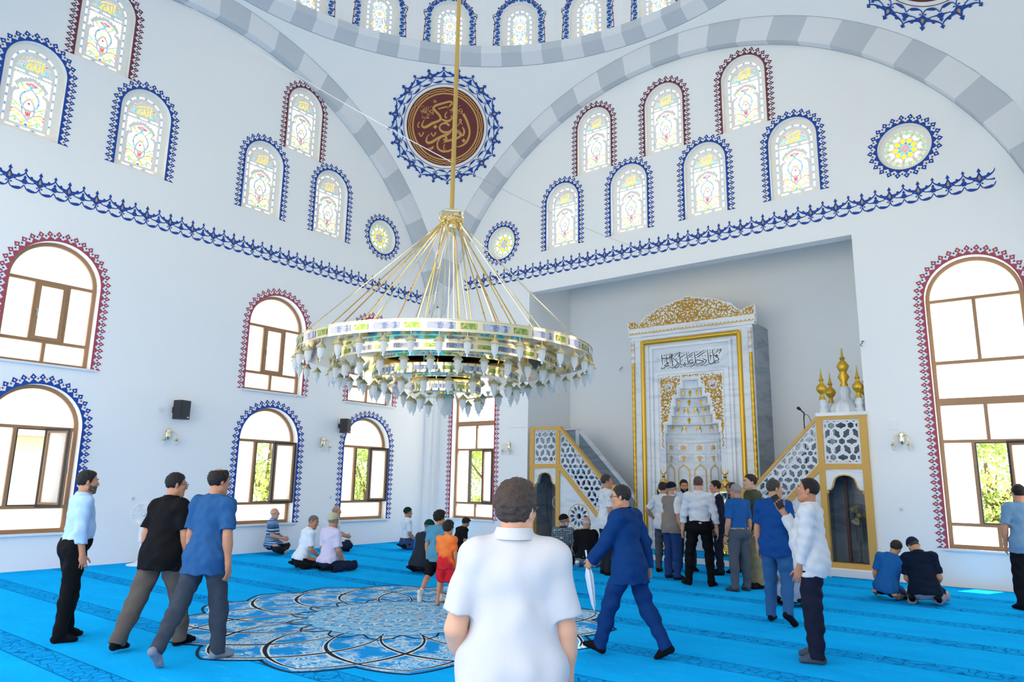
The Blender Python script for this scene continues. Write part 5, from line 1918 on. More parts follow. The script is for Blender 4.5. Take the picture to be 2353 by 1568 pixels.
for ti, (R, z0, z1, nl, nr) in enumerate(TIERS):
    mb = MB()
    n = 96
    mb.lathe([(R - 0.012, z0), (R, z0), (R, z1), (R - 0.012, z1)], (0, 0, 0), n)
    for k in range(n):
        a0, a1 = 2 * PI * k / n, 2 * PI * (k + 1) / n
        mb.add([(r * math.cos(a), r * math.sin(a), z) for r, z, a in ((R - 0.012, z0, a0), (R - 0.012, z0, a1), (R - 0.012, z1, a1), (R - 0.012, z1, a0))], [(0, 1, 2, 3)])
    for zz in (z0, z1):
        mb.lathe([(R + 0.001, zz - 0.006), (R + 0.012, zz - 0.004), (R + 0.012, zz + 0.004), (R + 0.001, zz + 0.006)], (0, 0, 0), n)
    rg = mb.build('ring', m_brass, ch, 30)
    mf, mg = MB(), MB()
    ns = max(4, int(R * 10))
    for i in range(6):
        b0, b1 = 2 * PI / ns * (0.03 + 0.5 * i / 6), 2 * PI / ns * (0.03 + 0.5 * (i + 1) / 6)
        mf.poly([((R + 0.004) * math.cos(a), (R + 0.004) * math.sin(a), z) for a, z in ((b0, z0 + 0.03), (b1, z0 + 0.03), (b1, z1 - 0.03), (b0, z1 - 0.03))])
    for i in range(4):
        b0, b1 = 2 * PI / ns * (0.62 + 0.3 * i / 4), 2 * PI / ns * (0.62 + 0.3 * (i + 1) / 4)
        mg.poly([((R + 0.004) * math.cos(a), (R + 0.004) * math.sin(a), z) for a, z in ((b0, z0 + 0.035), (b1, z0 + 0.035), (b1, z1 - 0.035), (b0, z1 - 0.035))])
    fd_, gd_ = mf.data('pierced_panel', m_fili), mg.data('green_panel', m_grn)
    for k in range(ns):
        link('pierced_panel', fd_, rg).rotation_euler = (0, 0, 2 * PI * k / ns)
        link('green_panel', gd_, rg).rotation_euler = (0, 0, 2 * PI * k / ns)
    for k in range(nr):
        a = 2 * PI * (k + 0.37 * ti + 0.2) / nr
        mb = MB()
        p0 = np.array([0.12 * math.cos(a), 0.12 * math.sin(a), 5.40])
        p1 = np.array([(R - 0.006) * math.cos(a), (R - 0.006) * math.sin(a), z1])
        mb.tube([p0, p1], 0.0085, 6)
        m_ = p0 + (p1 - p0) * (0.45 + 0.1 * (k % 3))
        mb.tube([m_ - (p1 - p0) * 0.006, m_ + (p1 - p0) * 0.006], 0.014, 6)
        mb.build('rod', m_brassd if k % 2 else m_brass, ch, 50)
    for k in range(nl):
        a = 2 * PI * (k + 0.5) / nl
        l = link('lamp', cap_d, ch, ((R - 0.005) * math.cos(a), (R - 0.005) * math.sin(a), z0))
        link('glass_shade', gls_d, l)
        link('glass_drop', tip_d, l)
mb = MB()
mb.tube([(0, 0, 5.3), (0, 0, 2.9)], 0.008, 6)
mb.lathe([(0.10, 2.77), (0.125, 2.79), (0.12, 2.83), (0.09, 2.85), (0.05, 2.89), (0.015, 2.93)], (0, 0, 0), 24)
for k in range(12):
    a = 2 * PI * k / 12
    mb.lathe([(0.0, -0.025), (0.016, 0), (0.0, 0.025)], (0.118 * math.cos(a), 0.118 * math.sin(a), 2.79), 6)
g = mb.build('globe_cap', m_brass, ch, 50)
mb = MB()
mb.lathe([(0.0, 2.515), (0.03, 2.53), (0.075, 2.59), (0.1, 2.67), (0.11, 2.74), (0.108, 2.78)], (0, 0, 0), 28)
mb.build('globe', m_opal, g, 60)
mb = MB()
mb.lathe([(0.0, 2.475), (0.016, 2.485), (0.018, 2.497), (0.01, 2.507), (0.02, 2.515), (0.015, 2.525)], (0, 0, 0), 10)
mb.build('glass_drop', m_clear, g, 60)
tag(ch, 'four-tier brass ring chandelier with opal glass lamps hanging from a long pole', 'chandelier')

def cable(name, pts, r, m, label):
    mb = MB()
    mb.tube(pts, r, 6)
    tag(mb.build(name, m, None, 60), label, 'cable')
def sag(a, b, s, n=24):
    a, b = np.array(a), np.array(b)
    return [a + (b - a) * t - np.array([0, 0, s * 4 * t * (1 - t)]) for t in np.linspace(0, 1, n)]
cable('cable', sag((0.21, -8.52, 11.68), (7.33, -7.40, 6.36), 0.12), 0.008, m_whitep, 'white cable from the upper left arch to the chandelier pole')
cable('cable', sag((7.37, -7.37, 6.32), (6.88, 0.0, 7.06), 0.1), 0.003, mat('grey_wire', '#b4b9bd', 0.5), 'thin grey wire from the chandelier pole to the right wall frieze')
for k in range(2):
    pass

# ------------------------------------------------------------------ wall fittings
def sconce():
    root = empty('wall_sconce')
    mb = MB()
    mb.lathe([(0.015, -0.09), (0.04, -0.07), (0.05, -0.02), (0.05, 0.04), (0.03, 0.08), (0.045, 0.1), (0.02, 0.13)], (0, 0.0, 0), 14, 0, lambda x, y, z: (x, y * 0.5 - 0.025, z))
    mb.build('back_plate', m_brass, root, 50)
    for s in (-1, 1):
        mb = MB()
        q = bez((0, -0.03, 0.02), (s * 0.05, -0.07, 0.07), (s * 0.10, -0.11, 0.06), (s * 0.125, -0.13, 0.0), (s * 0.125, -0.13, -0.05), n=6)
        mb.tube(q, 0.008, 7)
        mb.lathe([(0.05, -0.115), (0.052, -0.105), (0.035, -0.085), (0.016, -0.05), (0.01, -0.03)], (s * 0.125, -0.13, 0), 14)
        a = mb.build('arm', m_brass, root, 50)
        mb = MB()
        mb.lathe([(0.0, -0.215), (0.02, -0.205), (0.033, -0.17), (0.038, -0.115)], (s * 0.125, -0.13, 0), 14)
        mb.build('glass_shade', m_opal, a, 60)
    return root
sc0 = sconce()
for k, (x, y, z, rz, lb) in enumerate(((0, -7.61, 2.42, RZL, 'brass two-arm wall lamp under the big black speaker on the left wall'), (0, -3.82, 2.46, RZL, 'brass two-arm wall lamp between the two blue-edged lower windows'), (2.78, 0, 2.5, 0, 'brass two-arm wall lamp beside the narrow tall window left of the pulpit'), (11.9, 0, 2.5, 0, 'brass two-arm wall lamp between the minbar and the right tall window'))):
    o = sc0 if k == 0 else copy_tree(sc0)
    o.location = (x, y, z)
    o.rotation_euler = (0, 0, rz)
    tag(o, lb, 'wall lamp', 'brass wall sconces')
def speaker():
    root = empty('loudspeaker')
    mb = MB()
    mb.prism([(-0.13, -0.1), (0.13, -0.1), (0.1, 0.12), (-0.1, 0.12)], -0.19, 0.19, lambda u, v, w: (u, -0.17 - v * -1 - 0.02, w) if False else (u, -0.2 + v, w))
    mb.build('cabinet', m_black, root)
    mb = MB()
    mb.box((-0.115, -0.306, -0.17), (0.115, -0.3, 0.17))
    mb.build('grille', mat('speaker_grille', '#2c2f36', 0.6, bump=0.5, bscale=250), root)
    mb = MB()
    mb.tube([(0, -0.1, 0), (0, 0.0, 0)], 0.02, 8)
    mb.box((-0.04, -0.012, -0.06), (0.04, 0.0, 0.06))
    mb.build('bracket', m_black, root)
    mb = MB()
    mb.box((0.05, -0.309, -0.16), (0.1, -0.305, -0.135))
    mb.build('badge', mat('badge_silver', '#d4d6da', 0.3, 0.6), root)
    return root
sp0 = speaker()
for k, (y, z, sc, lb, rz) in enumerate(((-7.55, 2.93, 1.0, 'larger black wall loudspeaker beside the left blue-edged window', 20), (-3.36, 2.9, 0.92, 'black wall loudspeaker beside the second lower window from the corner', 26))):
    o = sp0 if k == 0 else copy_tree(sp0)
    o.location = (0, y, z)
    o.scale = (sc, sc, sc)
    o.rotation_euler = (0, 0, RZL + R_(rz))
    o.location.x = 0.01
    tag(o, lb, 'speaker', 'black wall loudspeakers')
def plate(name, loc, rz, w, h, label, cat, rnd_=False, socket=True):
    root = empty(name, loc, rz)
    mb = MB()
    if rnd_:
        mb.prism(circ(0, 0, w / 2, 20), 0.0, 0.012, FLOC)
    else:
        mb.prism(rect(-w / 2, -h / 2, w / 2, h / 2), 0.0, 0.012, FLOC)
    mb.build('cover', m_whitep, root)
    if socket:
        mb = MB()
        mb.prism(circ(0, 0, w * 0.3, 14), 0.012, 0.015, FLOC)
        mb.build('socket', mat('socket_grey', '#c3c9ce', 0.5), root)  # socket disc in a plain grey, darker than the cover
    tag(root, label, cat)
plate('wall_outlet', (0, -8.14, 1.18), RZL, 0.09, 0.09, 'white wall outlet between the left window and the man in a black polo', 'outlet')
plate('wall_outlet', (0, -3.47, 1.16), RZL, 0.09, 0.09, 'white wall outlet just left of the lower window nearest the corner', 'outlet')
plate('wall_outlet', (11.79, 0, 1.24), 0, 0.09, 0.09, 'white wall outlet between the minbar and the right tall window', 'outlet')
plate('cover_plate', (11.78, 0, 2.77), 0, 0.17, 0.17, 'blank square cover plate above the right wall lamp', 'cover plate', socket=False)
plate('cover_plate', (0, -7.82, 2.92), RZL, 0.11, 0.11, 'round blank cover left of the larger speaker', 'cover plate', rnd_=True, socket=False)
def hook(x, y, z, label):
    mb = MB()
    mb.tube(bez((x, y, z + 0.05), (x + 0.02, y - 0.06, z), (x - 0.01, y - 0.1, z - 0.04), (x + 0.02, y - 0.08, z - 0.07), n=5), 0.006, 5)
    mb.tube(bez((x, y, z), (x + 0.03, y - 0.05, z + 0.04), (x + 0.05, y - 0.08, z + 0.02), n=5), 0.006, 5)
    tag(mb.build('wall_hook', m_black), label, 'hook')
hook(5.03, 2.0, 4.65, 'small dark wire hook on the recess wall left of the mihrab')
hook(11.36, 0.0, 4.35, 'small dark wire hook at the right edge of the recess')
cable('cable', bez((3.86, 0.2, 1.75), (3.87, 0.16, 1.2), (3.93, 0.14, 0.7), (4.04, 0.12, 0.24), (4.1, 0.05, 0.15), n=8), 0.009, m_black, 'black cable hanging in the doorway of the left pulpit')
cable('cable', [(3.36, -0.01, 2.985), (2.78, -0.006, 2.995)], 0.003, mat('grey_wire', '#b4b9bd', 0.5), 'thin wire along the wall from the left pulpit top')

def fan(label, loc, rz, col, colb, h=1.25):
    root = empty('pedestal_fan', loc, rz)
    m1, m2 = mat('fan_' + col.strip('#'), col, 0.4), mat('fan_blade_' + colb.strip('#'), colb, 0.35)
    mb = MB()
    mb.lathe([(0.2, 0), (0.2, 0.02), (0.06, 0.05), (0.03, 0.08)], (0, 0, 0), 24)
    mb.build('base', m1, root, 50)
    mb = MB()
    mb.tube([(0, 0, 0.06), (0, 0, h - 0.25)], 0.018, 10)
    mb.box((-0.05, -0.05, h - 0.5), (0.05, 0.05, h - 0.1))
    mb.build('pole', m1, root)
    mb = MB()
    mb.lathe([(0.03, -0.12), (0.06, -0.1), (0.07, 0.0), (0.05, 0.03)], (0, 0, 0), 16, 0, lambda x, y, z: (x, z * -1 + 0.0, h + y))
    mb.build('motor', m1, root, 50)
    mb = MB()
    for y, r in ((-0.03, 0.21), (-0.1, 0.21), (-0.125, 0.12), (-0.13, 0.06)):
        mb.tube([(r * math.cos(a), y, h + r * math.sin(a)) for a in np.linspace(0, 2 * PI, 36)[:-1]], 0.005, 5, closed=True)
    for k in range(20):
        a = 2 * PI * k / 20
        mb.tube([(r * math.cos(a), y, h + r * math.sin(a)) for r, y in ((0.21, -0.03), (0.21, -0.1), (0.12, -0.125), (0.05, -0.13))], 0.0025, 4)
    mb.build('cage', m1, root)
    mb = MB()
    for k in range(3):
        a0 = 2 * PI * k / 3
        q = [(r * math.cos(a0 + a), -0.07 + t, h + r * math.sin(a0 + a)) for r, a, t in ((0.03, 0.2, -0.01), (0.12, 0.55, -0.02), (0.19, 0.45, -0.02), (0.195, 0.0, 0.0), (0.18, -0.4, 0.02), (0.1, -0.35, 0.02), (0.03, -0.2, 0.01))]
        mb.poly(q)
    mb.lathe([(0.045, -0.02), (0.05, 0.02), (0.02, 0.04)], (0, 0, 0), 14, 0, lambda x, y, z: (x, -0.075 - z, h + y))
    mb.build('blades', m2, root)
    tag(root, label, 'fan')
fan('white pedestal fan by the left wall, half hidden by the man in a black polo', (0.5, -8.14, 0), R_(60), '#e6e9ec', '#d5dade', 0.92)
fan('white pedestal fan seen through the left pulpit doorway', (4.12, 0.45, 0.14), R_(25), '#dfe4e6', '#c6ccd0', 0.98)
fan('dark grey pedestal fan seen through the minbar doorway', (10.93, 0.62, 0.14), R_(20), '#5c646c', '#b0a878', 0.95)

mic = empty('microphone_stand', (10.03, 0.62, 1.45))
mb = MB()
mb.tube([(0, 0, 0), (0, 0, 1.55)], 0.011, 8)
mb.lathe([(0.1, -0.02), (0.1, 0.0), (0.02, 0.02)], (0, 0, 0), 18)
mb.build('stand', m_black, mic)
mb = MB()
mb.tube([(0, 0, 1.55), (0.02, -0.02, 1.66), (-0.05, -0.05, 1.74)], [0.012, 0.014, 0.014], 8)
mb.tube([(-0.04, -0.045, 1.73), (-0.07, -0.06, 1.76), (-0.1, -0.075, 1.785)], [0.02, 0.034, 0.024], 10)
mb.build('microphone', m_black, mic, 60)
mb = MB()
mb.tube(bez((0.02, -0.02, 1.64), (0.1, -0.02, 1.6), (0.15, 0.0, 1.4), (0.13, 0, 1.1), n=6), 0.006, 6)
mb.build('cord', m_black, mic)
tag(mic, 'black microphone on a stand at the top of the minbar stair', 'microphone')

# ------------------------------------------------------------------ outside the windows
mb = MB()
mb.box((-60, -60, -0.6), (60, 60, -0.3))
tag(mb.build('ground', mat('dry_pale_ground', '#b9b29a', 0.9, var=0.15, scale=0.4)), kind='structure')
m_leaf, nt, b, tc = nodes_mat('sunlit_leaves', 0.6)
n1 = N(nt, 'ShaderNodeTexNoise'); n1.inputs['Scale'].default_value = 1.6; n1.inputs['Detail'].default_value = 3
nt.links.new(tc.outputs['Object'], n1.inputs[0])
nt.links.new(ramp(nt, n1.outputs['Fac'], [(0.35, '#7f9f4a'), (0.65, '#c9d884')]).outputs[0], b.inputs['Base Color'])
m_bark = mat('tree_bark', '#6b5a48', 0.9)
def tree(x, y, r, h, seed, label):
    rg = random.Random(seed)
    root = empty('tree', (x, y, -0.3))
    mb = MB()
    mb.tube([(0, 0, 0), (0.05, 0.05, h * 0.35), (-0.05, 0.1, h * 0.7)], [0.16, 0.12, 0.05], 8)
    for k in range(4):
        a = rg.uniform(0, 6.28)
        mb.tube([(0.03, 0.03, h * 0.3), (r * .5 * math.cos(a), r * .5 * math.sin(a), h * 0.65)], [0.07, 0.02], 6)
    mb.build('trunk', m_bark, root)
    mb = MB()
    cl = [(rg.uniform(-1, 1) * r * 0.75, rg.uniform(-1, 1) * r * 0.75, h * rg.uniform(0.12, 0.95), r * rg.uniform(0.28, 0.5)) for k in range(26)]
    for k in range(11000):
        cx, cy, cz, cr_ = rg.choice(cl)
        d = np.array([rg.gauss(0, 1), rg.gauss(0, 1), rg.gauss(0, 1)])
        d /= np.linalg.norm(d)
        p = np.array([cx, cy, cz]) + d * cr_ * rg.uniform(0.6, 1.0)
        t = np.cross(d, [rg.gauss(0, 1), rg.gauss(0, 1), rg.gauss(0, 1)])
        t /= np.linalg.norm(t) + 1e-9
        b2 = np.cross(t, d + 0.6 * t)
        s = rg.uniform(0.05, 0.09)
        mb.add([p - t * s, p + b2 * s * 0.6, p + t * s, p - b2 * s * 0.6], [(0, 1, 2, 3)])
    mb.build('foliage', m_leaf, root)
    tag(root, label, 'tree')
tree(-7.5, -0.3, 2.6, 4.4, 5, 'sunlit tree seen through the open sash of the lower window behind the seated men')
tree(-8.0, 4.6, 2.6, 4.2, 6, 'sunlit tree seen through the open sash of the lower window nearest the corner')
tree(-4.6, 8.5, 2.6, 4.6, 7, 'sunlit tree seen through the tall window left of the pulpit')
tree(12.3, 12.5, 2.4, 3.9, 8, 'sunlit tree seen through the right tall window')
hs = empty('house', (-9.5, -8.0, -0.3))
mb = MB()
mb.box((-2.5, -3.5, 0), (2.5, 2.5, 2.9))
mb.build('wall', mat('pale_pink_render', '#e8d6cc', 0.8), hs)
mb = MB()
mb.prism([(-2.9, 2.85), (2.9, 2.85), (0, 4.1)], -3.8, 2.8, lambda u, v, w: (u, w, v))
mb.build('roof', mat('terracotta_roof', '#c98a68', 0.8), hs)
tag(hs, 'pale pink house seen through the open lower left window', 'house')
# ------------------------------------------------------------------ people: implicit bodies meshed with surface nets
def nrm(v):
    v = np.array(v, float)
    return v / (np.linalg.norm(v) + 1e-12)
class Field:
    def __init__(s, lo, hi, h):
        s.h = h
        s.lo = np.array(lo, float)
        n = np.ceil((np.array(hi) - s.lo) / h).astype(int) + 2
        s.ax = [(s.lo[i] + h * np.arange(n[i])).astype(np.float32) for i in range(3)]
        s.D = np.full(n, 0.3, np.float32)
    def block(s, lo, hi):
        sl = []
        for i in range(3):
            a = int(np.searchsorted(s.ax[i], lo[i]))
            b = int(np.searchsorted(s.ax[i], hi[i]))
            sl.append(slice(max(0, a - 1), min(len(s.ax[i]), b + 1)))
        if any(q.stop <= q.start for q in sl):
            return None, None
        P = [s.ax[0][sl[0]][:, None, None], s.ax[1][sl[1]][None, :, None], s.ax[2][sl[2]][None, None, :]]
        return tuple(sl), P
    @staticmethod
    def dist(p, P):
        X, Y, Z = P
        if p['t'] == 'cap':
            a, b = p['a'], p['b']
            ba = b - a
            L2 = float(ba @ ba) + 1e-12
            px, py, pz = X - a[0], Y - a[1], Z - a[2]
            t = np.clip((px * ba[0] + py * ba[1] + pz * ba[2]) / L2, 0, 1)
            dx, dy, dz = px - t * ba[0], py - t * ba[1], pz - t * ba[2]
            r = p['ra'] + (p['rb'] - p['ra']) * t
            d = np.sqrt(dx * dx + dy * dy + dz * dz) - r
        else:
            c, R, r = p['a'], p['R'], p['r']
            px, py, pz = X - c[0], Y - c[1], Z - c[2]
            q = [(px * R[0][i] + py * R[1][i] + pz * R[2][i]) for i in range(3)]
            k0 = np.sqrt((q[0] / r[0]) ** 2 + (q[1] / r[1]) ** 2 + (q[2] / r[2]) ** 2)
            k1 = np.sqrt((q[0] / r[0] ** 2) ** 2 + (q[1] / r[1] ** 2) ** 2 + (q[2] / r[2] ** 2) ** 2) + 1e-9
            d = k0 * (k0 - 1.0) / k1
        for pt, n in p.get('cut', ()):
            d = np.maximum(d, (X - pt[0]) * n[0] + (Y - pt[1]) * n[1] + (Z - pt[2]) * n[2])
        return d
    def add(s, p, infl=0.0, k=None, sub=False):
        k = p.get('k', 0.02) if k is None else k
        if p['t'] == 'cap':
            r = max(p['ra'], p['rb']) + infl
            lo = np.minimum(p['a'], p['b']) - r
            hi = np.maximum(p['a'], p['b']) + r
        else:
            r = max(p['r']) + infl
            lo, hi = p['a'] - r, p['a'] + r
        m = k + 3 * s.h
        sl, P = s.block(lo - m, hi + m)
        if sl is None:
            return
        if infl:
            p = dict(p)
            if p['t'] == 'cap':
                p['ra'] += infl
                p['rb'] += infl
            else:
                p['r'] = [x + infl for x in p['r']]
        d = s.dist(p, P).astype(np.float32)
        A = s.D[sl]
        if sub:
            hh = np.clip(0.5 - 0.5 * (A + d) / k, 0, 1)
            s.D[sl] = A + (-d - A) * hh + k * hh * (1 - hh)
        else:
            hh = np.clip(0.5 + 0.5 * (A - d) / k, 0, 1)
            s.D[sl] = A + (d - A) * hh - k * hh * (1 - hh)
    def plane(s, pt, n):
        """keep the side where (p - pt).n < 0"""
        n = nrm(n)
        d = (s.ax[0][:, None, None] - pt[0]) * n[0] + (s.ax[1][None, :, None] - pt[1]) * n[1] + (s.ax[2][None, None, :] - pt[2]) * n[2]
        s.D = np.maximum(s.D, d.astype(np.float32))
    def folds(s, amp, seed, L=0.11):
        rg = np.random.RandomState(seed)
        X, Y, Z = s.ax[0][:, None, None], s.ax[1][None, :, None], s.ax[2][None, None, :]
        w = np.zeros_like(s.D)
        for i in range(5):
            k = rg.normal(size=3)
            k[2] *= 1.3
            k = k / np.linalg.norm(k) * 2 * PI / (L * rg.uniform(0.7, 1.6))
            ph = rg.uniform(0, 6.28)
            w += np.sin(X * k[0] + Y * k[1] + Z * k[2] + ph + 0.8 * np.sin((X * k[1] - Z * k[0] + Y * k[2]) * 0.6 + ph)).astype(np.float32)
        s.D += (amp / 2.4) * w - np.float32(amp * 0.35)
    def mesh(s):
        D = s.D
        I = D < 0
        if not I.any():
            return [], []
        nx, ny, nz = D.shape
        c = [(i, j, k) for i in (0, 1) for j in (0, 1) for k in (0, 1)]
        cnt = np.zeros((nx - 1, ny - 1, nz - 1), np.int8)
        for i, j, k in c:
            cnt += I[i:nx - 1 + i, j:ny - 1 + j, k:nz - 1 + k]
        cells = np.argwhere((cnt > 0) & (cnt < 8))
        idx = -np.ones(cnt.shape, np.int64)
        idx[tuple(cells.T)] = np.arange(len(cells))
        vals = np.stack([D[cells[:, 0] + i, cells[:, 1] + j, cells[:, 2] + k] for i, j, k in c], 1)
        acc = np.zeros((len(cells), 3))
        n = np.zeros(len(cells))
        ca = np.array(c, float)
        for a in range(8):
            for b in range(a + 1, 8):
                if abs(ca[a] - ca[b]).sum() != 1:
                    continue
                va, vb = vals[:, a], vals[:, b]
                m = (va < 0) != (vb < 0)
                t = np.where(m, va / np.where(m, va - vb, 1), 0)
                acc += m[:, None] * (ca[a] + t[:, None] * (ca[b] - ca[a]))
                n += m
        V = s.lo + (cells + acc / n[:, None]) * s.h
        F = []
        for ax in range(3):
            A = np.take(I, range(0, D.shape[ax] - 1), ax)
            B = np.take(I, range(1, D.shape[ax]), ax)
            o = [q for q in range(3) if q != ax]
            sl = [slice(None)] * 3
            for q in o:
                sl[q] = slice(1, D.shape[q] - 1)
            E_ = np.argwhere((A != B)[tuple(sl)])
            for q in o:
                E_[:, q] += 1
            ins = A[tuple(E_.T)]
            u, v = o
            def at(du, dv):
                q = E_.copy()
                q[:, u] += du
                q[:, v] += dv
                return idx[tuple(q.T)]
            q = np.stack([at(-1, -1), at(0, -1), at(0, 0), at(-1, 0)], 1)
            flip = ins if ax != 1 else ~ins
            q[~flip] = q[~flip][:, ::-1]
            F.append(q)
        F = np.concatenate(F)
        F = F[(F >= 0).all(1)]
        return V, F
def np_mesh(name, V, F, m):
    me = bpy.data.meshes.new(name)
    V = np.asarray(V, np.float32)
    F = np.asarray(F, np.int32)
    me.vertices.add(len(V))
    me.vertices.foreach_set('co', V.ravel())
    me.loops.add(F.size)
    me.loops.foreach_set('vertex_index', F.ravel())
    me.polygons.add(len(F))
    me.polygons.foreach_set('loop_start', np.arange(0, F.size, 4, dtype=np.int32))
    me.update(calc_edges=True)
    me.validate()
    me.materials.append(m)
    me.shade_smooth()
    return me

def cap(a, b, ra, rb=None, tag='', k=0.02, cut=()):
    return dict(t='cap', a=np.array(a, float), b=np.array(b, float), ra=ra, rb=ra if rb is None else rb, tag=tag, k=k, cut=cut)
def ell(c, r, R=None, tag='', k=0.02, cut=()):
    return dict(t='ell', a=np.array(c, float), r=list(r), R=np.eye(3) if R is None else R, tag=tag, k=k, cut=cut)
def rotm(ax, a):
    return np.array(Matrix.Rotation(a, 3, Vector(ax)))

# poses: limb directions per side as (outward, forward, up) in the torso / pelvis frame
HANG = ((0.17, -0.04, -1), (0.05, 0.16, -1))
LEG0 = ((0.07, 0.02, -1), (0.02, -0.05, -1), (0.3, 1, 0))
LOWSIT = ((0.34, 1, -0.10), (-0.12, -1, -0.03), (-0.1, -1, -0.06))
SEIZA = ((0.30, 1, -0.19), (-0.10, -1, -0.07), (-0.1, -1, -0.12))
CROSS = ((0.85, 0.65, -0.18), (-0.95, 0.1, -0.22), (-0.6, 0.7, 0.0))
LAP = ((0.12, 0.22, -1), (-0.42, 0.9, -0.30))
KNEEARM = ((0.14, 0.12, -1), (-0.1, 0.75, -0.8))
HAIRLINE = ([-0.12, -0.06, -0.02, 0.015, 0.04, 0.062, 0.11], [-0.085, -0.07, -0.035, -0.015, 0.045, 0.075, 0.088])

def cloth(name, col, kind='plain', c2='#ffffff', rough=0.85):
    if name in MATS:
        return MATS[name]
    if kind == 'plain':
        return mat(name, col, rough, var=0.06, scale=5, bump=0.15, bscale=90, spec=0.1)
    m, nt, b, tc = nodes_mat(name, rough)
    b.inputs['Specular IOR Level'].default_value = 0.2
    sp = N(nt, 'ShaderNodeSeparateXYZ')
    nt.links.new(tc.outputs['Object'], sp.inputs[0])
    def saw(axis, P, w, ph=0.0):
        md = mathn(nt, 'FRACT', mathn(nt, 'ADD', mathn(nt, 'MULTIPLY', sp.outputs[axis], 1 / P), 50 + ph))
        return mathn(nt, 'LESS_THAN', md, w)
    if kind == 'stripes':
        n = N(nt, 'ShaderNodeTexNoise')
        n.inputs['Scale'].default_value = 30
        n.noise_dimensions = '1D'
        nt.links.new(sp.outputs[2], n.inputs['W'])
        r = ramp(nt, n.outputs['Fac'], [(0.0, '#24375a'), (0.42, '#2f5f98'), (0.5, '#9cc4e2'), (0.56, '#2a4270'), (0.64, '#c3d4de')], 'CONSTANT')
        nt.links.new(r.outputs[0], b.inputs['Base Color'])
    elif kind == 'plaid':
        c = mixc(nt, saw(2, 0.04, 0.4), col, '#3d5a66')
        c = mixc(nt, saw(0, 0.042, 0.35, 0.3), c, '#1b2a3a')
        l = mathn(nt, 'MAXIMUM', saw(0, 0.042, 0.13), saw(2, 0.04, 0.13, 0.5))
        l = mathn(nt, 'MAXIMUM', l, saw(1, 0.042, 0.10))
        nt.links.new(mixc(nt, mathn(nt, 'MULTIPLY', l, 0.75), c, c2), b.inputs['Base Color'])
    elif kind == 'pinstripe':
        l = mathn(nt, 'MAXIMUM', saw(0, 0.028, 0.2), saw(2, 0.028, 0.12))
        nt.links.new(mixc(nt, mathn(nt, 'MULTIPLY', l, 0.5), col, c2), b.inputs['Base Color'])
    elif kind == 'dots':
        v = N(nt, 'ShaderNodeTexVoronoi')
        v.inputs['Scale'].default_value = 20
        v.inputs['Randomness'].default_value = 0.5
        nt.links.new(tc.outputs['Object'], v.inputs[0])
        nt.links.new(mixc(nt, mathn(nt, 'LESS_THAN', v.outputs[0], 0.14), col, c2), b.inputs['Base Color'])
    elif kind == 'jersey':
        n = N(nt, 'ShaderNodeTexNoise')
        n.inputs['Scale'].default_value = 5
        nt.links.new(tc.outputs['Object'], n.inputs[0])
        f = mathn(nt, 'ADD', mathn(nt, 'MULTIPLY', n.outputs['Fac'], 0.6), mathn(nt, 'MULTIPLY', sp.outputs[2], 0.8))
        nt.links.new(ramp(nt, f, [(0.0, '#b3202e'), (0.76, '#c9252f'), (0.82, '#e8672c'), (1.0, '#f58a45')]).outputs[0], b.inputs['Base Color'])
    return m
def skin(col):
    n = 'skin_' + col.strip('#')
    if n in MATS:
        return MATS[n]
    m = mat(n, col, 0.5, var=0.08, scale=14, bump=0.05, bscale=120, spec=0.35)
    b = m.node_tree.nodes['Principled BSDF']
    b.inputs['Subsurface Weight'].default_value = 0.08
    b.inputs['Subsurface Radius'].default_value = (0.01, 0.004, 0.002)
    return m
def hairmat(col):
    return mat('hair_' + col.strip('#'), col, 0.55, var=0.45, scale=60, bump=0.9, bscale=140, spec=0.3)
m_eyew = mat('eye_white', '#e8e4e0', 0.2)
m_iris = mat('eye_dark_iris', '#2a1a12', 0.15)
m_specs = mat('spectacle_frame', '#23242a', 0.3)

def floor_at(x, y, z=0.0):
    d = fw + cr * (x - 1176.5) / FPX - cu * (y - 784) / FPX
    t = (z - CAM[2]) / d[2]
    return CAM + t * d

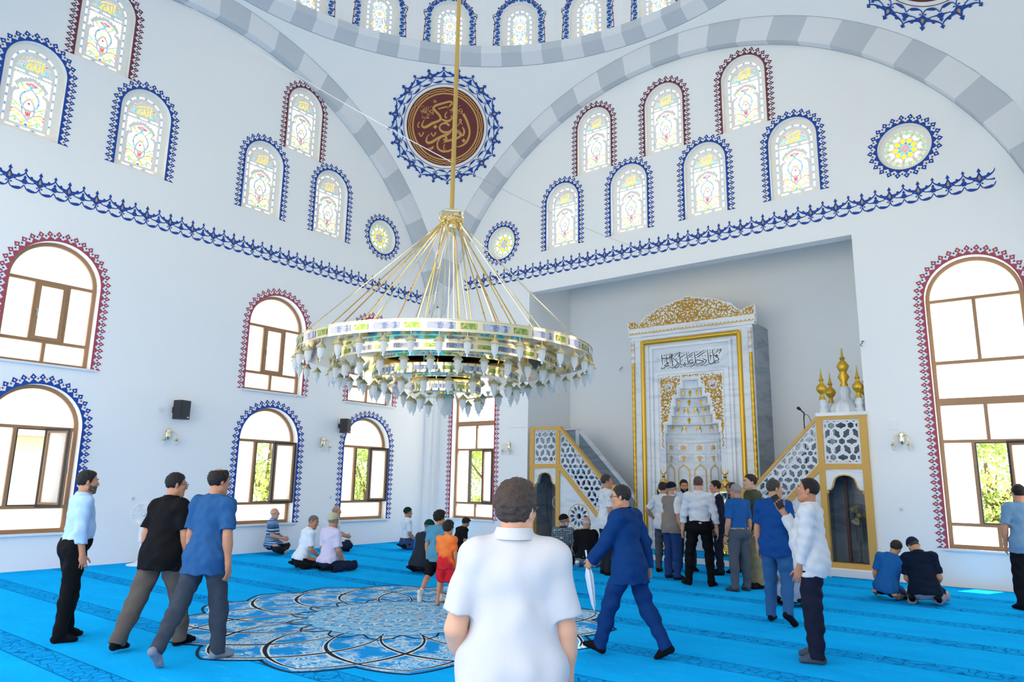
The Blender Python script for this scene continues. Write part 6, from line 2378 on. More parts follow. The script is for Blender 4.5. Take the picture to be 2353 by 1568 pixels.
SPEOPLE = []
def person(label, at, face, H, top=None, bottom=None, socks='#16181c', skinc='#c98f70', hair='#1d1a1a', hairk='short', beard=None, cap_=None, capc='#20252a',
           arms=(HANG, HANG), legs=(LEG0, LEG0), lean=(0, 0), twist=0, head=(0, 0, 0), g=1.0, belly=0.0, h=0.010, glasses=False, vest=None, collar=None, hands=True,
           palm=(None, None), watch=None, beardc=None, seed=1, shw=1.0, curl=(0.35, 0.35), belt=None, shz=0.0, nk=0.0, lift=0.0, cuffs=None, fingers=True, grip=None):
    s = H / 1.80
    P0 = np.zeros(3)
    Rt = rotm((0, 0, 1), R_(twist) * 0.0) @ rotm((1, 0, 0), -R_(lean[0])) @ rotm((0, 1, 0), R_(lean[1]))
    Rs = Rt @ rotm((0, 0, 1), R_(twist))
    up, fwd_, rt = Rt[:, 2], Rt[:, 1], Rt[:, 0]
    sr, sf = Rs[:, 0], Rs[:, 1]
    pr = []
    A = pr.append
    Nb = up * 0.525 * s
    SH = up * (0.465 + shz) * s - fwd_ * 0.008 * s
    sw = 0.178 * s * shw
    # torso
    A(ell(up * 0.03 * s, (0.160 * g * s, 0.112 * g * s, 0.12 * s), Rt, 'hips', 0.04))
    A(ell(up * 0.17 * s + fwd_ * (0.012 + 0.04 * belly) * s, (0.148 * g * s, (0.105 * g + 0.045 * belly) * s, 0.16 * s), Rt, 'torso', 0.06))
    A(ell(up * 0.345 * s + fwd_ * 0.008 * s, (0.163 * (0.5 + 0.5 * g) * s, 0.112 * (0.45 + 0.55 * g) * s, 0.165 * s), Rs, 'torso', 0.05))
    A(cap(SH - sr * sw * 0.86, SH + sr * sw * 0.86, 0.062 * s, None, 'torso', 0.05))
    for q in (-1, 1):
        A(cap(Nb - up * 0.02 * s, SH + sr * sw * 0.72 * q + up * 0.012 * s, 0.058 * s, 0.045 * s, 'torso', 0.03))
        A(ell(rt * 0.078 * q * s * g - fwd_ * 0.040 * s - up * 0.035 * s, (0.084 * g * s, 0.080 * g * s, 0.092 * s), Rt, 'hips', 0.04))
    # head frame
    Rh = Rs @ rotm((0, 0, 1), -R_(head[0])) @ rotm((1, 0, 0), -R_(head[1])) @ rotm((0, 1, 0), R_(head[2]))
    hs_ = s ** 0.5 if H < 1.5 else s
    hx, hf, hu = Rh[:, 0], Rh[:, 1], Rh[:, 2]
    Hc = Nb + up * (0.045 + nk) * s + hu * 0.115 * hs_ + hf * 0.022 * hs_
    A(cap(Nb - up * 0.05 * s, Hc - hu * 0.03 * hs_ - hf * 0.02 * hs_, 0.059 * s * (0.75 + 0.25 * g), 0.056 * hs_, 'neck', 0.025))
    L = lambda x, y, z: Hc + (hx * x + hf * y + hu * z) * hs_
    q = hs_
    A(ell(L(0, -0.012, 0.035), (0.076 * q, 0.097 * q, 0.090 * q), Rh, 'head', 0.02))
    A(ell(L(0, 0.026, -0.04), (0.062 * q, 0.07 * q, 0.082 * q), Rh, 'head', 0.03))
    A(cap(L(-0.02, 0.062, -0.105), L(0.02, 0.062, -0.105), 0.021 * q, None, 'head', 0.03))
    for e in (-1, 1):
        A(cap(L(e * 0.052, 0.0, -0.07), L(e * 0.02, 0.065, -0.1), 0.02 * q, 0.018 * q, 'head', 0.025))
        A(ell(L(e * 0.042, 0.062, -0.02), (0.022 * q, 0.018 * q, 0.02 * q), Rh, 'head', 0.02))
        A(ell(L(e * 0.077, -0.012, -0.008), (0.010 * q, 0.020 * q, 0.031 * q), Rh @ rotm((0, 0, 1), e * 0.35), 'head', 0.008))
    A(cap(L(-0.034, 0.078, 0.026), L(0.034, 0.078, 0.026), 0.011 * q, None, 'head', 0.015))
    SUB = [ell(L(e * 0.031, 0.098, 0.006), (0.017 * q, 0.014 * q, 0.011 * q), Rh, 'head', 0.012) for e in (-1, 1)]
    NOSE = [cap(L(0, 0.092, 0.012), L(0, 0.112, -0.028), 0.008 * q, 0.0125 * q, 'head', 0.012)]
    NOSE += [ell(L(e * 0.012, 0.100, -0.032), (0.009 * q, 0.010 * q, 0.008 * q), Rh, 'head', 0.008) for e in (-1, 1)]
    NOSE += [cap(L(-0.018, 0.088, -0.060), L(0.018, 0.088, -0.060), 0.007 * q, None, 'head', 0.006), cap(L(-0.014, 0.087, -0.071), L(0.014, 0.087, -0.071), 0.008 * q, None, 'head', 0.006)]
    NOSE += [cap(L(e * 0.018, 0.087, 0.0165), L(e * 0.046, 0.080, 0.0155), 0.0065 * q, 0.005 * q, 'head', 0.006) for e in (-1, 1)]
    NOSE += [cap(L(e * 0.020, 0.085, -0.006), L(e * 0.044, 0.079, -0.006), 0.005 * q, 0.004 * q, 'head', 0.006) for e in (-1, 1)]
    # arms
    wrists = []
    arms_ = []
    for e, (ua, fa), pn, cu_ in ((-1, arms[0], palm[0], curl[0]), (1, arms[1], palm[1], curl[1])):
        V = lambda d: nrm(sr * d[0] * e + sf * d[1] + Rs[:, 2] * d[2])
        S0 = SH + sr * sw * e
        E0 = S0 + V(ua) * 0.295 * s
        W0 = E0 + V(fa) * 0.25 * s
        A(ell(S0 - sr * e * 0.005 * s, (0.058 * s, 0.058 * s, 0.06 * s), None, 'delt', 0.03))
        A(cap(S0, E0, 0.054 * s * (0.6 + 0.4 * g), 0.043 * s * (0.6 + 0.4 * g), 'ua%d' % e, 0.025))
        A(cap(E0, W0, 0.042 * s * (0.65 + 0.35 * g), 0.029 * s, 'fa%d' % e, 0.015))
        A(ell(E0 + (W0 - E0) * 0.28, (0.045 * s * (0.65 + 0.35 * g),) * 2 + (0.09 * s,), np.stack([nrm(np.cross(V(fa), (0.3, 0.5, 0.2))), nrm(np.cross(V(fa), np.cross(V(fa), (0.3, 0.5, 0.2)))), V(fa)], 1), 'fa%d' % e, 0.02))
        # hand: d along, n palm normal, t thumb side
        d = V(fa)
        n = nrm((sr * -e) if pn is None else (sr * pn[0] * e + sf * pn[1] + Rs[:, 2] * pn[2]))
        n = nrm(n - d * (n @ d))
        t = np.cross(d, n) * (e if True else 1)
        # thumb side: forward for a hanging arm with the palm inward
        if pn is None and t @ sf < 0:
            t = -t
        wr = dict(W=W0, d=d, n=n, t=t, s=s)
        hsz = s * (1.0 if H > 1.5 else 1.05)
        Rhd = np.stack([t, n, d], 1)
        pc = W0 + d * 0.052 * hsz
        A(ell(pc, (0.041 * hsz, 0.0175 * hsz, 0.056 * hsz), Rhd, 'hand', 0.012))
        A(cap(W0, W0 + d * 0.03 * hsz, 0.027 * s, 0.024 * s, 'hand', 0.015))
        fr = max(0.0085 * hsz, h * 0.72)
        if fingers:
            for i, (o, ln) in enumerate(((0.030, 0.072), (0.010, 0.082), (-0.011, 0.076), (-0.031, 0.060))):
                p = W0 + (d * 0.095 + t * o) * hsz
                dd, nn = d.copy(), n.copy()
                for j, f in enumerate((0.45, 0.32, 0.26)):
                    a = cu_ * (0.55, 1.0, 0.75)[j] * (1 + 0.12 * i)
                    dd, nn = dd * math.cos(a) + nn * math.sin(a), nn * math.cos(a) - dd * math.sin(a)
                    p2 = p + (dd + t * 0.12 * o / 0.03) * ln * f * hsz
                    A(cap(p, p2, fr * (1.0 - 0.08 * j), fr * (0.95 - 0.1 * j), 'hand', 0.005))
                    p = p2
            p = W0 + (d * 0.03 + t * 0.03) * hsz
            dd = nrm(d * 0.75 + t * 0.6 + n * 0.25)
            for f in (0.036, 0.03, 0.025):
                p2 = p + dd * f * hsz
                A(cap(p, p2, fr * 1.15, fr * 1.0, 'hand', 0.008))
                p = p2
                dd = nrm(dd + d * 0.25 + n * 0.3 * cu_ - t * 0.1)
        wrists.append(wr)
        arms_.append((S0, E0, W0))
    # legs
    legs_ = []
    for e, (th, sk, ft) in ((-1, legs[0]), (1, legs[1])):
        V = lambda d: nrm(np.array([d[0] * e, d[1], d[2]]))
        h0 = rt * 0.092 * e * s * (0.6 + 0.4 * g) - up * 0.03 * s
        k0 = h0 + V(th) * 0.435 * s
        a0 = k0 + V(sk) * 0.42 * s
        A(cap(h0, k0, 0.088 * s * (0.4 + 0.6 * g), 0.056 * s * (0.7 + .3 * g), 'th%d' % e, 0.03))
        A(cap(k0, a0, 0.054 * s, 0.036 * s, 'sk%d' % e, 0.02))
        bk = nrm(np.cross(np.cross(V(sk), V(ft)), V(sk)))
        A(ell(k0 + (a0 - k0) * 0.3 - bk * 0.018 * s, (0.052 * s,) * 2 + (0.1 * s,), np.stack([nrm(np.cross(bk, V(sk))), bk, V(sk)], 1), 'sk%d' % e, 0.02))
        fd = V(ft)
        dn = V(sk) - fd * (V(sk) @ fd)
        dn = nrm(dn) if np.linalg.norm(dn) > 0.3 else np.array([0, 0, 1.0])
        hl = a0 + dn * 0.042 * s - fd * 0.038 * s
        bl = a0 + dn * 0.052 * s + fd * 0.105 * s
        A(cap(a0, hl, 0.036 * s, 0.032 * s, 'ft%d' % e, 0.02))
        A(cap(hl, bl, 0.032 * s, 0.028 * s, 'ft%d' % e, 0.015))
        sd = nrm(np.cross(fd, dn))
        A(cap(a0 + fd * 0.02 * s, bl - dn * 0.012 * s, 0.032 * s, 0.026 * s, 'ft%d' % e, 0.02))
        for o_, l_ in ((0.022, 0.048), (0.0, 0.052), (-0.022, 0.036)):
            A(cap(bl + sd * o_ * s, bl + sd * o_ * s * 1.15 + fd * l_ * s + dn * 0.006 * s, 0.02 * s, 0.016 * s, 'ft%d' % e, 0.014))
        legs_.append((h0, k0, a0, hl, bl))
    zmin = 1e9
    for p in [p_ for p_ in pr if p_['tag'][:2] in ('th', 'sk', 'ft', 'hi')]:
        if p['t'] == 'cap':
            zmin = min(zmin, p['a'][2] - p['ra'], p['b'][2] - p['rb'])
        else:
            zmin = min(zmin, p['a'][2] - min(p['r'][2], 0.1 * s))
    zo = -zmin + 0.004 + lift
    off = np.array([0, 0, zo])
    # centre the ground contact under the origin (mean of the feet / knees)
    for p in pr + SUB + NOSE:
        p['a'] = p['a'] + off
        if 'b' in p:
            p['b'] = p['b'] + off
    mv = lambda q_: q_ + off
    lo = np.min([np.minimum(p['a'], p.get('b', p['a'])) for p in pr], 0) - 0.2 * s
    hi = np.max([np.maximum(p['a'], p.get('b', p['a'])) for p in pr], 0) + 0.2 * s
    lo[2] = max(lo[2], -0.03)
    F = Field(lo, hi, h)
    for p in pr:
        F.add(p)
    for p in NOSE:
        F.add(p)
    for p in SUB:
        F.add(p, sub=True)
    sk_m = skin(skinc)
    V_, F_ = F.mesh()
    body = link('person', np_mesh('person', V_, F_, sk_m))
    tag(body, label, 'person')
    # place
    if isinstance(at, tuple) and len(at) == 2:
        w = floor_at(*at)
    else:
        w = np.array(at, float)
    dx, dy = w[0] - CAM[0], w[1] - CAM[1]
    l = math.hypot(dx, dy)
    a_ = np.array([dx / l, dy / l])
    r_ = np.array([a_[1], -a_[0]])
    f_ = R_(face)
    hd = a_ * math.cos(f_) + r_ * math.sin(f_)
    body.location = (w[0], w[1], w[2] if len(w) > 2 and not isinstance(at, tuple) else 0.0)
    body.rotation_euler = (0, 0, math.atan2(hd[1], hd[0]) - PI / 2)
    by = lambda *t: [p for p in pr if p['tag'] in t]
    Nb_, up_ = mv(Nb), up
    def garment(name, fl, m, folds=0.006, L_=0.11):
        if folds:
            fl.folds(folds, seed, L_)
        v, f = fl.mesh()
        if len(v) == 0:
            return None
        return link(name, np_mesh(name, v, f, m), body)
    def newf():
        return Field(lo, hi, h)
    # trousers
    if bottom:
        col, kind = bottom[0], bottom[1] if len(bottom) > 1 else 'long'
        wd = bottom[2] if len(bottom) > 2 else 1.0
        fl = newf()
        for p in by('hips'):
            fl.add(p, 0.020 * s)
        fl.add(ell(off - fwd_ * 0.028 * s - up * 0.02 * s, (0.155 * g * s, 0.108 * g * s, 0.12 * s), Rt), k=0.03)
        for p in by('torso'):
            fl.add(p, 0.025 * s)
        for p in by('th-1', 'th1') + (by('sk-1', 'sk1') if kind == 'long' else []):
            fl.add(dict(p, cut=[(mv(legs_[(int(p['tag'][2:]) + 1) // 2][2 if kind == 'long' else 1]), nrm(legs_[(int(p['tag'][2:]) + 1) // 2][2 if kind == 'long' else 1] - legs_[(int(p['tag'][2:]) + 1) // 2][1 if kind == 'long' else 0]))]), 0.010 * s)
        for e, (h0, k0, a0, hl, bl) in zip((-1, 1), [[mv(x) for x in q_] for q_ in legs_]):
            if kind == 'long':
                fl.add(cap(h0, k0, 0.1 * s * (0.4 + 0.6 * g), 0.070 * s * wd * (.7 + .3 * g), k=0.03))
                n = nrm(a0 - k0)
                fl.add(cap(k0, a0 + n * 0.1 * s, 0.070 * s * wd * (.7 + .3 * g), 0.058 * s * wd, k=0.02, cut=((a0 + n * 0.028 * s, n),)))
                fl.add(cap(k0 + n * 0.1 * s, k0 + n * 0.14 * s, 0.068 * s * wd, k=0.03))
            else:
                n = nrm(k0 - h0)
                fl.add(cap(h0, k0 + n * 0.1 * s, 0.1 * s, 0.088 * s * wd, k=0.03, cut=((k0 - n * 0.03 * s, n),)))
        hm_ = min(t['hem'] for t in top) if top else 0.04
        wz = (0.075 if hm_ > 0.02 else hm_ + 0.05) * s
        fl.plane(off + up * wz, up)
        garment('trousers', fl, cloth('trousers_' + col.strip('#'), col), 0.0075, 0.13)
        if belt:
            fl = newf()
            for p in by('hips') + by('torso'):
                fl.add(p, 0.028 * s)
            fl.plane(off + up * 0.078 * s, up)
            fl.plane(off + up * 0.048 * s, -up)
            garment('belt', fl, mat('belt_' + belt.strip('#'), belt, 0.4), 0)
    if socks:
        for e in (-1, 1):
            fl = newf()
            for p in by('ft%d' % e):
                fl.add(p, 0.006 * s)
            k0, a0 = mv(legs_[(e + 1) // 2][1]), mv(legs_[(e + 1) // 2][2])
            n = nrm(a0 - k0)
            fl.add(cap(a0 - n * 0.12 * s, a0, 0.040 * s, 0.041 * s, k=0.02))
            fl.plane(a0 - n * 0.09 * s, -n)
            garment('sock', fl, cloth('sock_' + socks.strip('#'), socks), 0)
    # upper garments
    def upper(name, m, sleeve, hem, infl, neck=0.03, ntilt=0.35, folds=0.006, coll=None, openf=False):
        fl = newf()
        for p in by('torso'):
            fl.add(p, infl * s)
        for p in by('hips'):
            fl.add(p, (infl + (0.016 if hem < 0.02 else 0.0)) * s, 0.05)
        if hem < 0.02:
            if hem < -0.07:
                c = off + up * (hem + 0.02) * s - fwd_ * 0.012 * s
                jk = 0.012 if infl >= 0.025 else 0.0
                for h0, k0, *_r in legs_:
                    d_ = nrm(k0 - h0)
                    fl.add(cap(mv(h0), mv(h0) + d_ * 0.2 * s, 0.112 * s * (0.4 + 0.6 * g), 0.100 * s * (.6 + .4 * g), k=0.03))
                fl.add(ell(c, ((0.158 * g + infl + jk) * s, (0.122 * g + 0.02 * belly + infl + jk) * s, 0.52 * s), Rt), k=0.04)
        for e, (S0, E0, W0) in zip((-1, 1), arms_):
            S0, E0, W0 = mv(S0), mv(E0), mv(W0)
            u_ = nrm(E0 - S0)
            ga = 0.6 + 0.4 * g
            if sleeve == 'none':
                continue
            fl.add(by('delt')[(e + 1) // 2], infl * s)
            if sleeve == 'short':
                fl.add(cap(S0, S0 + u_ * 0.3 * s, 0.063 * s * ga, 0.07 * s * ga, k=0.03, cut=((S0 + u_ * 0.235 * s, u_),)))
            else:
                fl.add(cap(S0, E0, (0.055 * ga + infl) * s, (0.045 * ga + infl) * s, k=0.03))
                n = nrm(W0 - E0)
                ln = 0.262 if sleeve == 'long' else 0.2
                fl.add(cap(E0, E0 + n * 0.3 * s, (0.045 * ga + infl) * s, (0.033 + infl) * s, k=0.015, cut=((E0 + n * ln * s, n),)))
        fl.plane(Nb_ + up * neck * s, nrm(up + sf * ntilt))
        fl.plane(off + up * hem * s, -up)
        o = garment(name, fl, m, folds)
        return o
    def ringcol(m, r, z, hgt=0.018):
        mb = MB()
        pts_o, pts_i = [], []
        n = 28
        c0 = Nb_ + up * z * s + sf * 0.006 * s
        k = 0.75 + 0.25 * g
        rows = ((1.14, -0.03), (0.97, hgt), (1.06, hgt + 0.006), (1.34, -0.024))
        pts = []
        for rr, zz in rows:
            for j in range(n + 1):
                a = R_(100) + (2 * PI - R_(20)) * j / n
                fr_ = math.sin(a)
                dz = zz - 0.026 * max(0, fr_) - (0.02 if rr > 1.2 and fr_ > 0.5 else 0)
                pts.append(c0 + (sr * math.cos(a) * r * rr + sf * fr_ * r * rr * 1.08) * s * k + up * dz * s)
        w_ = n + 1
        mb.add(pts, [(i * w_ + j, i * w_ + j + 1, (i + 1) * w_ + j + 1, (i + 1) * w_ + j) for i in range(3) for j in range(n)], 0)
        o = mb.build('collar', m, body, 70)
    if top:
        for t in top:
            m = cloth(t['m'], t['c'], t.get('k', 'plain'), t.get('c2', '#ffffff'))
            upper(t.get('n', 'shirt'), m, t.get('s', 'short'), t.get('hem', -0.16), t.get('i', 0.013), t.get('neck', 0.03), t.get('nt', 0.35), t.get('f', 0.006))
            if t.get('col'):
                ringcol(cloth(*t['col']) if isinstance(t['col'], tuple) else m, 0.069, 0.026)
    # hair / cap / beard
    hl_y, hl_z = HAIRLINE
    lo2, hi2 = mv(Hc) - 0.17, mv(Hc) + 0.19
    Hm = mv(Hc)
    def headfield(infl):
        hh = min(h, 0.006)
        fl = Field(lo2, hi2, hh)
        X, Y, Z = fl.ax[0][:, None, None] - Hm[0], fl.ax[1][None, :, None] - Hm[1], fl.ax[2][None, None, :] - Hm[2]
        lx = (X * hx[0] + Y * hx[1] + Z * hx[2]) / hs_
        ly = (X * hf[0] + Y * hf[1] + Z * hf[2]) / hs_
        lz = (X * hu[0] + Y * hu[1] + Z * hu[2]) / hs_
        return fl, lx, ly, lz
    HD = [p for p in by('head')]
    if hair and hairk != 'bald':
        thick = dict(short=0.0075, thick=0.012, crop=0.005, crown=0.011, ring=0.007, boy=0.013, fade=0.010)[hairk]
        fl, lx, ly, lz = headfield(0)
        fl.add(HD[0], thick, 0.01)
        fl.add(HD[1], thick * 0.5, 0.02)
        if hairk in ('thick', 'boy'):
            fl.add(ell(mv(L(0, 0.03, 0.085)), (0.062 * q, 0.062 * q, 0.045 * q), Rh), 0.004, 0.03)
        if thick > 0.006:
            fl.folds(thick * 0.35, seed + 3, 0.03)
        zc = np.interp(ly, hl_y, hl_z).astype(np.float32)
        if hairk == 'fade':
            zc = zc + 0.03 * (ly < 0.03)
        fl.D = np.maximum(fl.D, ((zc - lz) * 0.8).astype(np.float32))
        if hairk == 'crown':
            fl.D = np.maximum(fl.D, (0.056 - np.sqrt((lx / 1.0) ** 2 + ((ly + 0.035) / 1.35) ** 2 + (lz - 0.125) ** 2)).astype(np.float32))
        if hairk == 'ring':
            fl.D = np.maximum(fl.D, (lz - 0.045).astype(np.float32))
        garment('hair', fl, hairmat(hair), 0)
    if beard:
        fl, lx, ly, lz = headfield(0)
        for p in HD[1:5] + HD[6:8]:
            fl.add(p, beard[0], 0.012)
        fl.folds(beard[0] * 0.4, seed + 9, 0.025)
        ztop = np.interp(ly, [0.0, 0.03, 0.07, 0.11], [0.0, -0.04, -0.047, -0.047]).astype(np.float32)
        fl.D = np.maximum(fl.D, (lz - ztop).astype(np.float32))
        fl.D = np.maximum(fl.D, (-(ly - 0.0)).astype(np.float32))
        mouth = np.sqrt((lx / 1.9) ** 2 + (ly - 0.098) ** 2 + ((lz + 0.065) / 0.9) ** 2)
        fl.D = np.maximum(fl.D, (0.013 - mouth).astype(np.float32))
        garment('beard', fl, hairmat(beard[1]), 0)
    if cap_:
        fl, lx, ly, lz = headfield(0)
        fl.add(HD[0], 0.014, 0.01)
        if cap_ == 'tall':
            fl.add(ell(mv(L(0, -0.012, 0.075)), (0.08 * q, 0.095 * q, 0.07 * q), Rh), 0.0, 0.02)
        fl.D = np.maximum(fl.D, ((0.035 + 0.25 * ly) - lz).astype(np.float32) * 0.9)
        garment('skullcap', fl, cloth('cap_' + capc.strip('#'), capc), 0)
    # eyes, brows, spectacles
    hl_ = lambda x, y, z: tuple(mv(L(x, y, z)))
    for e in (-1, 1):
        mb = MB()
        c = np.array(hl_(e * 0.031, 0.0765, 0.005))
        n = 10
        for i in range(6):
            for j in range(n):
                pass
        pts, fs = [], []
        rr = 0.0115 * q
        for i in range(7):
            th_ = (0.0, 0.32, 0.62, 1.0, 1.5, 2.2, PI)[i]
            for j in range(n):
                a = 2 * PI * j / n
                dloc = hf * math.cos(th_) + (hx * math.cos(a) + hu * math.sin(a)) * math.sin(th_)
                pts.append(c + dloc * rr)
        for i in range(6):
            for j in range(n):
                fs.append((i * n + j, i * n + (j + 1) % n, (i + 1) * n + (j + 1) % n, (i + 1) * n + j))
        mb.add(pts, fs, 0)
        mb.m = [1 if k < 2 * n else 0 for k in range(len(fs))]
        mb.build('eye', [m_eyew, m_iris], body, 60)
    if hair or beard or hairk == 'bald':
        bc = hair or '#8a8480'
        for e in (-1, 1):
            mb = MB()
            mb.tube([hl_(e * 0.012, 0.092, 0.026), hl_(e * 0.03, 0.093, 0.033), hl_(e * 0.05, 0.08, 0.028)], [0.0035, 0.0055, 0.003], 6)
            mb.build('eyebrow', hairmat(bc), body, 60)
    if glasses:
        mb = MB()
        for e in (-1, 1):
            mb.tube([hl_(e * 0.033 + 0.024 * math.cos(a), 0.108, 0.004 + 0.017 * math.sin(a)) for a in np.linspace(0, 2 * PI, 16)[:-1]], 0.0022, 5, closed=True)
            mb.tube([hl_(e * 0.057, 0.106, 0.010), hl_(e * 0.078, 0.06, 0.010), hl_(e * 0.083, -0.01, 0.008), hl_(e * 0.08, -0.03, -0.012)], 0.0025, 5)
        mb.tube([hl_(-0.01, 0.11, 0.008), hl_(0.01, 0.11, 0.008)], 0.002, 5)
        mb.build('glasses', m_specs, body, 60)
    if watch is not None:
        wv = wrists[watch]
        mb = MB()
        c = mv(wv['W']) - wv['d'] * 0.012 * s
        mb.tube([c + (wv['t'] * math.cos(a) * 0.034 + wv['n'] * math.sin(a) * 0.028) * s for a in np.linspace(0, 2 * PI, 20)[:-1]], 0.007, 6, closed=True)
        mb.lathe([(0.017, -0.005), (0.017, 0.006)], (0, 0, 0), 14, 0, lambda x, y, z: tuple(c + wv['t'] * x + wv['d'] * y - wv['n'] * (0.03 * s + z)))
        mb.build('wristwatch', m_specs, body, 60)
    M_ = Matrix.Translation(body.location) @ Matrix.Rotation(body.rotation_euler[2], 4, 'Z')
    out = []
    for wv in wrists:
        p = M_ @ Vector(mv(wv['W']))
        R3 = M_.to_3x3()
        out.append(dict(W=np.array(p), d=np.array(R3 @ Vector(wv['d'])), n=np.array(R3 @ Vector(wv['n'])), t=np.array(R3 @ Vector(wv['t']))))
    return out
def T_(m, c, s='short', hem=-0.16, **k):
    d = dict(m=m, c=c, s=s, hem=hem)
    d.update(k)
    return d
# ---- standing and walking, front row
person('man in a light blue long-sleeved shirt and black trousers standing at far left', (143, 1472), 78, 1.70, [T_('light_blue_shirt', '#a9c9ee', 'long', 0.04, col=True)], ('#111216', 'long', 1.05), '#101216',
       skinc='#b98468', hairk='short', beard=(0.006, '#5a504c'), arms=(HANG, ((0.1, -0.02, -1), (0.02, 0.22, -1))), legs=(((0.06, 0.1, -1), (0.02, 0.02, -1), (0.15, 1, 0)), ((0.06, -0.04, -1), (0.02, -0.1, -1), (0.15, 1, 0))), lean=(2, 0), belly=0.5, g=1.02, h=0.009, seed=11)
person('man in a black polo and grey trousers walking beside the man in a blue tee', (352, 1490), 48, 1.72, [T_('black_polo', '#131418', 'short', -0.17, col=True, i=0.018)], ('#5a5450', 'long', 1.2), '#101216', skinc='#b88468',
       hairk='short', glasses=True, head=(26, 2, 0), arms=(((0.2, -0.1, -1), (0.05, 0.2, -1)), ((0.22, 0.12, -1), (0.0, 0.25, -1))),
       legs=(((0.05, -0.36, -1), (0.04, -0.42, -1), (0.25, 1, -0.05)), ((0.04, 0.38, -1), (0.02, 0.12, -1), (0.2, 1, 0.12))), lean=(3, 0), g=1.24, belly=0.7, h=0.009, seed=12)
person('balding man in a blue t-shirt and grey jeans walking in grey socks', (452, 1520), 38, 1.74, [T_('blue_tee', '#2a5688', 'short', -0.18, i=0.016, f=0.0055)], ('#3a424e', 'long', 0.98), '#7d8697', skinc='#b98266',
       hairk='crown', head=(20, 4, 0), arms=(((0.16, 0.1, -1), (0.04, 0.22, -1)), ((0.2, -0.12, -1), (0.08, 0.12, -1))),
       legs=(((0.06, -0.38, -1), (0.04, -0.62, -1), (0.1, 0.75, -0.7)), ((0.05, 0.22, -1), (0.03, 0.06, -1), (0.35, 1, 0))), lean=(3, 0), g=1.06, belly=0.4, h=0.009, seed=13)
cp = CAM + (fw + cr * (1178 - 1176.5) / FPX) * 0
d_ = fw + cr * (1183 - 1176.5) / FPX - cu * (1130 - 784) / FPX
d_ = d_ / math.hypot(d_[0], d_[1])
cpos = CAM + d_ * 3.0
person('large man in a white polo seen from behind in the centre foreground', [cpos[0], cpos[1], 0.0], 2, 1.705, [T_('white_polo', '#c3c3c8', 'short', -0.16, col=True, i=0.018, f=0.0055)], ('#14161c', 'long', 1.1), '#101216',
       skinc='#d8a488', hair='#463a34', hairk='thick', glasses=True, head=(24, -2, 0), shz=-0.022, nk=-0.042, arms=(((0.26, -0.10, -1), (-0.15, 0.75, -0.9)), ((0.20, 0.04, -1), (0.03, 0.2, -1))), g=1.2, belly=0.7, shw=0.93, h=0.0065, seed=14, curl=(0.5, 0.75))
w_ = person('man in a blue suit and spectacles walking left with a folded umbrella', (1447, 1512), -62, 1.66, [T_('navy_suit_jacket', '#10396f', 'long', -0.21, n='jacket', i=0.028, f=0.006, col=('dark_shirt', '#15171d'))], ('#0e346a', 'long', 1.12), '#101216',
       skinc='#c08c70', hair='#2a2626', hairk='short', glasses=True, head=(-14, 2, 0), arms=(((0.14, 0.62, -1), (0.0, 0.72, -0.75)), ((0.3, -0.25, -1), (0.1, 0.0, -1))),
       legs=(((0.05, 0.42, -1), (0.03, 0.28, -1), (0.2, 1, 0.35)), ((0.05, -0.34, -1), (0.02, -0.58, -1), (0.1, 0.9, -0.45))), lean=(4, 0), g=1.03, belly=0.2, h=0.009, seed=15, curl=(1.1, 0.9))
ub = empty('umbrella', tuple(w_[0]['W'] + w_[0]['d'] * 0.085 + w_[0]['n'] * 0.02))
mb = MB()
mb.lathe([(0.004, -0.42), (0.018, -0.36), (0.032, -0.2), (0.036, -0.08), (0.022, -0.01), (0.012, 0.02)], (0, 0, 0), 14, 0, None, 0.18, 7)
mb.build('folded_canopy', mat('pale_umbrella_film', '#cdd8e6', 0.3), ub, 60)
mb = MB()
mb.tube([(0, 0, 0.0), (0, 0, 0.16)], 0.009, 8)
mb.build('handle', m_whitep, ub)
mb = MB()
mb.tube([(0, 0, -0.47), (0, 0, -0.41)], 0.005, 6)
mb.build('tip', m_steel, ub)
ub.rotation_euler = (R_(6), R_(-6), 0)
tag(ub, 'folded pale umbrella held point down by the man in the blue suit', 'umbrella')
w_ = person('man in a white shirt and navy trousers raising a phone', (1878, 1520), -80, 1.74, [T_('white_shirt', '#ccd0d6', 'long34', -0.15, n='shirt', col=True, i=0.02, f=0.006)], ('#1b2032', 'long', 1.18), '#4a5160',
       skinc='#b67f62', hairk='crop', head=(0, -6, 0), arms=(((0.08, 0.10, -1), (0.0, 0.22, -1)), ((0.05, 0.55, -0.72), (-0.12, 0.62, 1.05))), palm=(None, (-0.6, -0.2, 0.3)), curl=(0.4, 0.9),
       legs=(((0.06, -0.02, -1), (0.02, -0.06, -1), (0.15, 1, 0)), ((0.06, 0.08, -1), (0.02, -0.02, -1), (0.2, 1, 0))), lean=(-2, 0), g=1.1, belly=0.7, h=0.009, seed=16)
def phone(w, label, tilt=0.0):
    c = w['W'] + w['d'] * 0.105 + w['n'] * 0.028
    root = empty('phone', tuple(c))
    mb = MB()
    D, Nn, Tt = w['d'], w['n'], w['t']
    F_ = lambda x, y, z: tuple(Tt * x + D * y + Nn * z)
    mb.box((-0.036, -0.07, -0.004), (0.036, 0.078, 0.004), 0, F_)
    mb.build('case', m_black, root)
    mb = MB()
    mb.box((-0.032, -0.066, 0.004), (0.032, 0.074, 0.0048), 0, F_)
    mb.build('screen', mat('dark_phone_screen', '#0c1016', 0.08), root)
    tag(root, label, 'phone')
phone(w_[1], 'black phone raised by the man in a white shirt at right')
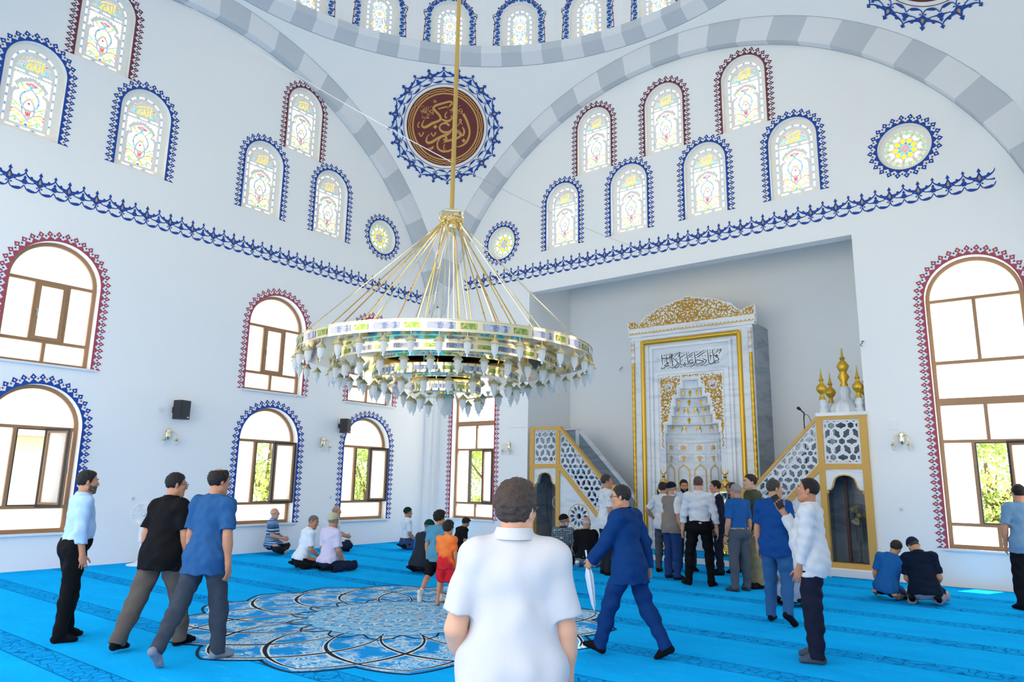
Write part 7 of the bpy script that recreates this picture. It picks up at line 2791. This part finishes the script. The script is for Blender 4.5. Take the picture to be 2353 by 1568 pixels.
w_ = person('man in a denim shirt and ripped blue jeans walking away', (1792, 1432), 22, 1.73, [T_('denim_shirt', '#144484', 'short', -0.15, col=True, i=0.016, f=0.007)], ('#2c5a8a', 'long', 0.98), '#13151a', skinc='#bb8a6e',
       hair='#3a3634', hairk='crop', head=(38, 2, 0), arms=(((0.2, 0.08, -1), (0.05, 0.12, -1)), ((0.22, -0.14, -1), (0.0, 0.28, -1))),
       legs=(((0.04, 0.12, -1), (0.02, -0.02, -1), (0.2, 1, 0)), ((0.06, 0.0, -1), (0.22, -0.62, -1), (0.3, 0.75, -0.55))), g=1.06, belly=0.3, h=0.010, seed=17, curl=(0.4, 0.9))
phone(w_[1], 'dark phone held low by the man in a denim shirt')
person('man in a teal-grey t-shirt standing cut off by the right edge', (2374, 1404), -20, 1.73, [T_('teal_tee', '#6d93b4', 'short', -0.17)], ('#14161c', 'long', 1.05), '#101216', arms=(((0.2, 0.05, -1), (-0.05, 0.3, -1)), HANG), h=0.012, seed=18)
# ---- the group in front of the mihrab
G = 0.0115
person('man in a white print t-shirt and dark jeans standing beside the left pulpit', (1394, 1321), 72, 1.80, [T_('white_print_tee', '#d4d6da', 'short', -0.16, k='dots', c2='#5a6472')], ('#23262c', 'long', 0.98), '#101216', skinc='#b98468', hair='#3a3634', hairk='short', head=(8, -2, 0), arms=(HANG, ((0.1, 0.05, -1), (-0.05, 0.4, -1))), h=G, seed=21)
person('man in a white polo with hand on hip behind the man in a vest', (1527, 1316), 35, 1.68, [T_('plain_white_polo', '#d4d8dd', 'short', -0.12, col=True)], ('#4a505a', 'long'), '#101216', hair='#2a2626', arms=(((0.55, -0.2, -0.8), (-0.2, 0.55, -0.6)), HANG), h=G, seed=22, skinc='#bd8a6e')
person('man in a brown vest and black cap with a white beard', (1547, 1331), 52, 1.68, [T_('white_work_shirt', '#d6d8dc', 'short', -0.02, col=True), T_('brown_vest', '#837a70', 'none', -0.13, n='vest', i=0.026, neck=0.0, nt=0.9)], ('#1f3a6a', 'long', 1.1), '#1a1c22', hair='#9a9694', hairk='ring', cap_='skull', capc='#1a1b20', beard=(0.010, '#dcdad8'), glasses=True,
       arms=(HANG, ((0.14, 0.0, -1), (-0.05, 0.3, -1))), watch=1, h=G, seed=23, belly=0.4)
person('smiling man with a black beard in a pale blue shirt facing the camera', (1578, 1312), 172, 1.74, [T_('pale_blue_shirt', '#c4d8ee', 'long', 0.04, col=True)], ('#33373f', 'long'), '#101216', hair='#141212', beard=(0.009, '#161313'), head=(0, 10, 4), skinc='#c08a6c', h=0.0095, seed=24, g=1.04)
person('man in a white shirt and black trousers seen from behind at the mihrab', (1612, 1347), 4, 1.79, [T_('crisp_white_shirt', '#cbced4', 'long', 0.04, col=True, f=0.0055)], ('#0e0f13', 'long', 0.92), '#0e0f12', hair='#55423a', hairk='crop', head=(6, 6, 0), skinc='#c8957a', h=0.0095, seed=25, g=1.03, arms=(((0.24, 0.02, -1), (0.1, 0.14, -1)), ((0.24, 0.02, -1), (0.1, 0.14, -1))), belly=0.2, shw=1.04,
       legs=(((0.2, 0.02, -1), (0.05, -0.05, -1), (0.7, 1, 0)), ((0.12, 0.02, -1), (0.03, -0.05, -1), (0.4, 1, 0))))
person('man in a dark navy suit and white collar facing left', (1655, 1321), -88, 1.73, [T_('white_dress_shirt', '#eef1f5', 'long', 0.04, col=True, i=0.01), T_('dark_suit_jacket', '#1c2233', 'long', -0.2, n='jacket', i=0.024, neck=0.0, nt=1.0)], ('#1a1f2e', 'long'), '#0e0f12', hair='#191616', hairk='short', head=(-4, 4, 0), skinc='#c08a6c', h=G, seed=26)
person('man in spectacles half hidden behind the grey-haired man', (1692, 1317), -75, 1.70, [T_('dark_blue_shirt', '#2a3d5e', 'short', -0.14, col=True)], ('#1d2026', 'long'), '#0e0f12', hair='#3a3634', hairk='crop', glasses=True, skinc='#b9866a', h=0.0125, seed=27)
person('grey-haired man in a blue short-sleeved shirt and grey jeans', (1703, 1359), -42, 1.67, [T_('royal_blue_shirt', '#1f5596', 'short', 0.04, col=True)], ('#4a525e', 'long', 1.02), '#3a4048', hair='#8f8c8a', hairk='crop', glasses=True, head=(-12, 2, 0), skinc='#b9866a', watch=0, belt='#8a8478', h=0.0105, seed=28, g=1.03, arms=(((0.14, 0.0, -1), (0.0, 0.3, -1)), HANG))
person('tall young man in a khaki green shirt and beige trousers', (1738, 1351), -112, 1.83, [T_('khaki_shirt', '#4b4e3c', 'long', -0.1, col=True)], ('#8c8467', 'long', 1.02), '#16181c', hair='#2a221e', hairk='fade', skinc='#caa088', head=(4, 0, 0), h=G, seed=29)
# ---- kneeling and seated
def kneel(label, at, face, H, top, bottom, **k):
    k.setdefault('legs', (SEIZA, SEIZA))
    k.setdefault('arms', (KNEEARM, KNEEARM))
    k.setdefault('h', 0.0115)
    return person(label, at, face, H, top, bottom, **k)
kneel('seated bald man in a blue striped polo and glasses under the blue-edged window', (622, 1273), 105, 1.62, [T_('striped_polo', '#2f5f98', 'short', -0.1, k='stripes', col=('stripe_collar', '#3d6ea6'))], ('#1e222b', 'long'), socks='#aeb4bc', hair='#c9c0b8', hairk='ring', glasses=True, skinc='#c99478', legs=(CROSS, CROSS), arms=(LAP, LAP), seed=31, belly=0.5, g=1.05)
kneel('kneeling man in a white shirt turning his grey-haired head to the right', (690, 1307), 72, 1.72, [T_('soft_white_shirt', '#d9e4ee', 'short', -0.05, col=True)], ('#14161b', 'long'), hair='#6a6664', hairk='crop', skinc='#b07c60', head=(42, 4, 0), lean=(14, 0), seed=32, arms=(KNEEARM, ((0.1, 0.3, -1), (-0.05, 0.95, -0.45))), h=0.0105)
kneel('kneeling man in a lilac shirt and beige skullcap with navy trousers', (752, 1314), 50, 1.78, [T_('lilac_shirt', '#cdc8e0', 'short', -0.05, col=True)], ('#1c2740', 'long', 1.1), hair='#8a8480', hairk='ring', cap_='tall', capc='#b9b896', skinc='#b9866a', lean=(4, 0), seed=33, h=0.0105, g=1.05)
kneel('bald man in a white check shirt seated against the wall behind the lilac shirt', (766, 1267), 100, 1.68, [T_('white_check_shirt', '#dfe6ec', 'short', -0.08, k='pinstripe', c2='#8fa6b8', col=('white_check_collar', '#dfe6ec'))], ('#1d2438', 'long'), hair='#8a8480', hairk='ring', skinc='#b98468', legs=(CROSS, SEIZA), arms=(LAP, LAP), seed=34)
kneel('kneeling man in a white shirt, jeans and dark skullcap near the corner', (932, 1263), 72, 1.72, [T_('cool_white_shirt', '#d3e0ec', 'short', 0.04, col=True)], ('#2d4a72', 'long'), hair='#3a3634', hairk='crop', cap_='skull', capc='#15302c', skinc='#b17c60', belt='#15171c', seed=35, beard=None)
kneel('kneeling man in a dark vest with bright blue sleeves and a green skullcap', (964, 1317), 48, 1.66, [T_('bright_blue_shirt', '#145ab0', 'long', -0.02, col=True), T_('charcoal_vest', '#262d38', 'none', -0.1, n='vest', i=0.026, neck=0.0, nt=0.6)], ('#121419', 'long'), hair='#6a6664', hairk='ring', cap_='tall', capc='#0f3b34', skinc='#b9866a', glasses=True, lean=(14, 0), head=(8, 8, 0), seed=36, h=0.0105)
bl = ((0.05, -0.3, -1), (0.03, -0.75, -0.75), (0.1, 0.35, -1))
person('boy in a teal t-shirt and black shorts stepping away, white sock raised', (1000, 1383), 28, 1.19, [T_('teal_boy_tee', '#4f8fae', 'short', -0.16, i=0.018)], ('#15171b', 'short', 1.1), socks='#d9d6cc', skinc='#b98468', hair='#1c1817', hairk='boy', head=(18, 4, 0), legs=(bl, LEG0), h=0.0095, seed=41)
person('barefoot boy in an orange and red football shirt and red shorts', (1022, 1392), 24, 1.06, [T_('football_shirt', '#e8703a', 'short', -0.18, k='jersey', i=0.018)], ('#c02534', 'short', 1.2), socks=None, skinc='#b98468', hair='#241d1b', hairk='boy', head=(6, 6, 0), legs=(((0.05, -0.12, -1), (0.03, -0.2, -1), (0.3, 1, -0.1)), LEG0), arms=(((0.2, 0.25, -0.9), (-0.3, 0.6, 0.75)), HANG), h=0.0095, seed=42)
kneel('boy in a black t-shirt kneeling behind the orange-shirted boy', (1052, 1272), 55, 1.42, [T_('black_boy_tee', '#17181c', 'short', -0.1)], ('#1a1d24', 'long'), hair='#241d1b', hairk='boy', skinc='#b98468', lean=(16, 0), head=(10, 14, 0), seed=43)
kneel('kneeling man in a dark plaid shirt and black skullcap by the left pulpit', (1294, 1297), 18, 1.74, [T_('plaid_shirt', '#22313d', 'short', -0.08, k='plaid', c2='#b6c4c8', col=('plaid_collar', '#2a3b48'))], ('#1f1d22', 'long'), hair='#8a8480', hairk='ring', cap_='skull', capc='#1c1a1e', beard=(0.008, '#cfcac6'), skinc='#b17c60', head=(48, 0, 0), seed=51, h=0.0105)
kneel('kneeling bald man in a black sweater and grey trousers beside the plaid shirt', (1347, 1304), 8, 1.70, [T_('black_sweater', '#141519', 'long', -0.02, i=0.018)], ('#6b7482', 'long'), socks='#e8eaee', hair='#c9c4c0', hairk='ring', skinc='#c08c70', head=(22, 6, 0), seed=52, h=0.0105, g=1.06)
kneel('kneeling person in a grey t-shirt behind the phone man and denim man', (1822, 1393), 18, 1.72, [T_('grey_tee', '#8e9db4', 'short', -0.12, i=0.018)], ('#111318', 'long'), hair='#5a5654', hairk='crop', skinc='#b98468', head=(4, 4, 0), seed=53, h=0.0105)
kneel('boy in a blue t-shirt kneeling barefoot, leaning his head on the man beside him', (2040, 1379), 16, 1.56, [T_('blue_boy_tee', '#1f5f9e', 'short', -0.12, i=0.018)], ('#15171c', 'short', 1.1), socks=None, hair='#2a2422', hairk='fade', skinc='#c08c70', lean=(12, 10), head=(14, 8, 12), seed=54, h=0.010, arms=(KNEEARM, ((0.5, 0.25, -0.9), (0.3, 0.4, -0.8))))
kneel('man in a navy polo and navy cap kneeling with his head bowed to the boy', (2128, 1390), 6, 1.74, [T_('navy_polo', '#101c30', 'short', -0.1, col=True, i=0.018)], ('#8a8f9c', 'long', 1.05), hair='#3a3634', hairk='crop', cap_='skull', capc='#1b2740', skinc='#c08c70', lean=(18, -6), head=(-22, 26, -14), seed=55, h=0.010, g=1.1, belly=0.4, legs=(SEIZA, SEIZA), arms=(LAP, LAP))
